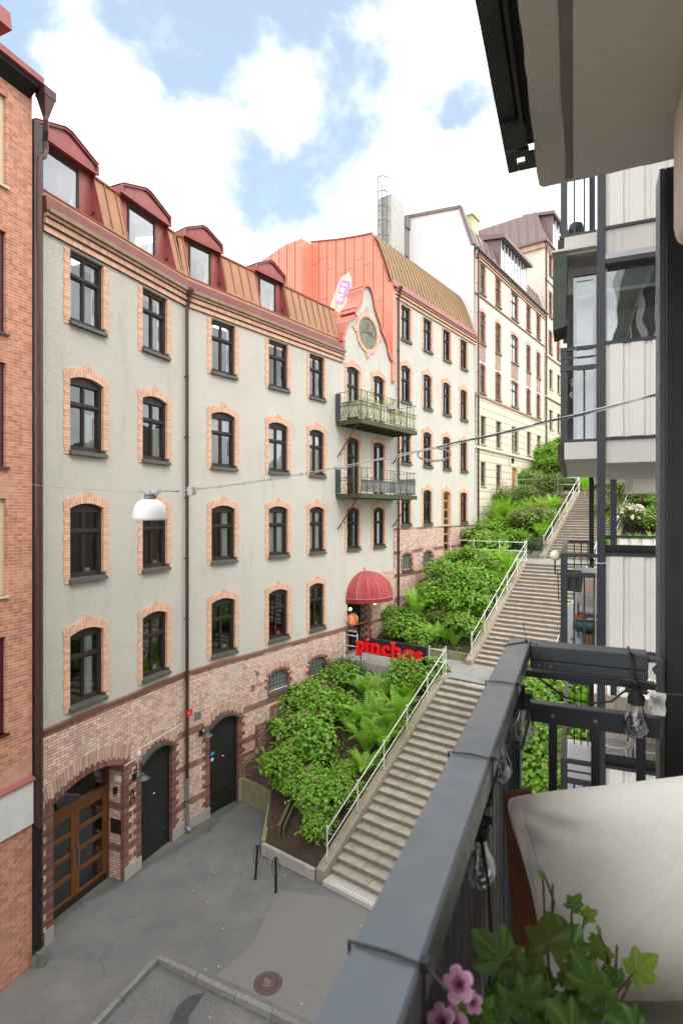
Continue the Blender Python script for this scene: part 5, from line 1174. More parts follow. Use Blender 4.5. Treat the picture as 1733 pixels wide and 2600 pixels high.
BEDS = {
 'lowest bed': [('h', 738, 1940, .9, 'touching the pink stone wall at the left end'), ('h', 772, 1915, .85, 'second from the stone wall at the left end'), ('h', 748, 1850, .9, 'against the stepped brick band'), ('h', 790, 1870, 1.0, 'in the middle, beside the bare soil'), ('h', 830, 1800, 1.0, 'halfway up, left of the ferns'), ('h', 770, 1780, .95, 'just below the right glass-block window'), ('h', 860, 1735, .9, 'below the terrace edge'), ('h', 830, 2040, .85, 'nearest the handrail in the lower half'), ('h', 800, 2100, .6, 'lowest of the bed, above the bare soil'), ('h', 858, 2010, .7, 'between the lowest handrail posts'), ('h', 790, 1990, .7, 'at the end of the mossy timber'), ('h', 880, 1960, .55, 'small one under the second handrail post'),('h', 745, 1998, .6, 'hanging over the mossy planter wall'),
   ('i', 850, 1690, .8, 'below the entrance railing'), ('i', 900, 1700, .7, 'under the left leg of the red lettered sign'), ('i', 800, 1725, .8, 'beside the right glass-block window'), ('i', 745, 1790, .6, 'low on the stone wall'),
   ('f', 960, 1760, 1.0, 'below the middle of the red lettered sign'), ('f', 1010, 1790, 1.0, 'close to the handrail near the top'), ('f', 935, 1820, 1.0, 'left of the fern group centre'), ('f', 985, 1830, 1.05, 'in the centre of the fern group'), ('f', 1040, 1760, .9, 'topmost one by the handrail'), ('f', 930, 1880, 1.0, 'lowest of the big ferns'), ('f', 975, 1880, .9, 'beside the third handrail post'), ('f', 890, 1840, .85, 'at the left rim of the fern group'), ('f', 850, 1985, .6, 'small one among the bushes'), ('f', 925, 1945, .7, 'below the big ferns by the handrail'),('f', 1010, 1850, .85, 'leaning on the handrail at mid height'),('f', 920, 1745, .8, 'just under the terrace edge'),
   ('h', 1020, 1712, .9, 'covering the middle of the red lettered sign'), ('h', 1070, 1700, .95, 'covering the right end of the red lettered sign'), ('h', 1085, 1730, .8, 'at the topmost handrail post')],
 'second bed': [('h', 1032, 1600, 1.1, 'at its lower left end beside the entrance'), ('h', 1070, 1625, .8, 'low one right of the entrance'), ('h', 1010, 1560, .8, 'by the foot of the drainpipe'), ('h', 1095, 1500, 1.15, 'at the house wall, lower middle'), ('h', 1130, 1455, 1.1, 'below the second glass-block window'), ('h', 1178, 1425, 1.15, 'under the level railing'), ('h', 1204, 1478, 1.1, 'in the upper middle'), ('h', 1137, 1535, 1.1, 'in the centre'), ('h', 1185, 1545, 1.1, 'centre right near the rail'), ('h', 1166, 1595, .95, 'lower right near the rail'), ('h', 1225, 1450, 1.0, 'upper right near the rail'), ('h', 1235, 1500, .9, 'leaning on the handrail halfway'), ('d', 1120, 1580, .8, 'behind the small ferns'),('h', 1150, 1495, 1.0, 'left of the centre'),
   ('f', 1057, 1545, 1.2, 'tall one by the drainpipe'), ('f', 1075, 1525, 1.0, 'second by the drainpipe'), ('f', 1107, 1605, .9, 'front one on bare soil'), ('f', 1152, 1625, .75, 'small one near the kerb'), ('f', 1287, 1432, 1.1, 'at the top by the handrail'), ('f', 1265, 1420, 1.1, 'at the top under the railing'), ('f', 1302, 1450, .9, 'topmost one touching the handrail'), ('f', 1180, 1500, .9, 'in the centre among bushes'), ('f', 1130, 1620, .6, 'smallest one on bare soil'),('f', 1290, 1475, .8, 'beside the handrail, upper part'),('f', 1255, 1455, .9, 'upper part among bushes')],
 'third bed': [('h', 1215, 1368, 1.2, 'left of the oak door railing'), ('h', 1250, 1350, 1.2, 'second from the oak door'), ('h', 1285, 1370, 1.1, 'above the level railing'), ('h', 1235, 1385, 1.0, 'just behind the level railing'),
   ('d', 1300, 1268, 1.4, 'below the cream house door'), ('d', 1330, 1262, 1.3, 'second below the cream house door'), ('d', 1362, 1318, 1.4, 'in the middle of the bed'), ('d', 1335, 1322, 1.2, 'left of the middle of the bed'), ('i', 1352, 1380, 1.1, 'dark one at the foot of the upper flight'),
   ('s', 1262, 1305, 1.4, 'by the cream wall, lower'), ('s', 1285, 1290, 1.4, 'by the cream wall, upper'), ('s', 1310, 1300, 1.3, 'centre left'), ('s', 1340, 1290, 1.3, 'centre'), ('s', 1375, 1283, 1.3, 'right, near the rail'), ('s', 1400, 1275, 1.2, 'topmost near the rail'), ('s', 1385, 1310, 1.1, 'right, halfway up'), ('s', 1378, 1345, 1.1, 'right, lower part'), ('s', 1320, 1362, 1.2, 'low centre'), ('s', 1285, 1320, 1.3, 'left of the brown shrubs'), ('s', 1390, 1330, 1.0, 'against the handrail'),('s', 1245, 1325, 1.2, 'lowest by the cream wall')],
 'top bed': [('h', 1383, 1200, 1.6, 'beside the uppermost railing'), ('h', 1340, 1222, 1.3, 'under the cream house wall'), ('h', 1408, 1160, 1.7, 'highest one against the cream tower'), ('d', 1408, 1232, 1.4, 'above the uppermost railing'), ('d', 1380, 1238, 1.2, 'left of the stair top'), ('h', 1440, 1200, 1.6, 'left of the balcony edge'), ('d', 1465, 1192, 1.6, 'right beside the balcony post'), ('d', 1490, 1190, 1.5, 'behind the dark balcony post'), ('f', 1478, 1232, 1.2, 'at the head of the upper flight'), ('h', 1425, 1180, 1.5, 'second highest'), ('h', 1450, 1222, 1.3, 'at the top landing'), ('h', 1395, 1180, 1.4, 'next to the tower wall'), ('h', 1430, 1140, 1.6, 'behind the highest one'),('d', 1500, 1222, 1.3, 'right of the upper flight')],
 'balcony side bed': [('h', 1376, 1710, 1.1, 'just beyond the black rail corner'), ('h', 1410, 1690, 1.1, 'behind the upper balcony bar'), ('d', 1456, 1695, 1.1, 'beside the lower dark post'), ('h', 1360, 1765, 1.1, 'between the two upper bars'), ('d', 1430, 1745, 1.0, 'left of the lower balcony'), ('s', 1475, 1775, 1.1, 'by the lower balcony railing'), ('h', 1350, 1840, 1.2, 'left below the middle bar'), ('h', 1395, 1830, 1.1, 'right below the middle bar'), ('h', 1376, 1890, 1.2, 'in the middle below the bars'), ('h', 1345, 1935, 1.2, 'low left below the bars'), ('h', 1385, 1960, 1.2, 'low right below the bars'), ('h', 1350, 2000, 1.1, 'lowest, above the cushion'), ('h', 1469, 1850, 1.0, 'seen through the lower balcony railing'), ('i', 1469, 1900, 1.0, 'silvery low one below the lower railing'), ('h', 1420, 1900, 1.1, 'next to the lower balcony post'), ('h', 1330, 1880, 1.1, 'nearest the corner post'), ('h', 1400, 2010, 1.1, 'behind the cushion'),('s', 1500, 1740, 1.0, 'under the lower slab'),
   ('d', 1552, 1290, 1.0, 'left of the pale rhododendron'), ('h', 1668, 1325, 1.1, 'right of the pale rhododendron'), ('s', 1560, 1368, .8, 'in front of the pale rhododendron'), ('s', 1650, 1368, .8, 'right in front of the pale rhododendron'), ('d', 1640, 1270, 1.5, 'behind the pale rhododendron'), ('d', 1600, 1250, 1.5, 'above the pale rhododendron'), ('h', 1690, 1300, 1.2, 'at the brown post'), ('d', 1585, 1235, 1.5, 'highest one behind the slab'), ('s', 1610, 1372, .7, 'below the pale blossoms'), ('h', 1540, 1400, 1.0, 'between the two dark posts'), ('h', 1535, 1760, 1.0, 'behind the wicker-coloured panel'), ('h', 1600, 1765, 1.2, 'behind the hanging bulb')],
}
for bed, L in BEDS.items():
    for kd, u, v, sc, where in L:
        plant(kd, u, v, sc, KN[kd][0]+' '+where+(', '+bed if bed != 'balcony side bed' else ', right of the stairs'), KN[kd][1], KN[kd][2])
ro = plant('r', 1602, 1335, 1.35, 'rhododendron covered in white and pale pink blossom, right of the third stair flight', 'rhododendron', None, h=.2)
UG = {}
for nm, sa, se, n in (('lowest', 2.2, 8.3, 5200), ('second', 11.5, 17.9, 5200), ('third', 21.5, 29.0, 4200), ('top', 32, 60, 5000)):
    mb = MB(); rr = random.Random(len(nm)); k = 0
    cl = [(rr.uniform(sa, se), rr.uniform(.2, 4.85), rr.uniform(.15, .4), rr.random() < .3) for q in range(n//22)]
    for s, p, r, fern in cl:
        if nm == 'lowest' and (abs(p-(3.2-(s-1.1)*.33)) < .35 and s < 3.6 or s < sb(p)+.25): continue
        g = (.22+(s-.68)*.44 if s < 8.45 else th(s))
        for j in range(22):
            a = rr.uniform(0, 6.28); q = r*rr.random()**.5; c = S2(s+q*math.cos(a), min(max(p+q*math.sin(a), .05), 4.98), g+rr.uniform(.02, .16+r*.6)*(1-q/r*.6))
            leaf_quads(mb, c, Vector((rr.gauss(0, .5), rr.gauss(0, .5), 1)), Vector((rr.gauss(0, 1), rr.gauss(0, 1), 0)), .11 if fern else .085, .035 if fern else .065, rr.random(), 1 if fern else 0)
    tag(mb.build('undergrowth', [HYD2, FERN]), 'low leafy undergrowth covering the soil of the %s planted slope' % nm, 'ground cover', kind='stuff')
# fallen leaves and bits on the pavement and soil
mb = MB(); rr = random.Random(12)
for k in range(900):
    if k < 250:
        u, v = rr.uniform(430, 920), rr.uniform(2050, 2600)
        if rr.random() < .5: u, v = rr.gauss(720, 70), rr.gauss(2200, 60)
        p = gp(u, v, .012)
        q = fl(F2, p)
        if q.y > -.1 or (q.x > .6 and -q.y > 1.4) or q.x > 2.3: continue
        m = 0 if rr.random() < .3 else 1
    else:
        s = rr.uniform(.8, 8); pp = rr.uniform(1.7, 5); 
        if s < sb(pp)+.1: continue
        p = S2(s, pp, .33+(s-.68)*.44); m = 1 if rr.random() < .93 else 0
    a = rr.uniform(0, 6.28); L = rr.uniform(.01, .035); d = Vector((math.cos(a), math.sin(a), rr.uniform(-.3, .3)))*L; e = Vector((-math.sin(a), math.cos(a), rr.uniform(-.2, .2)))*L*.5
    mb.add([p-d, p-e, p+d, p+e], [(0, 1, 2, 3)], m)
for k in range(170):
    s0, s1, z0, z1, n_ = rr.choice([(1.05, 8.45, .13, 3.95, 24), (11.15, 18.1, 3.95, 7.85, 25)]); i_ = rr.randrange(n_); t_ = (s1-s0)/n_
    pp = 5.4+abs(rr.gauss(0, .5)) if rr.random() < .6 else rr.uniform(5.4, 8.4)
    p = S2(s0+t_*(i_+rr.uniform(.1, .85)), min(pp, 8.4), z0+(z1-z0)/n_*(i_+1)+.008); a = rr.uniform(0, 6.28); L = rr.uniform(.012, .035); d = Vector((math.cos(a), math.sin(a), 0))*L; e = Vector((-math.sin(a), math.cos(a), rr.uniform(-.1, .2)))*L*.5
    mb.add([p-d, p-e, p+d, p+e], [(0, 1, 2, 3)], 0 if rr.random() < .25 else 1)
lo = mb.build('fallen_leaves', [simple('bleached bits', (.6, .58, .52), (.5, .46, .4), 9, .9), simple('dry leaf', (.25, .13, .06), (.16, .08, .04), 9, .9)]); tag(lo, 'scattered dry leaves and pale litter on the pavement and soil', 'litter', kind='stuff')
# ------------------------------------------------------------------ cycle posts
for u, v, lab, tl in ((648, 2232, 'black cycle parking post with an oval hoop, farther left and leaning beside the planter corner', .07), (700, 2266, 'black cycle parking post with an oval hoop and pale cap, nearer the stairs', 0)):
    p = gp(u, v); o = empty('cycle_post', p, .4, lab, 'cycle post', 'pair of black cycle posts'); o.rotation_euler = (0, tl, 0)
    mb = MB(); mb.tube([(0, 0, -.02), (0, 0, 1.0)], .036, 12); mb.build('post', BLACKM, o, smooth=False)
    MB().lathe([(.001, 1.03), (.02, 1.025), (.032, 1.0), (.036, .98)], n=12).build('cap', PIPEG, o)
    mb = MB(); mb.tube([(.10*math.sin(a*math.pi/12), 0, .70+.29*math.cos(a*math.pi/12)) for a in range(25)], .009, 6); mb.build('hoop', BLACKM, o)
# ------------------------------------------------------------------ restaurant signs
SG = fthing('restaurant_sign', F2, 8.4, 'long black signboard with big red letters at the terrace edge', 'sign', z=3.4)
mb = MB(); mb.box(8.36, 8.50, -4.46, -1.09, 4.40, 5.07); mb.build('panel', simple('black sign board', (.012, .014, .018), (.02, .022, .026), 3, .3), SG, bevel=.01)
mb = MB()
for p in (1.2, 2.75, 4.3): mb.box(8.40, 8.45, -p-.02, -p+.02, 2.9, 4.40)
mb.build('leg', PIPEG, SG)
REDL = emat('bright red letter face', (.52, .006, .010), .16)
def ribbon(mb, pts, w, x0, x1):
    n = len(pts); v = []
    for i, (a, b) in enumerate(pts):
        wi = w[i] if isinstance(w, list) else w
        d = Vector((pts[min(i+1, n-1)][0]-pts[max(i-1, 0)][0], pts[min(i+1, n-1)][1]-pts[max(i-1, 0)][1])).normalized(); q = Vector((-d.y, d.x))*wi/2
        for s in (1, -1): v += [(x0, a+q.x*s, b+q.y*s), (x1, a+q.x*s, b+q.y*s)]
    f = []
    for i in range(n-1):
        a, b = i*4, i*4+4; f += [(a, b, b+2, a+2), (a+1, a+3, b+3, b+1), (a, a+1, b+1, b), (a+2, b+2, b+3, a+3)]
    f += [(0, 2, 3, 1), ((n-1)*4, (n-1)*4+1, (n-1)*4+3, (n-1)*4+2)]; mb.add(v, f)
def arcp(cx_, cy_, rx, ry, a0, a1, n=14): return [(cx_+rx*math.cos(R(a0+(a1-a0)*k/n)), cy_+ry*math.sin(R(a0+(a1-a0)*k/n))) for k in range(n+1)]
def letter(ch):   # strokes (points, widths) in a unit where x height is 1, slab serif
    st = .27; S = []
    bar = lambda x, a, b: S.append(([(x, a), (x, b)], st)); ser = lambda x0, x1, z: S.append(([(x0, z), (x1, z)], .13))
    if ch == 'p': bar(.2, -.42, 1); ser(-.05, .5, -.42); ser(-.05, .3, .94); S.append((arcp(.42, .5, .33, .43, 140, -150), [.14+.16*math.sin(math.pi*k/14) for k in range(15)])); w = .95
    elif ch == 'i': bar(.22, 0, 1); ser(-.02, .46, .06); ser(-.02, .3, .94); S.append((arcp(.2, 1.3, .075, .075, 0, 360), .16)); w = .56
    elif ch == 'n': bar(.2, 0, 1); ser(-.03, .42, .06); ser(-.03, .3, .94); bar(.8, 0, .68); ser(.56, 1.03, .06); S.append((arcp(.53, .62, .27, .30, 180, 0), [.12+.14*k/14 for k in range(15)])); w = 1.15
    elif ch == 'c': S.append((arcp(.48, .5, .34, .42, 45, 320), [.15+.15*math.sin(math.pi*k/14) for k in range(15)])); S.append((arcp(.70, .74, .05, .05, 0, 360), .14)); w = .92
    elif ch == 'h': bar(.2, 0, 1.42); ser(-.03, .42, .06); ser(-.03, .3, 1.37); bar(.8, 0, .68); ser(.56, 1.03, .06); S.append((arcp(.53, .62, .27, .30, 180, 0), [.12+.14*k/14 for k in range(15)])); w = 1.15
    elif ch == 'o': S.append((arcp(.48, .5, .34, .42, 90, 450, 24), [.17+.12*abs(math.sin(math.pi*2*k/24)) for k in range(25)])); w = 1.0
    elif ch == 's': S.append(([(.72, .72), (.6, .9), (.4, .93), (.22, .8), (.25, .62), (.5, .5), (.68, .36), (.66, .16), (.45, .06), (.25, .1), (.12, .28)], [.12, .13, .14, .2, .24, .26, .24, .2, .14, .13, .12])); w = .85
    return S, w
mb = MB(); xcur = 0; tot = sum(letter(c)[1] for c in 'pinchos'); sc = 3.30/tot
for i, ch in enumerate('pinchos'):
    S, w = letter(ch)
    for k, (pts, wd) in enumerate(S):
        P = [(-(1.06+(xcur+a)*sc), 4.46+b*sc*.83) for a, b in pts]
        ribbon(mb, P, [q*sc for q in wd] if isinstance(wd, list) else wd*sc, 8.22-.002*k-.001*i, 8.34)
    xcur += w
lt = mb.build('red_lettering', REDL, SG)
# round blade sign
RS = fthing('round_sign', F2, 8.95, 'round orange-red sign with a cream letter p beside the dark restaurant entrance', 'sign', z=5.65)
sx, sp, sz_ = 8.9, .42, 5.66
mb = MB(); mb.lathe([(.001, -.06), (.27, -.06), (.27, .06), (.001, .06)], (sx, -sp, sz_), 36, axis='x'); mb.build('drum', simple('gold rim', (.55, .42, .16), (.45, .34, .13), 8, .35, metal=.6), RS)
mb = MB(); mb.lathe([(.001, -.066), (.235, -.066), (.235, -.06)], (sx, -sp, sz_), 36, axis='x'); mb.build('sign_face', emat('lit orange red face', (.62, .045, .012), .22), RS)
mb = MB()
for k in range(20):
    a = 2*math.pi*k/20; mb.bar((sx-.069, -sp+.13*math.cos(a), sz_+.13*math.sin(a)), (sx-.069, -sp+.22*math.cos(a), sz_+.22*math.sin(a)), .008, .012, up=(1, 0, 0))
S, w = letter('p'); scp = .2
for k, (pts, wd) in enumerate(S):
    ribbon(mb, [(-sp+.085-a*scp, sz_-.06+b*scp) for a, b in pts], [q*scp for q in wd] if isinstance(wd, list) else wd*scp, sx-.074-.001*k, sx-.066)
mb.build('letter_and_rays', emat('cream sign paint', (.6, .48, .28), .12), RS)
mb = MB(); mb.tube([(sx, -.02, sz_+.32), (sx, -sp-.2, sz_+.32)], .012, 6); mb.tube([(sx, -sp, sz_+.32), (sx, -sp, sz_+.27)], .01, 6); mb.tube([(sx, -sp-.1, sz_-.24), (sx, -sp-.1, sz_-.36)], .008, 6); mb.tube([(sx, -sp+.1, sz_-.24), (sx, -sp+.1, sz_-.36)], .008, 6); mb.build('hanger', BLACKM, RS)
NS = fthing('name_plate', F2, 8.9, 'small dark plate reading NATION below the round orange sign', 'sign', z=5.1)
MB().box(sx-.02, sx+.02, -sp-.25, -sp+.24, sz_-.60, sz_-.36).build('plate', simple('dark plate', (.03, .03, .04), (.04, .04, .05), 4, .4), NS)
Mx = Matrix(((0, 0, -1), (-1, 0, 0), (0, 1, 0))).to_4x4()
for tx, zz_, sz, col in (('PINCHOS', -.43, .095, simple('dim red paint', (.35, .02, .03), (.3, .02, .03), 4, .5)), ('NATION', -.54, .12, WHITEP)):
    text_obj('lettering', tx, sz, .002, col, NS, Matrix.Translation(OFF[NS.name]+Vector((sx-.023, -sp, sz_+zz_))) @ Mx, .002)
# red enamel sign on drainpipe, barn lamps
RSG = fthing('red_sign', F1, -.25, 'small bright red sign fixed to the drainpipe between the black doors', 'sign', z=3.9)
MB().box(-.27, .02, -.26, -.24, 3.86, 4.06).build('plate', simple('signal red enamel', (.62, .012, .012), (.55, .01, .01), 4, .35), RSG)
mb = MB(); mb.box(-.17, -.09, -.264, -.259, 3.985, 4.0); mb.box(-.18, -.08, -.264, -.259, 3.93, 3.945); mb.build('white_marks', WHITEP, RSG)
def barn(F, x, z, lab, off=-.05):
    o = fthing('barn_lamp', F, x, lab, 'wall lamp', z=z, group='dark barn lamps beside the black doors')
    mb = MB(); mb.box(x-.06, x+.06, off-.04, off, z-.1, z+.08); mb.tube([(x, off, z+.02), (x, off-.08, z+.2), (x+.02, off-.22, z+.24), (x+.04, off-.3, z+.14)], .014, 8); mb.build('bracket', BLACKM, o)
    mb = MB(); mb.lathe([(.02, .12), (.05, .1), (.06, .04), (.19, -.05), (.185, -.055), (.05, .03)], (x+.04, off-.3, z+.02), 20); mb.build('shade', simple('grey enamel', (.10, .11, .11), (.07, .08, .08), 7, .4, metal=.3), o)
    MB().ball((x+.04, off-.3, z-.04), .05, n=6).build('bulb', WHITEP, o)
barn(F1, -2.38, 2.85, 'dark barn lamp on brick left of the left black door'); barn(F2, .58, 3.05, 'dark barn lamp on brick left of the right black door')
mk = fthing('letter_mark', F1, -2.45, 'worn dark letter A painted on the brick beside the left black door', 'lettering', z=2.3)
mb = MB()
for a, b in (((-2.52, 2.1), (-2.43, 2.5)), ((-2.43, 2.5), (-2.32, 2.1)), ((-2.49, 2.24), (-2.36, 2.24))): mb.bar((a[0], -.045, a[1]), (b[0], -.045, b[1]), .01, .03, up=(0, 0, 1) if a[1] == b[1] else (1, 0, 0))
mb.build('paint', BLACKM, mk)
# plants on the upper gable balcony
gp_ = empty('balcony_plant', F2.w(9.4, -.9, 14.66), 0, 'light green leafy plant on the upper wrought iron balcony', 'potted plant')
rr = random.Random(3); mb = MB()
for k in range(260):
    c = Vector((rr.gauss(0, .16), rr.gauss(0, .14), .85+rr.gauss(0, .28))); leaf_quads(mb, c, Vector((rr.gauss(0, .5), rr.gauss(0, .5), 1)), Vector((rr.gauss(0, 1), rr.gauss(0, 1), 0)), .1, .06, rr.random())
mb.build('foliage', FERN, gp_); MB().lathe([(.001, 0), (.14, 0), (.19, .55), (.001, .55)], n=14).build('pot', CONC, gp_)
gp2 = empty('balcony_plant', F2.w(10.3, -1.1, 14.66), 0, 'low pale plants in a box on the upper wrought iron balcony', 'planter')
mb = MB()
for k in range(200):
    c = Vector((rr.uniform(-.6, .6), rr.gauss(0, .07), .95+rr.gauss(0, .1))); leaf_quads(mb, c, Vector((rr.gauss(0, .5), rr.gauss(0, .5), 1)), Vector((rr.gauss(0, 1), rr.gauss(0, 1), .5)), .09, .04, rr.random())
mb.build('foliage', FERN, gp2); MB().box(-.65, .65, -.1, .1, .7, .9).build('box', CONC, gp2)
# ================================================================== our own building and its balconies (frame FB: x along the street, y=-b)
RAILM = NT('blue black painted steel'); c = RAILM.mix(RAILM.mr(RAILM.noise(9, 6), .35, .7), (.013, .017, .024), (.02, .025, .033)); sp_ = RAILM.mr(RAILM.noise(230, 2), .70, .74); c = RAILM.mix(RAILM.math('MULTIPLY', sp_, .5), c, (.35, .35, .35))
RAILM.fin(c, RAILM.mr(RAILM.noise(14, 5), .3, .7, .30, .46), .0, RAILM.bump(RAILM.noise(45, 3), .06, .002), .65); RAILM = RAILM.m
CEIL = simple('painted balcony ceiling', (.60, .545, .485), (.53, .48, .43), 2.2, .85, bump=.35, bs=45, bd=.003)
EDGC = simple('pitted edge concrete', (.56, .51, .44), (.42, .39, .34), 3, .9, bump=.6, bs=30, bd=.006, streak=.25)
STAINC = simple('damp grey stain', (.15, .14, .125), (.20, .185, .165), 9, .85, bump=.3, bs=40)
RAILT = simple('sky sheen rail top', (.13, .152, .172), (.10, .118, .135), 7, .34, bump=.08, bs=60, bd=.001)  # sky reflection on the top rail put into a lighter base colour
def fb(name, lab, cat, x=0, z=HC, group=None): return fthing(name, FB, x, lab, cat, z=z, group=group)
def bx(mb, a0, a1, b0, b1, z0, z1, m=0): return mb.box(a0, a1, -b1, -b0, HC+z0, HC+z1, m)     # z relative to the eye
# --- near railing
NR = fb('balcony_railing', 'blue black steel balcony railing in the near foreground', 'railing', 1.5, HC-1.5)
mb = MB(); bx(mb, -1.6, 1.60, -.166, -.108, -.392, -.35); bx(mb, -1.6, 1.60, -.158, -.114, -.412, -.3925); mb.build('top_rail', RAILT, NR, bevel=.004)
mb = MB(); bx(mb, 1.537, 1.599, -.1075, .168, -.391, -.351); bx(mb, 1.541, 1.596, -.1075, .168, -.416, -.3915); mb.build('end_rail', simple('darker rail paint', (.05, .058, .066), (.04, .046, .054), 7, .4), NR, bevel=.004)
mb = MB(); bx(mb, 1.552, 1.582, -.13, .186, -.441, -.425); bx(mb, -1.6, 1.55, -.166, -.156, -.441, -.425); mb.build('upper_bar', RAILM, NR, bevel=.002)
mb = MB(); bx(mb, 1.54, 1.572, -.13, .19, -.555, -.505); bx(mb, -1.6, 1.55, -.166, -.155, -.555, -.505); mb.build('lower_bar', RAILM, NR, bevel=.002)
mb = MB(); bx(mb, 1.55, 1.60, -.172, -.133, -1.5, -.413); mb.build('corner_post', RAILM, NR, bevel=.002)
for b in (-.051, .0495, .151):
    mb = MB(); bx(mb, 1.534, 1.5395, b-.0105, b+.0105, -1.45, -.515); mb.build('baluster', RAILM, NR)
    mb = MB(); mb.lathe([(.001, -.0035), (.003, -.0035), (.0045, -.0025), (.0055, 0)], (1.5335, -b, HC-.53), 12, axis='x'); mb.build('bolt', PIPEG, NR)
for b in (-.085, -.055):
    mb = MB(); mb.lathe([(.001, -.003), (.003, -.003), (.0045, 0)], (1.5405, -b, HC-.403), 12, axis='x'); mb.build('bolt', PIPEG, NR)
a = 1.49
while a > -1.2:
    mb = MB(); bx(mb, a-.024, a+.024, -.176, -.168, -1.45, -.40); mb.build('baluster', RAILM, NR); a -= .062
mb = MB(); bx(mb, -1.6, 1.6, -.15, -.12, -1.45, -1.42); bx(mb, 1.545, 1.575, -.12, .19, -1.45, -1.42); mb.build('bottom_bar', RAILM, NR)
mb = MB(); bx(mb, 1.55, 1.59, .168, .2, -.372, -.364); bx(mb, 1.55, 1.59, .192, .2, -.45, -.372); bx(mb, 1.545, 1.575, .19, .2, -.56, -.5); mb.lathe([(.001, 0), (.011, 0), (.011, .012), (.001, .012)], (1.545, -.188, HC-.39), 6, axis='x'); mb.build('bracket', simple('dull steel bracket', (.10, .105, .11), (.06, .065, .07), 9, .5, metal=.4), NR)
# --- near steel post and slab above
NP = fb('steel_post', 'tall near-black steel post at the right edge of the picture', 'post', 1.6, HC-1.5)
mb = MB(); bx(mb, 1.60, 1.75, .212, .37, -1.5, .87); mb.build('post_body', simple('black speckled post paint', (.009, .010, .013), (.016, .017, .02), 9, .4, bump=.1, bs=90), NP, bevel=.003)
mb = MB(); bx(mb, 1.602, 1.68, .2, .2115, -1.5, .87); mb.build('edge_strip', simple('grey edge strip', (.075, .085, .095), (.06, .067, .075), 7, .4, metal=.4), NP)
SLB = fb('balcony_ceiling', 'underside of the concrete balcony slab overhead in the upper right corner', 'ceiling', 0, HC+.86)
mb = MB(); vs = []; rr = random.Random(3); N = 80
# slightly ragged slab edge
pl = [(-1.6, -.087)]+[(-1.6+3.15*k/N, -.087+rr.uniform(-.0012, .0012)) for k in range(1, N)]+[(1.545, -.085), (1.557, -.075)]+[(1.557+rr.uniform(-.002, .002), -.07+1.87*k/60) for k in range(1, 60)]+[(1.557, 1.8), (-1.6, 1.8)]
mb.prz([(a_, -b_) for a_, b_ in pl], HC+.862, HC+1.03); mb.build('slab_edge', EDGC, SLB)
mb = MB(); pl = [(-1.59, -.002), (1.545, -.002+.0), (1.548, .0)]+[(1.549+rr.uniform(-.001, .001), .02*k) for k in range(1, 88)]+[(1.54, 1.79), (-1.59, 1.79)]
mb.prz([(a_, -b_) for a_, b_ in pl], HC+.8595, HC+.8618); mb.build('painted_soffit', CEIL, SLB)
mb = MB(); P1 = [(-1.59+3.13*k/60, -.024+rr.uniform(-.001, .001)+.0028*math.sin(k*.35)+.0015*math.sin(k*.9)) for k in range(61)]; P2 = [(-1.59+3.13*k/60, -.0025) for k in range(60, -1, -1)]
mb.prz([(a_, -b_) for a_, b_ in P1+P2], HC+.8604, HC+.8619); mb.build('drip_groove_stain', STAINC, SLB)
mb = MB(); bx(mb, -1.6, 1.575, -.166, -.160, .93, .98); bx(mb, -1.6, 1.40, -.1595, -.127, .93, .936); bx(mb, -1.6, 1.38, -.118, -.110, .91, .96); bx(mb, 1.36, 1.45, -.1595, -.106, .915, .929); bx(mb, 1.47, 1.50, -.1595, -.106, .92, .928); bx(mb, 1.505, 1.575, -.1595, -.140, .93, .937); bx(mb, 1.545, 1.575, -.139, -.088, .93, .937); bx(mb, 1.505, 1.544, -.12, -.088, .93, .937)
bx(mb, -1.6, 1.5, -.14, -.088, .95, .956); mb.build('steel_channel', simple('rusty black channel', (.02, .02, .021), (.055, .05, .045), 12, .5, metal=.3), SLB)
mb = MB(); mb.prx([(-.20, HC+.861), (-.20, HC+.62), (-.205, HC+.59), (-.222, HC+.575), (-.6, HC+.57), (-.6, HC+.861)], 1.16, 1.40); mb.build('downstand_beam', simple('pinkish pitted render', (.56, .49, .44), (.47, .41, .37), 6, .9, bump=.7, bs=45, bd=.006), SLB, bevel=.01)
OW = fb('apartment_block', 'our own apartment block with dark windows behind the balconies', 'building', 0, 0)
mb = MB(); mb.box(-14, 12.9, -1.9, -1.8, 0, 23); mb.build('facade', simple('pale panel facade', (.66, .63, .57), (.6, .57, .52), 2, .8), OW)
mb = MB()
for i in range(9):
    for j in range(7): mb.box(-13+i*2.9, -11.4+i*2.9, -1.8, -1.78, 1.3+j*2.75, 2.9+j*2.75)
mb.build('window', DARKIN, OW)
mb = MB()
for j in range(-3, 4): mb.box(-14, 1.5, -1.8, -1.2, HC-1.7+j*2.7, HC-1.52+j*2.7)
mb.build('balcony_band', simple('pale band', (.6, .6, .58), (.5, .5, .48), 2, .8), OW)
# near balcony floor
mb = MB(); bx(mb, -1.6, 1.6, -.16, 1.8, -1.68, -1.5); mb.build('balcony_floor', CONC)['kind'] = 'structure'
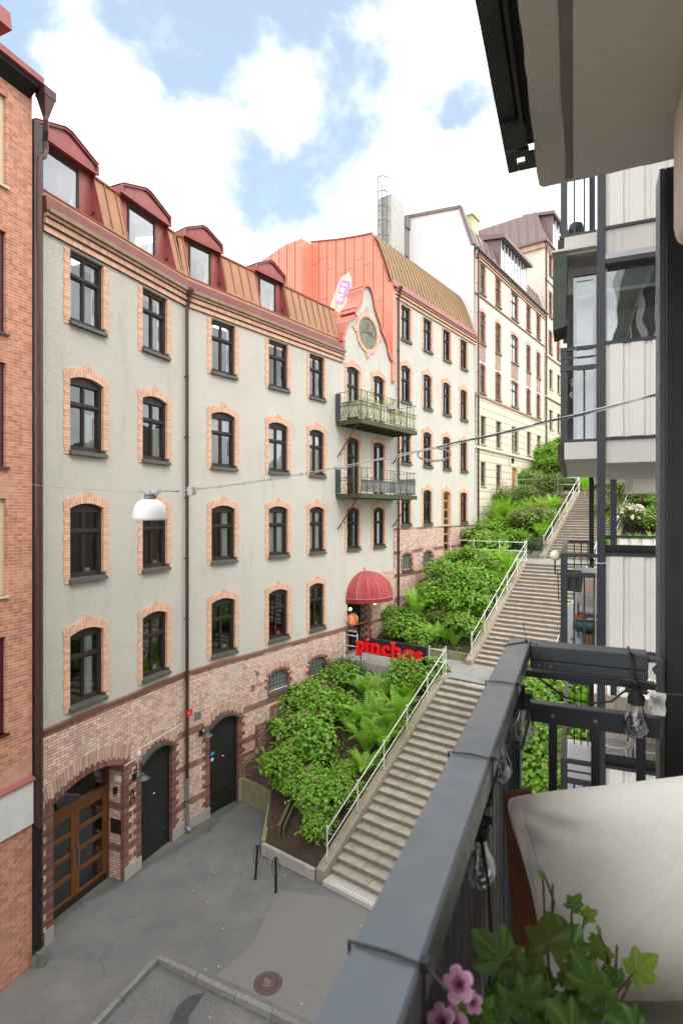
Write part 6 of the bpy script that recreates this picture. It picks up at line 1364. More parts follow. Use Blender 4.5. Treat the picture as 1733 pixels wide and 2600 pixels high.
# --- cable ties
def tie(a, lab, diag=0, tail=True):
    o = fb('cable_tie', lab, 'cable tie', a, HC-.35, 'black cable ties round the top rail')
    mb = MB(); y0, y1, z1, z0 = .168, .106, HC-.3485, HC-.414; d = diag
    mb.tube([(a+d, y0, z0), (a+d, y0, z1), (a, (y0+y1)/2, z1+.0015), (a-d*.2, y1, z1), (a-d*.2, y1, z0), (a+d, y0, z0)], .0016, 6)
    mb.box(a-.004-d*.2, a+.004-d*.2, y1-.004, y1+.003, z1-.002, z1+.005)
    if tail: mb.tube([(a-d*.2, y1, z1+.002), (a-.02, y1-.022, z1+.004)], .0014, 5)
    mb.build('strap', BLACKM, o)
tie(1.165, 'cable tie on the top rail just before the corner'); tie(.80, 'cable tie on the top rail above the second bulb'); tie(.415, 'blurred cable tie on the top rail nearest the viewer')
o = fb('cable_tie', 'cable tie with a long pointed tail on the mitred rail corner', 'cable tie', 1.55, HC-.35, 'black cable ties round the top rail')
mb = MB(); mb.tube([(1.50, .167, HC-.36), (1.50, .166, HC-.3488), (1.555, .118, HC-.348), (1.54, .09, HC-.3488), (1.537, .085, HC-.39)], .0016, 6); mb.ball((1.555, .118, HC-.346), .004, n=5); mb.tube([(1.555, .118, HC-.346), (1.60, .13, HC-.305)], .0011, 5); mb.build('strap', BLACKM, o)
# --- string light
BULBG = NT('clear bulb glass'); gl_ = BULBG.n('ShaderNodeBsdfGlass'); gl_.inputs['IOR'].default_value = 1.06; gl_.inputs['Roughness'].default_value = 0
gg = BULBG.n('ShaderNodeBsdfGlossy'); gg.inputs['Roughness'].default_value = .02; gg.inputs['Color'].default_value = (.85, .9, .95, 1); lw = BULBG.n('ShaderNodeLayerWeight'); lw.inputs['Blend'].default_value = .35
tb = BULBG.n('ShaderNodeBsdfTransparent'); tb.inputs[0].default_value = (.90, .90, .89, 1); m1 = BULBG.n('ShaderNodeMixShader'); BULBG.L(BULBG.math('ADD', BULBG.math('MULTIPLY', lw.outputs['Facing'], 1.0, True), .10, True), m1.inputs[0]); BULBG.L(tb.outputs[0], m1.inputs[1]); BULBG.L(gg.outputs[0], m1.inputs[2]); BULBG.L(m1.outputs[0], BULBG.out.inputs[0]); BULBG = BULBG.m
RUB = simple('black rubber', (.012, .012, .012), (.02, .02, .02), 20, .5)
def bulb(a, b, zt, lab, tiltv=(0, 0), tall=1.0):
    o = fb('light_bulb', lab, 'light bulb', a, HC+zt, 'clear bulbs of the string light'); c = (a, -b, HC+zt)
    mb = MB(); mb.lathe([(.001, .0), (.012, -.0), (.013, -.012), (.018, -.014), (.019, -.034), (.016, -.036), (.014, -.036)], c, 18); mb.lathe([(.0185, -.019), (.0200, -.020), (.0200, -.022), (.0185, -.023)], c, 18)
    mb.tube([(a, -b+.024, HC+zt-.004), (a, -b-.024, HC+zt-.004)], .0065, 8); mb.tube([(a, -b, HC+zt), (a, -b, HC+zt+.012)], .003, 6); mb.lathe([(.004, .012), (.007, .015), (.007, .020), (.004, .023)], c, 8)
    mb.build('socket', RUB, o)
    pr = [(.0145, -.036), (.0155, -.046), (.019, -.057), (.0262, -.070), (.0295, -.083), (.0295, -.094), (.0255, -.106), (.0175, -.115), (.008, -.1195), (.0005, -.1205)]
    mb = MB(); mb.lathe(pr, c, 32); mb.build('glass', BULBG, o, smooth=True)
    mb = MB(); mb.lathe([(.010, -.036), (.005, -.058), (.0035, -.066), (.0005, -.068)], c, 10); mb.tube([(a, -b, HC+zt-.066), (a, -b-.006, HC+zt-.084), (a, -b+.004, HC+zt-.088), (a, -b-.003, HC+zt-.100)], .0013, 5); mb.tube([(a, -b-.009, HC+zt-.07), (a, -b+.009, HC+zt-.092)], .0012, 5)
    mb.build('filament', simple('pale filament', (.8, .78, .7), (.7, .68, .6), 9, .3), o)
bulb(1.515, .139, -.432, 'clear light bulb hanging from the far end rail beside the beige post label')
bulb(1.44, -.118, -.452, 'clear light bulb half hidden behind the railing corner')
bulb(1.207, -.15, -.455, 'clear light bulb hanging below the middle of the long rail')
bulb(.951, -.15, -.515, 'nearest clear light bulb, hanging lowest beside the long rail')
CB = fb('light_cable', 'black cable of the string light looping under the railing', 'cable', 1.5, HC-.4)
def pb(a, b, z): return (a, -b, HC+z)
mb = MB()
mb.tube([pb(1.53, -.105, -.42), pb(1.53, -.06, -.452), pb(1.528, -.02, -.477), pb(1.525, .04, -.482), pb(1.52, .085, -.47), pb(1.517, .108, -.445), pb(1.516, .118, -.436)], .0028, 8)
mb.tube([pb(1.516, .163, -.436), pb(1.518, .20, -.436), pb(1.50, .25, -.428), pb(1.46, .33, -.42)], .0025, 8)
mb.tube([pb(1.53, .127, -.35), pb(1.53, .1265, -.3485), pb(1.60, .128, -.3485)], .0028, 6)
mb.tube([pb(1.536, .128, -.349), pb(1.532, .132, -.40), pb(1.52, .139, -.414)], .003, 6); mb.tube([pb(1.536, .133, -.349), pb(1.533, .137, -.40), pb(1.52, .139, -.414)], .003, 6)
mb.tube([pb(1.44, -.116, -.44), pb(1.38, -.10, -.50), pb(1.32, -.11, -.54), pb(1.25, -.14, -.50), pb(1.207, -.15, -.455)], .0028, 8)
mb.tube([pb(1.207, -.15, -.455), pb(1.12, -.14, -.51), pb(1.03, -.145, -.54), pb(.951, -.15, -.515)], .0028, 8)
mb.tube([pb(.951, -.15, -.515), pb(.90, -.125, -.60), pb(.83, -.11, -.66), pb(.75, -.115, -.70), pb(.66, -.13, -.66), pb(.6, -.14, -.6)], .0028, 8); mb.build('cord', RUB, CB, smooth=True)
LB = fb('cable_label', 'small white printed tag on the cable next to the hanging bulb', 'label', 1.51, HC-.43)
mb = MB(); v = []
for i in range(9):
    z = -.43-.055*i/8; v += [pb(1.505-.004*math.sin(i*.8), .164+.001*math.sin(i), z), pb(1.508-.003*math.sin(i*.7+1), .200+.0015*math.sin(i*1.3), z-.001)]
mb.add(v, [(2*i, 2*i+1, 2*i+3, 2*i+2) for i in range(8)]); mb.build('paper', simple('white label', (.74, .73, .70), (.66, .65, .62), 50, .6), LB)
mb = MB(); rr = random.Random(2)
for i in range(12):
    y = .192-.0021*i; L = rr.uniform(.006, .026) if i != 6 else .03; z = -.434-rr.uniform(0, .012)
    mb.box(1.4985, 1.4990, -y-.0004, -y+.0004, HC+z-L, HC+z)
mb.build('print', BLACKM, LB)
text_obj('lettering', 'IP44', .011, .0001, BLACKM, LB, Matrix.Translation(OFF[LB.name]+Vector(pb(1.4982, .1685, -.473))) @ Matrix(((0, 0, -1), (-1, 0, 0), (0, 1, 0))).to_4x4() @ Matrix.Rotation(math.pi/2, 4, 'Z'))
# --- cushion, chair board, seat
CUSH = NT('off white canvas'); c = CUSH.mix(CUSH.mr(CUSH.noise(6, 5), .35, .7), (.90, .86, .79), (.85, .81, .74)); wv = CUSH.n('ShaderNodeTexNoise'); wv.inputs['Scale'].default_value = 9; CUSH.L(CUSH.o, wv.inputs['Vector'])
b1_ = CUSH.bump(CUSH.noise(350, 2), .12, .0006); CUSH.fin(c, .9, 0, CUSH.bump(CUSH.noise(5, 5, .5, sc=(1, 1.8, .6), dist=1.2), .5, .016, b1_)); CUSH = CUSH.m
BRW = simple('reddish brown oiled wood', (.24, .08, .035), (.15, .05, .025), 4, .45, sc=(10, 10, .8), bump=.1)
SF = fb('outdoor_sofa', 'reddish brown wooden outdoor sofa with its frame board showing beside the cushion', 'sofa', 1.3, HC-1.5)
TL = pz(1290, 2022, 1.24); n1 = -FB.n                                # n1: towards the building
ex = (n1*math.cos(R(19))+Vector((0, 0, math.sin(R(19)))));
lean = (-FB.d*.30+Vector((0, 0, -1))+n1*.30).normalized()
def cushion_mesh(W_, H_, T_, o, ex, ey, nx=56, ny=44, wr=1.0):
    nrm = ex.cross(ey).normalized(); V = []; rr = random.Random(1)
    def P(i, j, side):
        u, v = i/nx*2-1, j/ny*2-1; e = .055
        pu = u*(1-e*(1-v*v)*abs(u)**1.5); pv = v*(1-e*1.1*(1-u*u)*abs(v)**1.5)
        th_ = T_*((1-abs(u)**2.6)*(1-abs(v)**2.6))**.55
        k = 0
        for cu_, cv_ in ((-1, -1), (1, -1), (-1, 1), (1, 1)):
            du, dv = u-cu_, v-cv_; r = math.hypot(du, dv)+1e-3; an = math.atan2(dv, du); k += math.sin(an*11+r*4)*.045*math.exp(-(r-.28)**2/.05)
        k += .04*math.exp(-((u+.93)/.1)**2)*math.sin(v*17+1.2)+.03*math.exp(-((v+.9)/.12)**2)*math.sin(u*9+.5)+.05*math.sin(u*2.3+v*3.1+1)*(1-u*u)
        th_ *= 1+k*wr*2.0
        rc = (abs(u)*abs(v))**7*.055; pu *= 1-rc; pv *= 1-rc
        return o+ex*(pu+1)*W_/2+ey*(pv+1)*H_/2+nrm*th_*side
    mb = MB(); top = {}; bot = {}
    for i in range(nx+1):
        for j in range(ny+1):
            top[i, j] = len(mb.v); mb.v.append(tuple(P(i, j, 1)))
            if i in (0, nx) or j in (0, ny): bot[i, j] = top[i, j]
            else: bot[i, j] = len(mb.v); mb.v.append(tuple(P(i, j, -1)))
    for i in range(nx):
        for j in range(ny):
            for D, f in ((top, 0), (bot, 1)):
                q = (D[i, j], D[i+1, j], D[i+1, j+1], D[i, j+1]); mb.f.append(q if f else q[::-1]); mb.m.append(0); mb.r.append(.5)
    return mb, P
cu = empty('back_cushion', TL, 0, 'large off white back cushion leaning in the corner of the near balcony', 'cushion')
mb, PP = cushion_mesh(.82, .375, .135, Vector((-.014, 0, .004))-ex*.008, ex, lean); mb.build('cover', CUSH, cu, smooth=True)
mb = MB()
for k in range(46):
    j = 3+k*.8
    if k % 2 == 0 or True:
        a_ = PP(3.4, j, 1); b_ = PP(3.4, j+.42, 1); a2 = PP(3.4, j, -1); b2 = PP(3.4, j+.42, -1)
        cz = a_ if (a_+TL).y < (a2+TL).y else a2; dz = b_ if (b_+TL).y < (b2+TL).y else b2
        mb.tube([cz+(cz-dz)*0-FB.d*.001, dz-FB.d*.001], .0009, 4)
mb.build('stitching', simple('grey thread', (.35, .33, .30), (.3, .28, .26), 9, .9), cu)
def wv2(p): return Vector(p)-Vector(SF.location)
fr = Frame(FB.o, FB.a)
def sofa_local(p): q = fl(FB, p); return (q.x, q.y, q.z)
A_ = [sofa_local(pz(u, v, Z)) for u, v, Z in ((1276, 2017, 1.275), (1345, 2005, 1.30), (1410, 2620, 1.16), (1316, 2620, 1.13))]
mb = MB(); back = [(x+.022, y-.002, z) for x, y, z in A_]; mb.add(A_+back, [(0, 1, 2, 3), (7, 6, 5, 4), (0, 4, 5, 1), (1, 5, 6, 2), (2, 6, 7, 3), (3, 7, 4, 0)]); mb.build('side_board', BRW, SF, bevel=.003)
mb = MB(); bx(mb, .55, 1.30, -.05, .0, -1.5, -1.10); mb.build('leg', BRW, SF)
sc_ = empty('seat_cushion', FB.w(.6, -.4, HC-1.2), FB.a, 'grey beige seat cushion under the back cushion in the lower right corner', 'cushion')
mb, _ = cushion_mesh(.75, .9, .07, Vector((0, 0, 0)), Vector((1, 0, 0)), Vector((0, -1, 0)), 24, 24, .4)
so = mb.build('cover', simple('grey beige canvas', (.42, .40, .37), (.36, .34, .31), 6, .9), sc_, smooth=True); sc_.location = FB.w(.60, -.03, HC-.985)
# --- ivy and petunias
IVY = leafmat('ivy leaf', (.05, .15, .016), (.20, .35, .07), .25, .35); IVY2 = leafmat('young ivy leaf', (.20, .36, .05), (.34, .48, .09), .4, .4); IVY3 = leafmat('olive ivy leaf', (.09, .13, .02), (.14, .19, .03), .3, .4)
PET = NT('pink petunia petal'); rad = PET.attr('rnd'); PET.fin(PET.mix(rad, (.22, .01, .10), (.78, .42, .62)), .6); PET = PET.m
IV = empty('ivy_plant', pz(1400, 2750, .72), 0, 'trailing ivy with dark and lime green lobed leaves in the bottom foreground', 'plant')
Li = Vector(IV.location)
LOB = [(90, 1.0, 34), (36, .82, 32), (144, .82, 32), (-20, .64, 34), (200, .64, 34)]
def ivy_leaf(mb, c, size, yaw, pitch, roll, m):
    M_ = Matrix.Rotation(yaw, 3, 'Y') @ Matrix.Rotation(pitch, 3, 'X') @ Matrix.Rotation(roll, 3, 'Z')
    rr = random.random()*.55; NA, NR = 60, 5; v = []; cup = random.uniform(-.25, .35); wob = random.uniform(0, 6)
    def rad(th_):
        d = math.degrees(th_); r = .40
        for la, am, wd in LOB:
            q = abs((d-la+180) % 360-180); r = max(r, am*(1-(q/wd)*.42) if q < wd*1.25 else 0)
        q = abs((d+90+180) % 360-180); return r*(1-.75*math.exp(-(q/16)**2))*.62
    for i in range(NR+1):
        for k in range(NA):
            th_ = 2*math.pi*k/NA; r = rad(th_)*i/NR; near = min(abs((math.degrees(th_)-la+180) % 360-180) for la, _, _ in LOB)
            z = cup*r*r-.035*math.exp(-(near/9)**2)*(i > 0)*min(1, i/2)+.03*math.sin(th_*3+wob)*r
            v.append(c+M_ @ (Vector((r*math.cos(th_), r*math.sin(th_), z))*size))
    b0 = len(mb.v); mb.v += [tuple(q) for q in v]
    for i in range(NR):
        for k in range(NA):
            near = min(abs((k+.5)*360/NA-la % 360+180) % 360-180 if False else abs(((k+.5)*360/NA-la+180) % 360-180) for la, _, _ in LOB)
            q = (b0+i*NA+k, b0+i*NA+(k+1) % NA, b0+(i+1)*NA+(k+1) % NA, b0+(i+1)*NA+k); mb.f.append(q if i else (b0, q[2], q[3])[::1]); mb.m.append(m); mb.r.append(min(1, rr+(.42 if near < 4 else 0)+.06*i/NR))
lv = [(1278, 2440, .10, .66, 0, 0.3), (1330, 2500, .085, .64, 2, -.8), (1500, 2500, .08, .66, 0, .7), (1350, 2480, .075, .68, 2, .9), (1390, 2395, .085, .66, 2, -.6), (1450, 2405, .08, .70, 0, .3), (1452, 2300, .045, .75, 0, .3), (1485, 2325, .04, .76, 1, -1.2), (1480, 2470, .08, .68, 2, 1.0), (1440, 2500, .07, .70, 0, -.3), (1515, 2420, .045, .75, 1, 0), (1545, 2430, .035, .76, 1, .9), (1612, 2465, .075, .70, 1, -.7), (1560, 2500, .06, .72, 0, .6), (1520, 2530, .08, .68, 0, 0), (1380, 2550, .08, .64, 0, .5), (1330, 2540, .07, .63, 0, -.4), (1420, 2570, .085, .66, 0, 1.2), (1480, 2580, .08, .67, 0, -.9), (1560, 2575, .08, .68, 0, .2), (1600, 2590, .07, .68, 0, 1.4), (1290, 2570, .06, .63, 0, .2), (1262, 2540, .05, .66, 0, -.2), (1385, 2500, .06, .7, 0, 0), (1510, 2380, .03, .76, 1, 2.0), (1377, 2222, .018, .78, 1, .5), (1520, 2365, .02, .76, 1, .5), (1450, 2620, .08, .62, 0, 1), (1360, 2620, .08, .62, 0, 2), (1270, 2620, .08, .62, 0, 2), (1610, 2620, .07, .64, 0, 1), (1345, 2440, .04, .66, 0, 2.2)]
random.seed(21); mb = MB(); st = MB()
for u, v, s, Z, m, rl in lv:
    c = pz(u, v, Z)-Li; ivy_leaf(mb, c, s*.76, random.uniform(-.9, .9), R(random.uniform(25, 95)), rl, m)
    q = pz(u+(1430-u)*.5+random.uniform(-20, 20), max(v+120, 2560), Z+.01)-Li; st.tube([c, (c+q)/2+Vector((0, .01, -.005)), q], .0016, 5)
mb.build('leaves', [IVY, IVY2, IVY3], IV, smooth=True)
for pts in ([(1382, 2225), (1405, 2290), (1398, 2340), (1412, 2400), (1430, 2500)], [(1402, 2245), (1400, 2310), (1412, 2390)], [(1452, 2340), (1440, 2400), (1420, 2480)], [(1520, 2372), (1540, 2420), (1545, 2480), (1520, 2560)], [(1565, 2400), (1560, 2480), (1552, 2600)], [(1600, 2490), (1570, 2550), (1552, 2600)]):
    st.tube([pz(u, v, .755)-Li for u, v in pts], .0017, 6)
st.build('stem', simple('reddish stem', (.17, .09, .06), (.12, .10, .04), 9, .6), IV)
PT = empty('petunia_plant', pz(1160, 2700, .62), 0, 'petunia with pink flowers at the bottom beside the blurred rail', 'plant'); Lp = Vector(PT.location)
def flower(u, v, Z, s, tl):
    c = pz(u, v, Z)-Lp; mb = MB(); N = 30; toc = (-(c+Lp)+Vector((0, 0, HC))).normalized(); toc = (toc+Vector((tl, 0, .15))).normalized(); a = toc.orthogonal().normalized(); b = toc.cross(a)
    rings = [(.0, -.5, .0), (.18, -.25, .05), (.45, .0, .45), (.8, .08, .85), (1, .03, 1)]
    for (r0, h0, c0), (r1, h1, c1) in zip(rings, rings[1:]):
        for k in range(N):
            q = []
            for r, h, kk in ((r0, h0, k), (r0, h0, k+1), (r1, h1, k+1), (r1, h1, k)):
                an = 2*math.pi*kk/N; lob = 1-.30*(1-abs(math.sin(an*2.5))**.6)*(r > .3) ; rad_ = s*r*lob; q.append(c+(a*math.cos(an)+b*math.sin(an))*rad_+toc*s*(h+.06*math.sin(an*5)*(r > .6)))
            mb.add(q, [(0, 1, 2, 3)], 0, (c0+c1)/2*(.92 if k % 6 == 0 else 1))
    mb.build('flower', PET, PT, smooth=True)
flower(1163, 2500, .47, .0140, -.25); flower(1200, 2545, .49, .009, .2); flower(1120, 2592, .46, .0125, -.3); flower(1152, 2596, .465, .012, .3)
mb = MB()
for k in range(90):
    c = pz(random.uniform(1120, 1290), random.uniform(2540, 2660), random.uniform(.60, .68))-Lp; leaf_quads(mb, c, Vector((random.gauss(0, .5), -.6, 1)), Vector((random.gauss(0, 1), random.gauss(0, 1), 0)), .022, .012, random.random())
mb.build('foliage', HYD, PT)
PTB = empty('flower_box', pz(1380, 2800, .62), FB.a, 'dark flower box hung on the near railing under the ivy', 'planter'); MB().box(-.22, .22, -.22, .06, -.3, -.06).build('box', BLACKM, PTB)
# ================================================================== neighbouring balcony stack
PAN = simple('cream corrugated panel', (.82, .80, .745), (.76, .74, .685), 1.5, .45, streak=.08)
BANDW = simple('off white slab edge', (.68, .66, .62), (.58, .565, .53), 1.4, .8, bump=.2, bs=40, streak=.35)
def ribbed(mb, a, b0, b1, z0, z1, pitch=.235):
    b = b0
    bx(mb, a+.012, a+.03, b0, b1, z0, z1)
    while b < b1-.02:
        e = min(b+pitch-.022, b1); bx(mb, a, a+.0119, b+.004, b+.03, z0, z1); bx(mb, a-.016, a+.0119, b+.052, e-.014, z0+.002, z1-.002); b += pitch
AN = 7.8
cols = fb('steel_column', 'slim dark blue steel column running the full height of the neighbouring balconies', 'column', AN, 0)
mb = MB(); bx(mb, AN-.03, AN+.06, .272, .362, -10.4, 8); bx(mb, AN-.04, AN-.03, .268, .366, -10.4, 8); mb.build('column_body', RAILM, cols, bevel=.004)
cols2 = fb('steel_column', 'black column standing behind the slim blue one on the neighbouring balcony', 'column', 11.9, 0)
mb = MB(); bx(mb, 11.85, 11.95, .27, .355, -10.4, 8); mb.build('column_body', BLACKM, cols2)
cols3 = fb('steel_column', 'dark reddish column at the far right of the neighbouring balcony opening', 'column', 8.3, 0)
mb = MB(); bx(mb, 8.3, 8.36, 1.13, 1.19, -3.9, .62); mb.build('column_body', simple('red brown post', (.12, .05, .035), (.09, .04, .03), 4, .5), cols3)
def nb_railing(B, zf, far=11.5, a0=AN, top=1.24, planter=False):
    mb = MB(); T = zf+top
    bx(mb, a0, a0+.05, -.17, .268, T-.05, T); bx(mb, a0+.05, far, -.17, -.10, T-.05, T-.004); bx(mb, far-.05, far, -.10, .3, T-.05, T-.004)
    bx(mb, a0, a0+.02, -.16, .268, T-.155, T-.135); bx(mb, a0, a0+.05, -.17, .268, T-.31, T-.25); bx(mb, a0+.05, far, -.16, -.12, T-.30, T-.25); bx(mb, a0+.05, far, -.16, -.13, T-.16, T-.14)
    bx(mb, a0+.01, a0+.07, -.165, -.08, zf-.05, T-.05); bx(mb, a0-.01, a0+.05, -.18, .268, zf-.01, zf+.03)
    for b in (0, .12, .24): bx(mb, a0+.01, a0+.02, b-.012, b+.012, zf+.03, T-.31)
    a = a0+.2
    while a < far: bx(mb, a-.01, a+.01, -.15, -.14, zf+.03, T-.30); a += .12
    for b in (0, .12, .24): bx(mb, far-.03, far-.02, b-.01, b+.01, zf+.03, T-.05)
    mb.build('railing', RAILM, B)
def nb_slab(B, z0, z1, far=11.8, a0=AN):
    mb = MB(); bx(mb, a0-.02, far, -.12, .268, z0+.06, z1-.01); bx(mb, a0, far, .366, 1.8, z0, z1); bx(mb, a0+.06, far, .268, .366, z0+.05, z1-.01); mb.build('slab', BANDW, B)
    mb = MB(); bx(mb, a0-.03, a0+.03, .366, 1.75, z1, z1+.035); mb.build('ledge', RAILM, B)
    mb = MB(); bx(mb, a0, far, -.2, -.13, z0+.05, z1-.02); mb.build('edge_channel', simple('rusty black channel', (.02, .02, .021)), B)
LV = [(.627, .916, 'upper'), (-2.07, -1.78, 'middle'), (-4.77, -4.48, 'lower'), (3.29, 3.60, 'top')]
NBB = {}
for z0, z1, nm in LV:
    B = fb('balcony', {'upper': 'neighbouring balcony with dark green shutter and white fluffy plant, above the overhead wire', 'middle': 'neighbouring balcony at eye level with watering can and grey armchair', 'lower': 'neighbouring balcony seen from above with two white chairs', 'top': 'neighbouring balcony partly hidden by the slab overhead'}[nm], 'balcony', AN, HC+z1)
    NBB[nm] = B; nb_slab(B, z0, z1); nb_railing(B, z1)
    mb = MB(); ribbed(mb, AN, .367, 1.75, z1+.04, z1+1.22); mb.build('parapet_panel', PAN, B)
    mb = MB(); bx(mb, AN-.025, AN+.035, .367, 1.75, z1+1.22, z1+1.26); mb.build('parapet_cap', RAILM, B)
    if nm in ('middle', 'lower'):
        mb = MB(); bx(mb, AN+.0, AN+.09, .367, 1.75, z1+1.30, z1+1.36); bx(mb, AN+.03, AN+.04, .37, 1.75, z1+1.26, z1+1.30); mb.build('handrail', BLACKM, B)
    mb = MB(); ribbed(mb, 11.6, .35, 1.75, z1, z1+1.0, .2); mb.build('far_panel', PAN if nm != 'lower' else simple('yellowish cream panel', (.74, .66, .50), (.68, .60, .45), 2, .5), B) if nm in ('lower',) else None
    if nm == 'middle':
        mb = MB(); bx(mb, 8.0, 11.55, -.1, 1.7, z1, z1+.012); mb.build('floor', simple('pale blue grey floor', (.55, .57, .60), (.5, .52, .55), 3, .6), B)
    if nm == 'lower':
        mb = MB(); bx(mb, 8.0, 11.55, -.1, 1.7, z1, z1+.012); mb.build('floor', simple('pale blue grey floor', (.55, .57, .60)), B)
# upper level : glazed
UP = NBB['upper']; z1 = .916
mb = MB()
for b0_, b1_2 in ((.366, .39), (1.72, 1.75)): bx(mb, AN+.02, AN+.06, b0_, b1_2, 2.18, 3.2)
bx(mb, AN-.05, AN+.06, .366, 1.75, 3.19, 3.28); bx(mb, AN+.0, AN+.04, -.01, .03, .93, 3.05); bx(mb, AN, AN+.04, .225, .262, .93, 3.05); bx(mb, AN, AN+.04, .03, .225, 3.0, 3.05)
wfr = mb.build('window', simple('light grey aluminium', (.42, .43, .45), (.36, .37, .39), 6, .35, metal=.5), UP)
BLND = simple('grey roller blind', (.30, .31, .31), (.25, .26, .26), 2, .8)
mb = MB(); bx(mb, AN+.035, AN+.04, .39, 1.72, 2.18, 3.19); bx(mb, AN+.018, AN+.022, .03, .225, .93, 3.0); mb.build('pane', glassmat('balcony glass', refl=3.5), wfr)
mb = MB(); bx(mb, AN+.10, AN+.11, .39, 1.72, 2.88, 3.19); bx(mb, AN+.05, AN+.06, .03, .225, 2.82, 3.0); mb.build('blind', BLND, wfr)
mb = MB(); bx(mb, AN+.095, AN+.12, .39, 1.72, 2.84, 2.88); bx(mb, AN+.045, AN+.065, .03, .225, 2.79, 2.82)
mb.build('blind_rail', WHITEP, wfr)
mb = MB(); bx(mb, AN-.10, AN+.03, .366, 1.75, 3.13, 3.19); bx(mb, AN-.02, AN+.04, .0, .262, 3.06, 3.16); mb.build('blind_box', simple('brown black box', (.05, .04, .04), (.04, .035, .035), 5, .5), wfr)
mb = MB(); bx(mb, AN+1.0, AN+1.05, -.1, 1.75, .92, 3.2); bx(mb, AN+.5, AN+.8, .6, 1.3, 2.5, 2.53)
mb.build('room_wall', simple('dim room wall', (.10, .105, .095), (.07, .075, .07), 1, .9), UP)
rr = random.Random(6)
for k in range(8):
    b = .48+k*.14; mb = MB(); bx(mb, AN+.55, AN+.62, b, b+rr.choice((.02, .04, .06)), 2.53, 2.53+rr.uniform(.12, .24)); o = fb('shelf_item', ['dark slim','narrow white book-like','b','pale wooden','c','tall thin white','d','short salmon'][k]+' object on the shelf behind the upper neighbouring window', 'ornament', AN+.55, HC+2.53, 'things on the shelf'); mb.build('item_body', rr.choice([WHITEP, CURT, SALMON, WOODP]), o) if k % 2 == 0 else bpy.data.objects.remove(o)
mb = MB()
for i in range(14): bx(mb, AN+.12, AN+.125, .4, 1.7, 2.20+i*.028, 2.212+i*.028)
mb.build('slatted_blind', simple('slat grey', (.28, .28, .27)), UP)
mb = MB(); q = [(AN-.55, -.30), (AN-.02, -.19), (AN-.02, -.04), (AN-.55, -.06)]
mb.hexa([(AN-.12, .255, HC+2.36), (AN-.12, .10, HC+2.40), (AN+.35, .10, HC+2.38), (AN+.35, .255, HC+2.34), (AN-.12, .255, HC+3.34), (AN-.12, .08, HC+3.36), (AN+.35, .08, HC+3.36), (AN+.35, .255, HC+3.34)][:8])
mb.build('green_shutter', simple('dark green sheet', (.05, .06, .045), (.04, .05, .04), 2, .5), UP)
mb = MB(); bx(mb, AN-.13, AN-.03, -.27, .262, 3.37, 3.40); mb.build('shutter_top', BANDW, UP)
fp = fb('fluffy_plant', 'white fluffy plant behind the railing of the upper neighbouring balcony', 'plant', AN+.3, HC+1.3); mb = MB()
for c_ in ((.10, 1.85, .11), (.17, 1.88, .10), (.03, 1.75, .09), (.0, 1.6, .06), (.2, 1.8, .07)):
    for k in range(160):
        d = Vector((rr.gauss(0, 1), rr.gauss(0, 1), rr.gauss(0, 1))).normalized(); leaf_quads(mb, Vector(pb(AN+.35, c_[0], c_[1]))+d*c_[2]*rr.uniform(.7, 1), d, Vector((rr.gauss(0, 1), rr.gauss(0, 1), rr.gauss(0, 1))), .04, .03, rr.random())
mb.build('tufts', leafmat('creamy tuft', (.66, .68, .52), (.85, .86, .74), .3), fp)
mb = MB(); mb.lathe([(.001, 0), (.06, 0), (.17, .5), (.001, .5)], pb(AN+.35, .12, 1.2), 16); mb.build('pot', simple('slate pot', (.05, .06, .075), (.04, .05, .06), 5, .4), fp)
# top level bits
o = fb('plant_pot', 'dark rounded pot on the top neighbouring balcony', 'pot', AN+.3, HC+3.65); mb = MB(); mb.lathe([(.001, 0), (.07, 0), (.10, .12), (.085, .2), (.001, .2)], pb(AN+.25, .02, 3.66), 16); mb.build('pot_body', simple('slate pot', (.05, .06, .075)), o)
# middle level furniture
M = -1.78
AC = fb('armchair', 'grey cushioned armchair on the middle neighbouring balcony', 'armchair', AN+1.2, HC+M)
GC = simple('light grey cushion', (.50, .50, .49), (.42, .42, .41), 5, .9)
mb, _ = cushion_mesh(.5, .42, .07, Vector(pb(AN+.95, .03, M+.62)), Vector((.1, -1, 0)).normalized(), Vector((.25, 0, -1)).normalized(), 16, 14, .5); mb.build('back_cushion', GC, AC, smooth=True)
mb, _ = cushion_mesh(.5, .45, .06, Vector(pb(AN+.7, .03, M+.36)), Vector((0, -1, 0)), Vector((1, 0, 0)), 16, 14, .4); mb.build('seat_cushion', GC, AC, smooth=True)
for a_, b_ in ((.68, .05), (.68, .5), (1.2, .05), (1.2, .5)):
    MB().tube([pb(AN+a_, b_, M), pb(AN+a_, b_, M+.5)], .015, 6).build('leg', PIPEG, AC)
BN = fb('bench', 'white bench with a pinkish cushion at the back of the middle neighbouring balcony', 'bench', AN+1.9, HC+M)
mb = MB(); bx(mb, AN+1.5, AN+2.3, .0, 1.2, M, M+.42); bx(mb, AN+2.2, AN+2.3, .0, 1.2, M+.42, M+.85); mb.build('bench_body', simple('white lacquer', (.72, .73, .74), (.66, .67, .68), 4, .5), BN, bevel=.01)
PK = fb('throw_pillow', 'pale pink pillow on the white bench of the middle balcony', 'pillow', AN+1.5, HC+M+.5); mb, _ = cushion_mesh(.4, .3, .06, Vector(pb(AN+1.45, .12, M+.75)), Vector((0, -1, 0)), Vector((-.3, 0, -1)).normalized(), 14, 12, .4); mb.build('cover', simple('pale pink', (.62, .42, .34), (.56, .38, .3), 4, .9), PK, smooth=True)
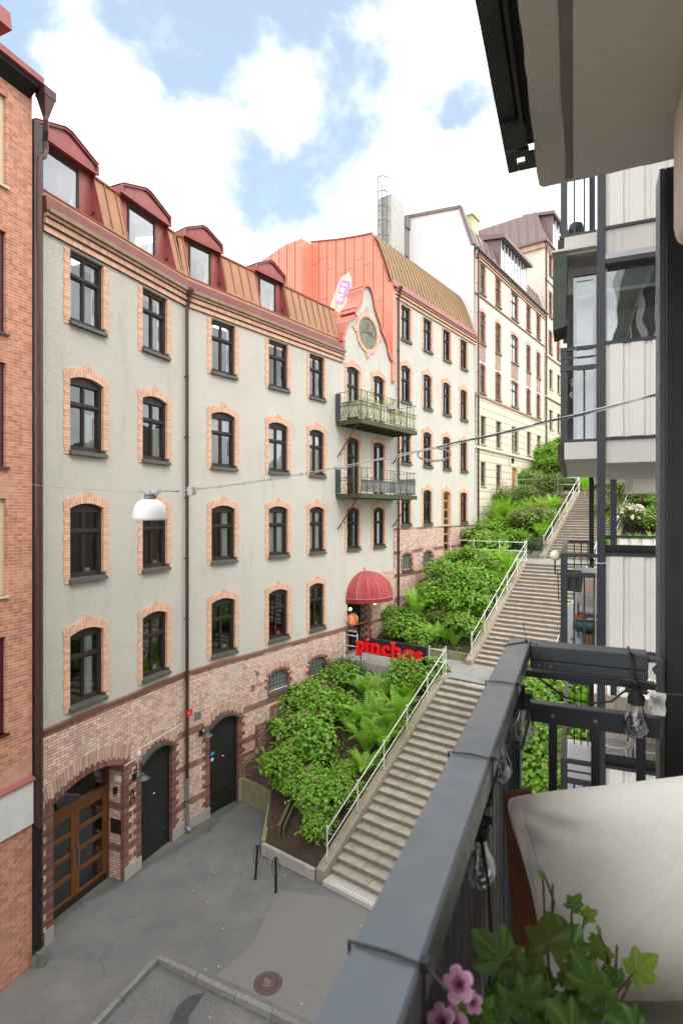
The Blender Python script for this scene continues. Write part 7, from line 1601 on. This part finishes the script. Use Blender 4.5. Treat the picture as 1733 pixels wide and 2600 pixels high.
OP = fb('flower_pot', 'round orange pot behind the railing of the middle balcony', 'pot', AN+.8, HC+M+.1); MB().ball(pb(AN+.75, .08, M+.26), .09, n=10).build('pot_body', simple('orange glaze', (.62, .12, .03), (.5, .09, .025), 4, .35), OP, smooth=True)
mb = MB(); bx(mb, AN+.55, AN+.95, -.02, .6, M+.14, M+.17); SH = fb('low_shelf', 'dark low shelf carrying the orange pot', 'shelf', AN+.7, HC+M); mb.build('board', BLACKM, SH)
for b_ in (.0, .55): MB().tube([pb(AN+.75, b_, M), pb(AN+.75, b_, M+.14)], .012, 6).build('leg', BLACKM, SH)
WC = fb('watering_can', 'dark green watering can lying on a crate on the middle balcony', 'watering can', AN+.3, HC+M+.15)
TEAL = simple('teal green enamel', (.008, .075, .065), (.006, .055, .05), 5, .25)
mb = MB(); mb.lathe([(.001, 0), (.06, .003), (.085, .03), (.09, .06), (.09, .30), (.082, .31), (.001, .31)], (0, 0, 0), 24, axis='y'); o_ = mb.build('can_body', TEAL, WC, smooth=False); o_.location = OFF[WC.name]+Vector(pb(AN+.28, .33, M+.25))
MB().tube([pb(AN+.26, .08, M+.20), pb(AN+.2, .09, M+.10), pb(AN+.14, .095, M+.0)], [.03, .018, .011], 10).build('spout', simple('pale spout', (.10, .25, .2), (.06, .16, .13), 4, .3), WC)
WK = fb('wicker_basket', 'brown wicker basket under the green watering can', 'basket', AN+.3, HC+M)
mb = MB(); WICK = NT('brown wicker'); w1 = WICK.math('SINE', WICK.math('MULTIPLY', WICK.math('ADD', WICK.xyz()[1], WICK.xyz()[0]), 160)); WICK.fin(WICK.mix(WICK.mr(w1, -1, 1), (.12, .05, .025), (.38, .18, .09)), .8, 0, WICK.bump(w1, .8, .01)); bx(mb, AN+.15, AN+.5, .125, .5, M, M+.155); mb.build('basket_body', WICK.m, WK, bevel=.02)
PB = fb('planter_box', 'dark grey planter box of bare soil hooked inside the middle balcony railing', 'planter', AN+.15, HC+M+.9)
mb = MB(); mb.prx([(.13, HC+M+.98), (-.11, HC+M+.96), (-.09, HC+M+.72), (.11, HC+M+.74)], AN+.08, AN+.36); mb.build('box', simple('anthracite plastic', (.045, .045, .05), (.035, .035, .04), 4, .5), PB, bevel=.006)
MB().box(AN+.1, AN+.34, -.09, .11, HC+M+.975, HC+M+.99).build('soil', SOIL, PB)
GL = fb('globe_lamp', 'cream globe lamp fixed outside the middle balcony railing', 'lamp', AN+.05, HC+M+1.15)
mb = MB(); mb.ball(pb(AN+.08, -.235, M+1.20), .068, n=12); mb.build('globe', simple('cream opal glass', (.85, .76, .58), (.82, .73, .55), 2, .3), GL, smooth=True)
mb = MB(); mb.tube([pb(AN+.08, -.235, M+1.14), pb(AN+.08, -.235, M+.95), pb(AN+.08, -.16, M+.95)], .01, 6); mb.tube([pb(AN+.02, -.2, M+1.02), pb(AN+.02, -.19, M+.62)], .006, 5); mb.build('bracket', BLACKM, GL)
RP = fb('rope', 'white rope tied round the blue steel column and hanging down', 'rope', AN, HC+M+1.1); mb = MB()
mb.tube([pb(AN-.045, .26, M+1.14), pb(AN-.05, .29, M+1.125), pb(AN-.05, .34, M+1.125), pb(AN-.045, .375, M+1.14)], .006, 6); mb.tube([pb(AN-.045, .262, M+1.14), pb(AN-.045, .255, M+.9), pb(AN-.05, .245, M+.6), pb(AN-.05, .255, M+.3), pb(AN-.05, .25, M+.0)], .004, 6); mb.build('cord', WHITEP, RP)
for (b_, z_, cc, nm) in ((-.045, .16, (.35, .45, .06), 'yellow green'), (-.055, .09, (.5, .06, .05), 'red')):
    o = fb('toy_ball', 'small %s ball on the floor of the middle balcony' % nm, 'ball', AN+.2, HC+M); MB().ball(pb(AN+.35, b_+.03, M+.03+z_*.2), .022, n=7).build('ball_body', simple(nm+' ball', cc, cc, 3, .5), o, smooth=True)
# lower level chairs and table
L0 = -4.48
def chair(a_, b_, rz, lab):
    o = empty('garden_chair', FB.w(a_, -b_, HC+L0+.012), FB.a+rz, lab, 'chair', 'white garden chairs on the lower balcony')
    for x, y in ((-.18, -.18), (.18, -.18), (-.2, .2), (.2, .2)):
        MB().tube([(x*1.15, y*1.15, 0), (x, y, .44)], .014, 8).build('leg', WHITEP, o)
    mb = MB(); mb.lathe([(.2, .43), (.23, .43), (.23, .455), (.2, .455)], n=24); mb.lathe([(.19, .22), (.205, .22), (.205, .235), (.19, .235)], n=24); mb.build('seat_frame', WHITEP, o)
    MB().lathe([(.001, .46), (.2, .455), (.2, .44), (.001, .43)], n=20).build('seat', simple('grey seat pad', (.40, .40, .38), (.35, .35, .33), 5, .9), o)
    mb = MB(); mb.tube([(-.2, .19, .44), (-.21, .23, .7), (-.15, .26, .88), (0, .27, .93), (.15, .26, .88), (.21, .23, .7), (.2, .19, .44)], .014, 8)
    for x in (-.08, 0, .08): mb.tube([(x, .21, .45), (x, .27, .91)], .009, 6)
    mb.build('backrest', WHITEP, o)
chair(10.7, .66, R(-100), 'white round-seated garden chair left of the black table rim'); chair(10.7, 1.17, R(-80), 'white round-seated garden chair right of the black table rim')
TBL = empty('bistro_table', FB.w(11.1, -.98, HC+L0+.012), FB.a, 'round black rimmed glass table between the two white chairs', 'table')
mb = MB(); mb.tube([(.3*math.cos(k*.2618), .3*math.sin(k*.2618), .72) for k in range(25)], .012, 6); mb.build('rim', BLACKM, TBL); MB().lathe([(.001, .715), (.295, .715), (.295, .723), (.001, .723)], n=30).build('table_top', GBM, TBL)
for k in range(3): MB().tube([(.2*math.cos(k*2.1), .2*math.sin(k*2.1), 0), (.05*math.cos(k*2.1), .05*math.sin(k*2.1), .71)], .012, 6).build('leg', BLACKM, TBL)
# --- second stack farther on
for z1, nm in ((.95, 'upper'), (-1.75, 'middle'), (-4.45, 'lower')):
    B = fb('balcony', 'far neighbouring %s balcony of cream panels seen through the nearer one' % nm, 'balcony', 15, HC+z1)
    mb = MB(); bx(mb, 14.5, 18, .52, 2.4, z1-.12, z1); bx(mb, 14.5, 18, .42, .52, z1-.18, z1-.02); bx(mb, 15.6, 18, 1.35, 3.4, z1-.42, z1-.12); mb.build('slab', BANDW, B)
    mb = MB(); ribbed(mb, 14.5, .92, 2.4, z1+.02, z1+1.12, .24); mb.build('parapet_panel', PAN, B)
    mb = MB(); bx(mb, 14.47, 14.53, .5, 2.4, z1+1.14, z1+1.2); bx(mb, 14.5, 14.55, .5, .8, z1+1.1, z1+1.16); bx(mb, 14.5, 14.55, .5, .8, z1+.02, z1+.06)
    for b in (.5, .6, .7): bx(mb, 14.5, 14.51, b, b+.02, z1+.02, z1+1.1)
    mb.build('railing', RAILM, B)
C4 = fb('steel_column', 'dark column of the far balcony stack beside the upper flight', 'column', 14.5, 0); mb = MB(); bx(mb, 14.45, 14.6, .79, .92, -10.4, 8); mb.build('column_body', RAILM, C4)
C5 = fb('steel_column', 'thin black column in front of the pale rhododendron', 'column', 17.2, 0); mb = MB(); bx(mb, 17.2, 17.32, 2.2, 2.32, -3, .5); mb.build('column_body', BLACKM, C5)
# ================================================================== overhead wire and street lamp
WL = F1.w(onf(F1, -30, 1214, 0)[0], 0, onf(F1, -30, 1214, 0)[1]); WR = Vector((1.78, 3.02, HC+.66)); LM = pz(381, 1247, 7.3)
STW = simple('pale steel wire', (.55, .54, .52), (.45, .44, .42), 20, .4, metal=.4)
WRO = empty('overhead_wire', WL, 0, 'thin pale wire spanning the street and carrying the white lamp', 'wire')
def cat(A, B, sag, n=24, off=Vector((0, 0, 0))): return [A+(B-A)*(k/n)-Vector((0, 0, sag*4*(k/n)*(1-k/n)))+off for k in range(n+1)]
LMT = LM+Vector((0, 0, -.02)); mb = MB(); mb.tube([p-WL for p in cat(WL, LMT, .05)], .004, 6); JB = pz(490, 1239, 6.55); tline = cat(LMT, WR, .10, 40); mb.tube([p-WL for p in tline], .0038, 6); mb.build('suspension_wire', STW, WRO)
mb = MB(); mb.tube([p-WL+Vector((.004*math.sin(i*1.9), 0, -.012+.006*math.cos(i*1.9))) for i, p in enumerate(tline[6:])], [.003]*20+[.004]*15, 6); mb.build('twisted_cable', STW, WRO)
mb = MB(); mb.tube([p-WL+Vector((.006*math.cos(i*1.5), 0, -.006+.006*math.sin(i*1.5))) for i, p in enumerate(tline[30:])], .0055, 6); mb.build('black_cable', RUB, WRO)
mb = MB(); lp = tline[29]
mb.tube([lp-WL+Vector((.11+.13*math.cos(k*.4), -.11*0+.0, -.03+.045*math.sin(k*.4)-.0)) for k in range(17)], .0045, 6); mb.tube([lp-WL+Vector((.11+.125*math.cos(k*.4+.2), .01, -.035+.05*math.sin(k*.4+.2))) for k in range(17)], .004, 6); mb.build('cable_loop', STW, WRO)
mb = MB()
for i in range(8, 29, 3): p = tline[i]-WL; mb.tube([p+Vector((0, 0, .012)), p+Vector((0, 0, -.024))], .0035, 5)
mb.build('clips', RUB, WRO)
jp = min(tline, key=lambda p: abs(866.5+1400*p.x/p.y-490)); JO = empty('junction_box', jp, R(-45), 'small pale junction box on the overhead wire just right of the lamp', 'junction box'); MB().box(-.055, .055, -.03, .03, -.07, .03).build('box', simple('weathered plastic', (.6, .55, .52), (.5, .45, .43), 9, .6), JO, bevel=.006)
SLP = empty('street_lamp', LM, 0, 'white dome street lamp hanging from the overhead wire', 'street lamp')
mb = MB(); mb.lathe([(.215, -.385), (.222, -.38), (.222, -.345), (.214, -.26), (.19, -.19), (.15, -.14), (.10, -.115), (.03, -.10)], n=48); mb.build('dome', simple('white lamp shade', (.82, .83, .84), (.78, .79, .80), 2, .35), SLP, smooth=True)
MB().lathe([(.03, -.13), (.09, -.145), (.14, -.165), (.18, -.21), (.203, -.27), (.211, -.345), (.21, -.384)], n=48).build('inner_shade', simple('white lamp inside', (.75, .75, .75)), SLP, smooth=True)
mb = MB(); mb.lathe([(.03, -.10), (.075, -.10), (.078, -.06), (.05, -.05), (.001, -.045)], n=20); mb.lathe([(.05, -.05), (.075, -.048), (.07, -.035), (.02, -.03)], n=20); mb.build('cap', PIPEG, SLP)
mb = MB()
for s in (-1, 1): mb.tube([(s*.02, 0, -.04), (s*.06, 0, -.03), (s*.09, 0, .0), (s*.13, 0, .015)], .011, 8); mb.box(s*.13-.02, s*.13+.02, -.012, .012, -.006, .03)
mb.tube([(0, 0, -.04), (0, 0, .01)], .01, 6); mb.build('hanger', simple('galvanised steel', (.45, .48, .47)), SLP)
mb = MB(); mb.tube([(.07, -.02, -.09), (.12, -.02, -.02), (.2, 0, .0), tuple(tline[5]-LM+Vector((0, 0, -.01)))], .007, 8); mb.build('feed_cable', RUB, SLP, smooth=True)
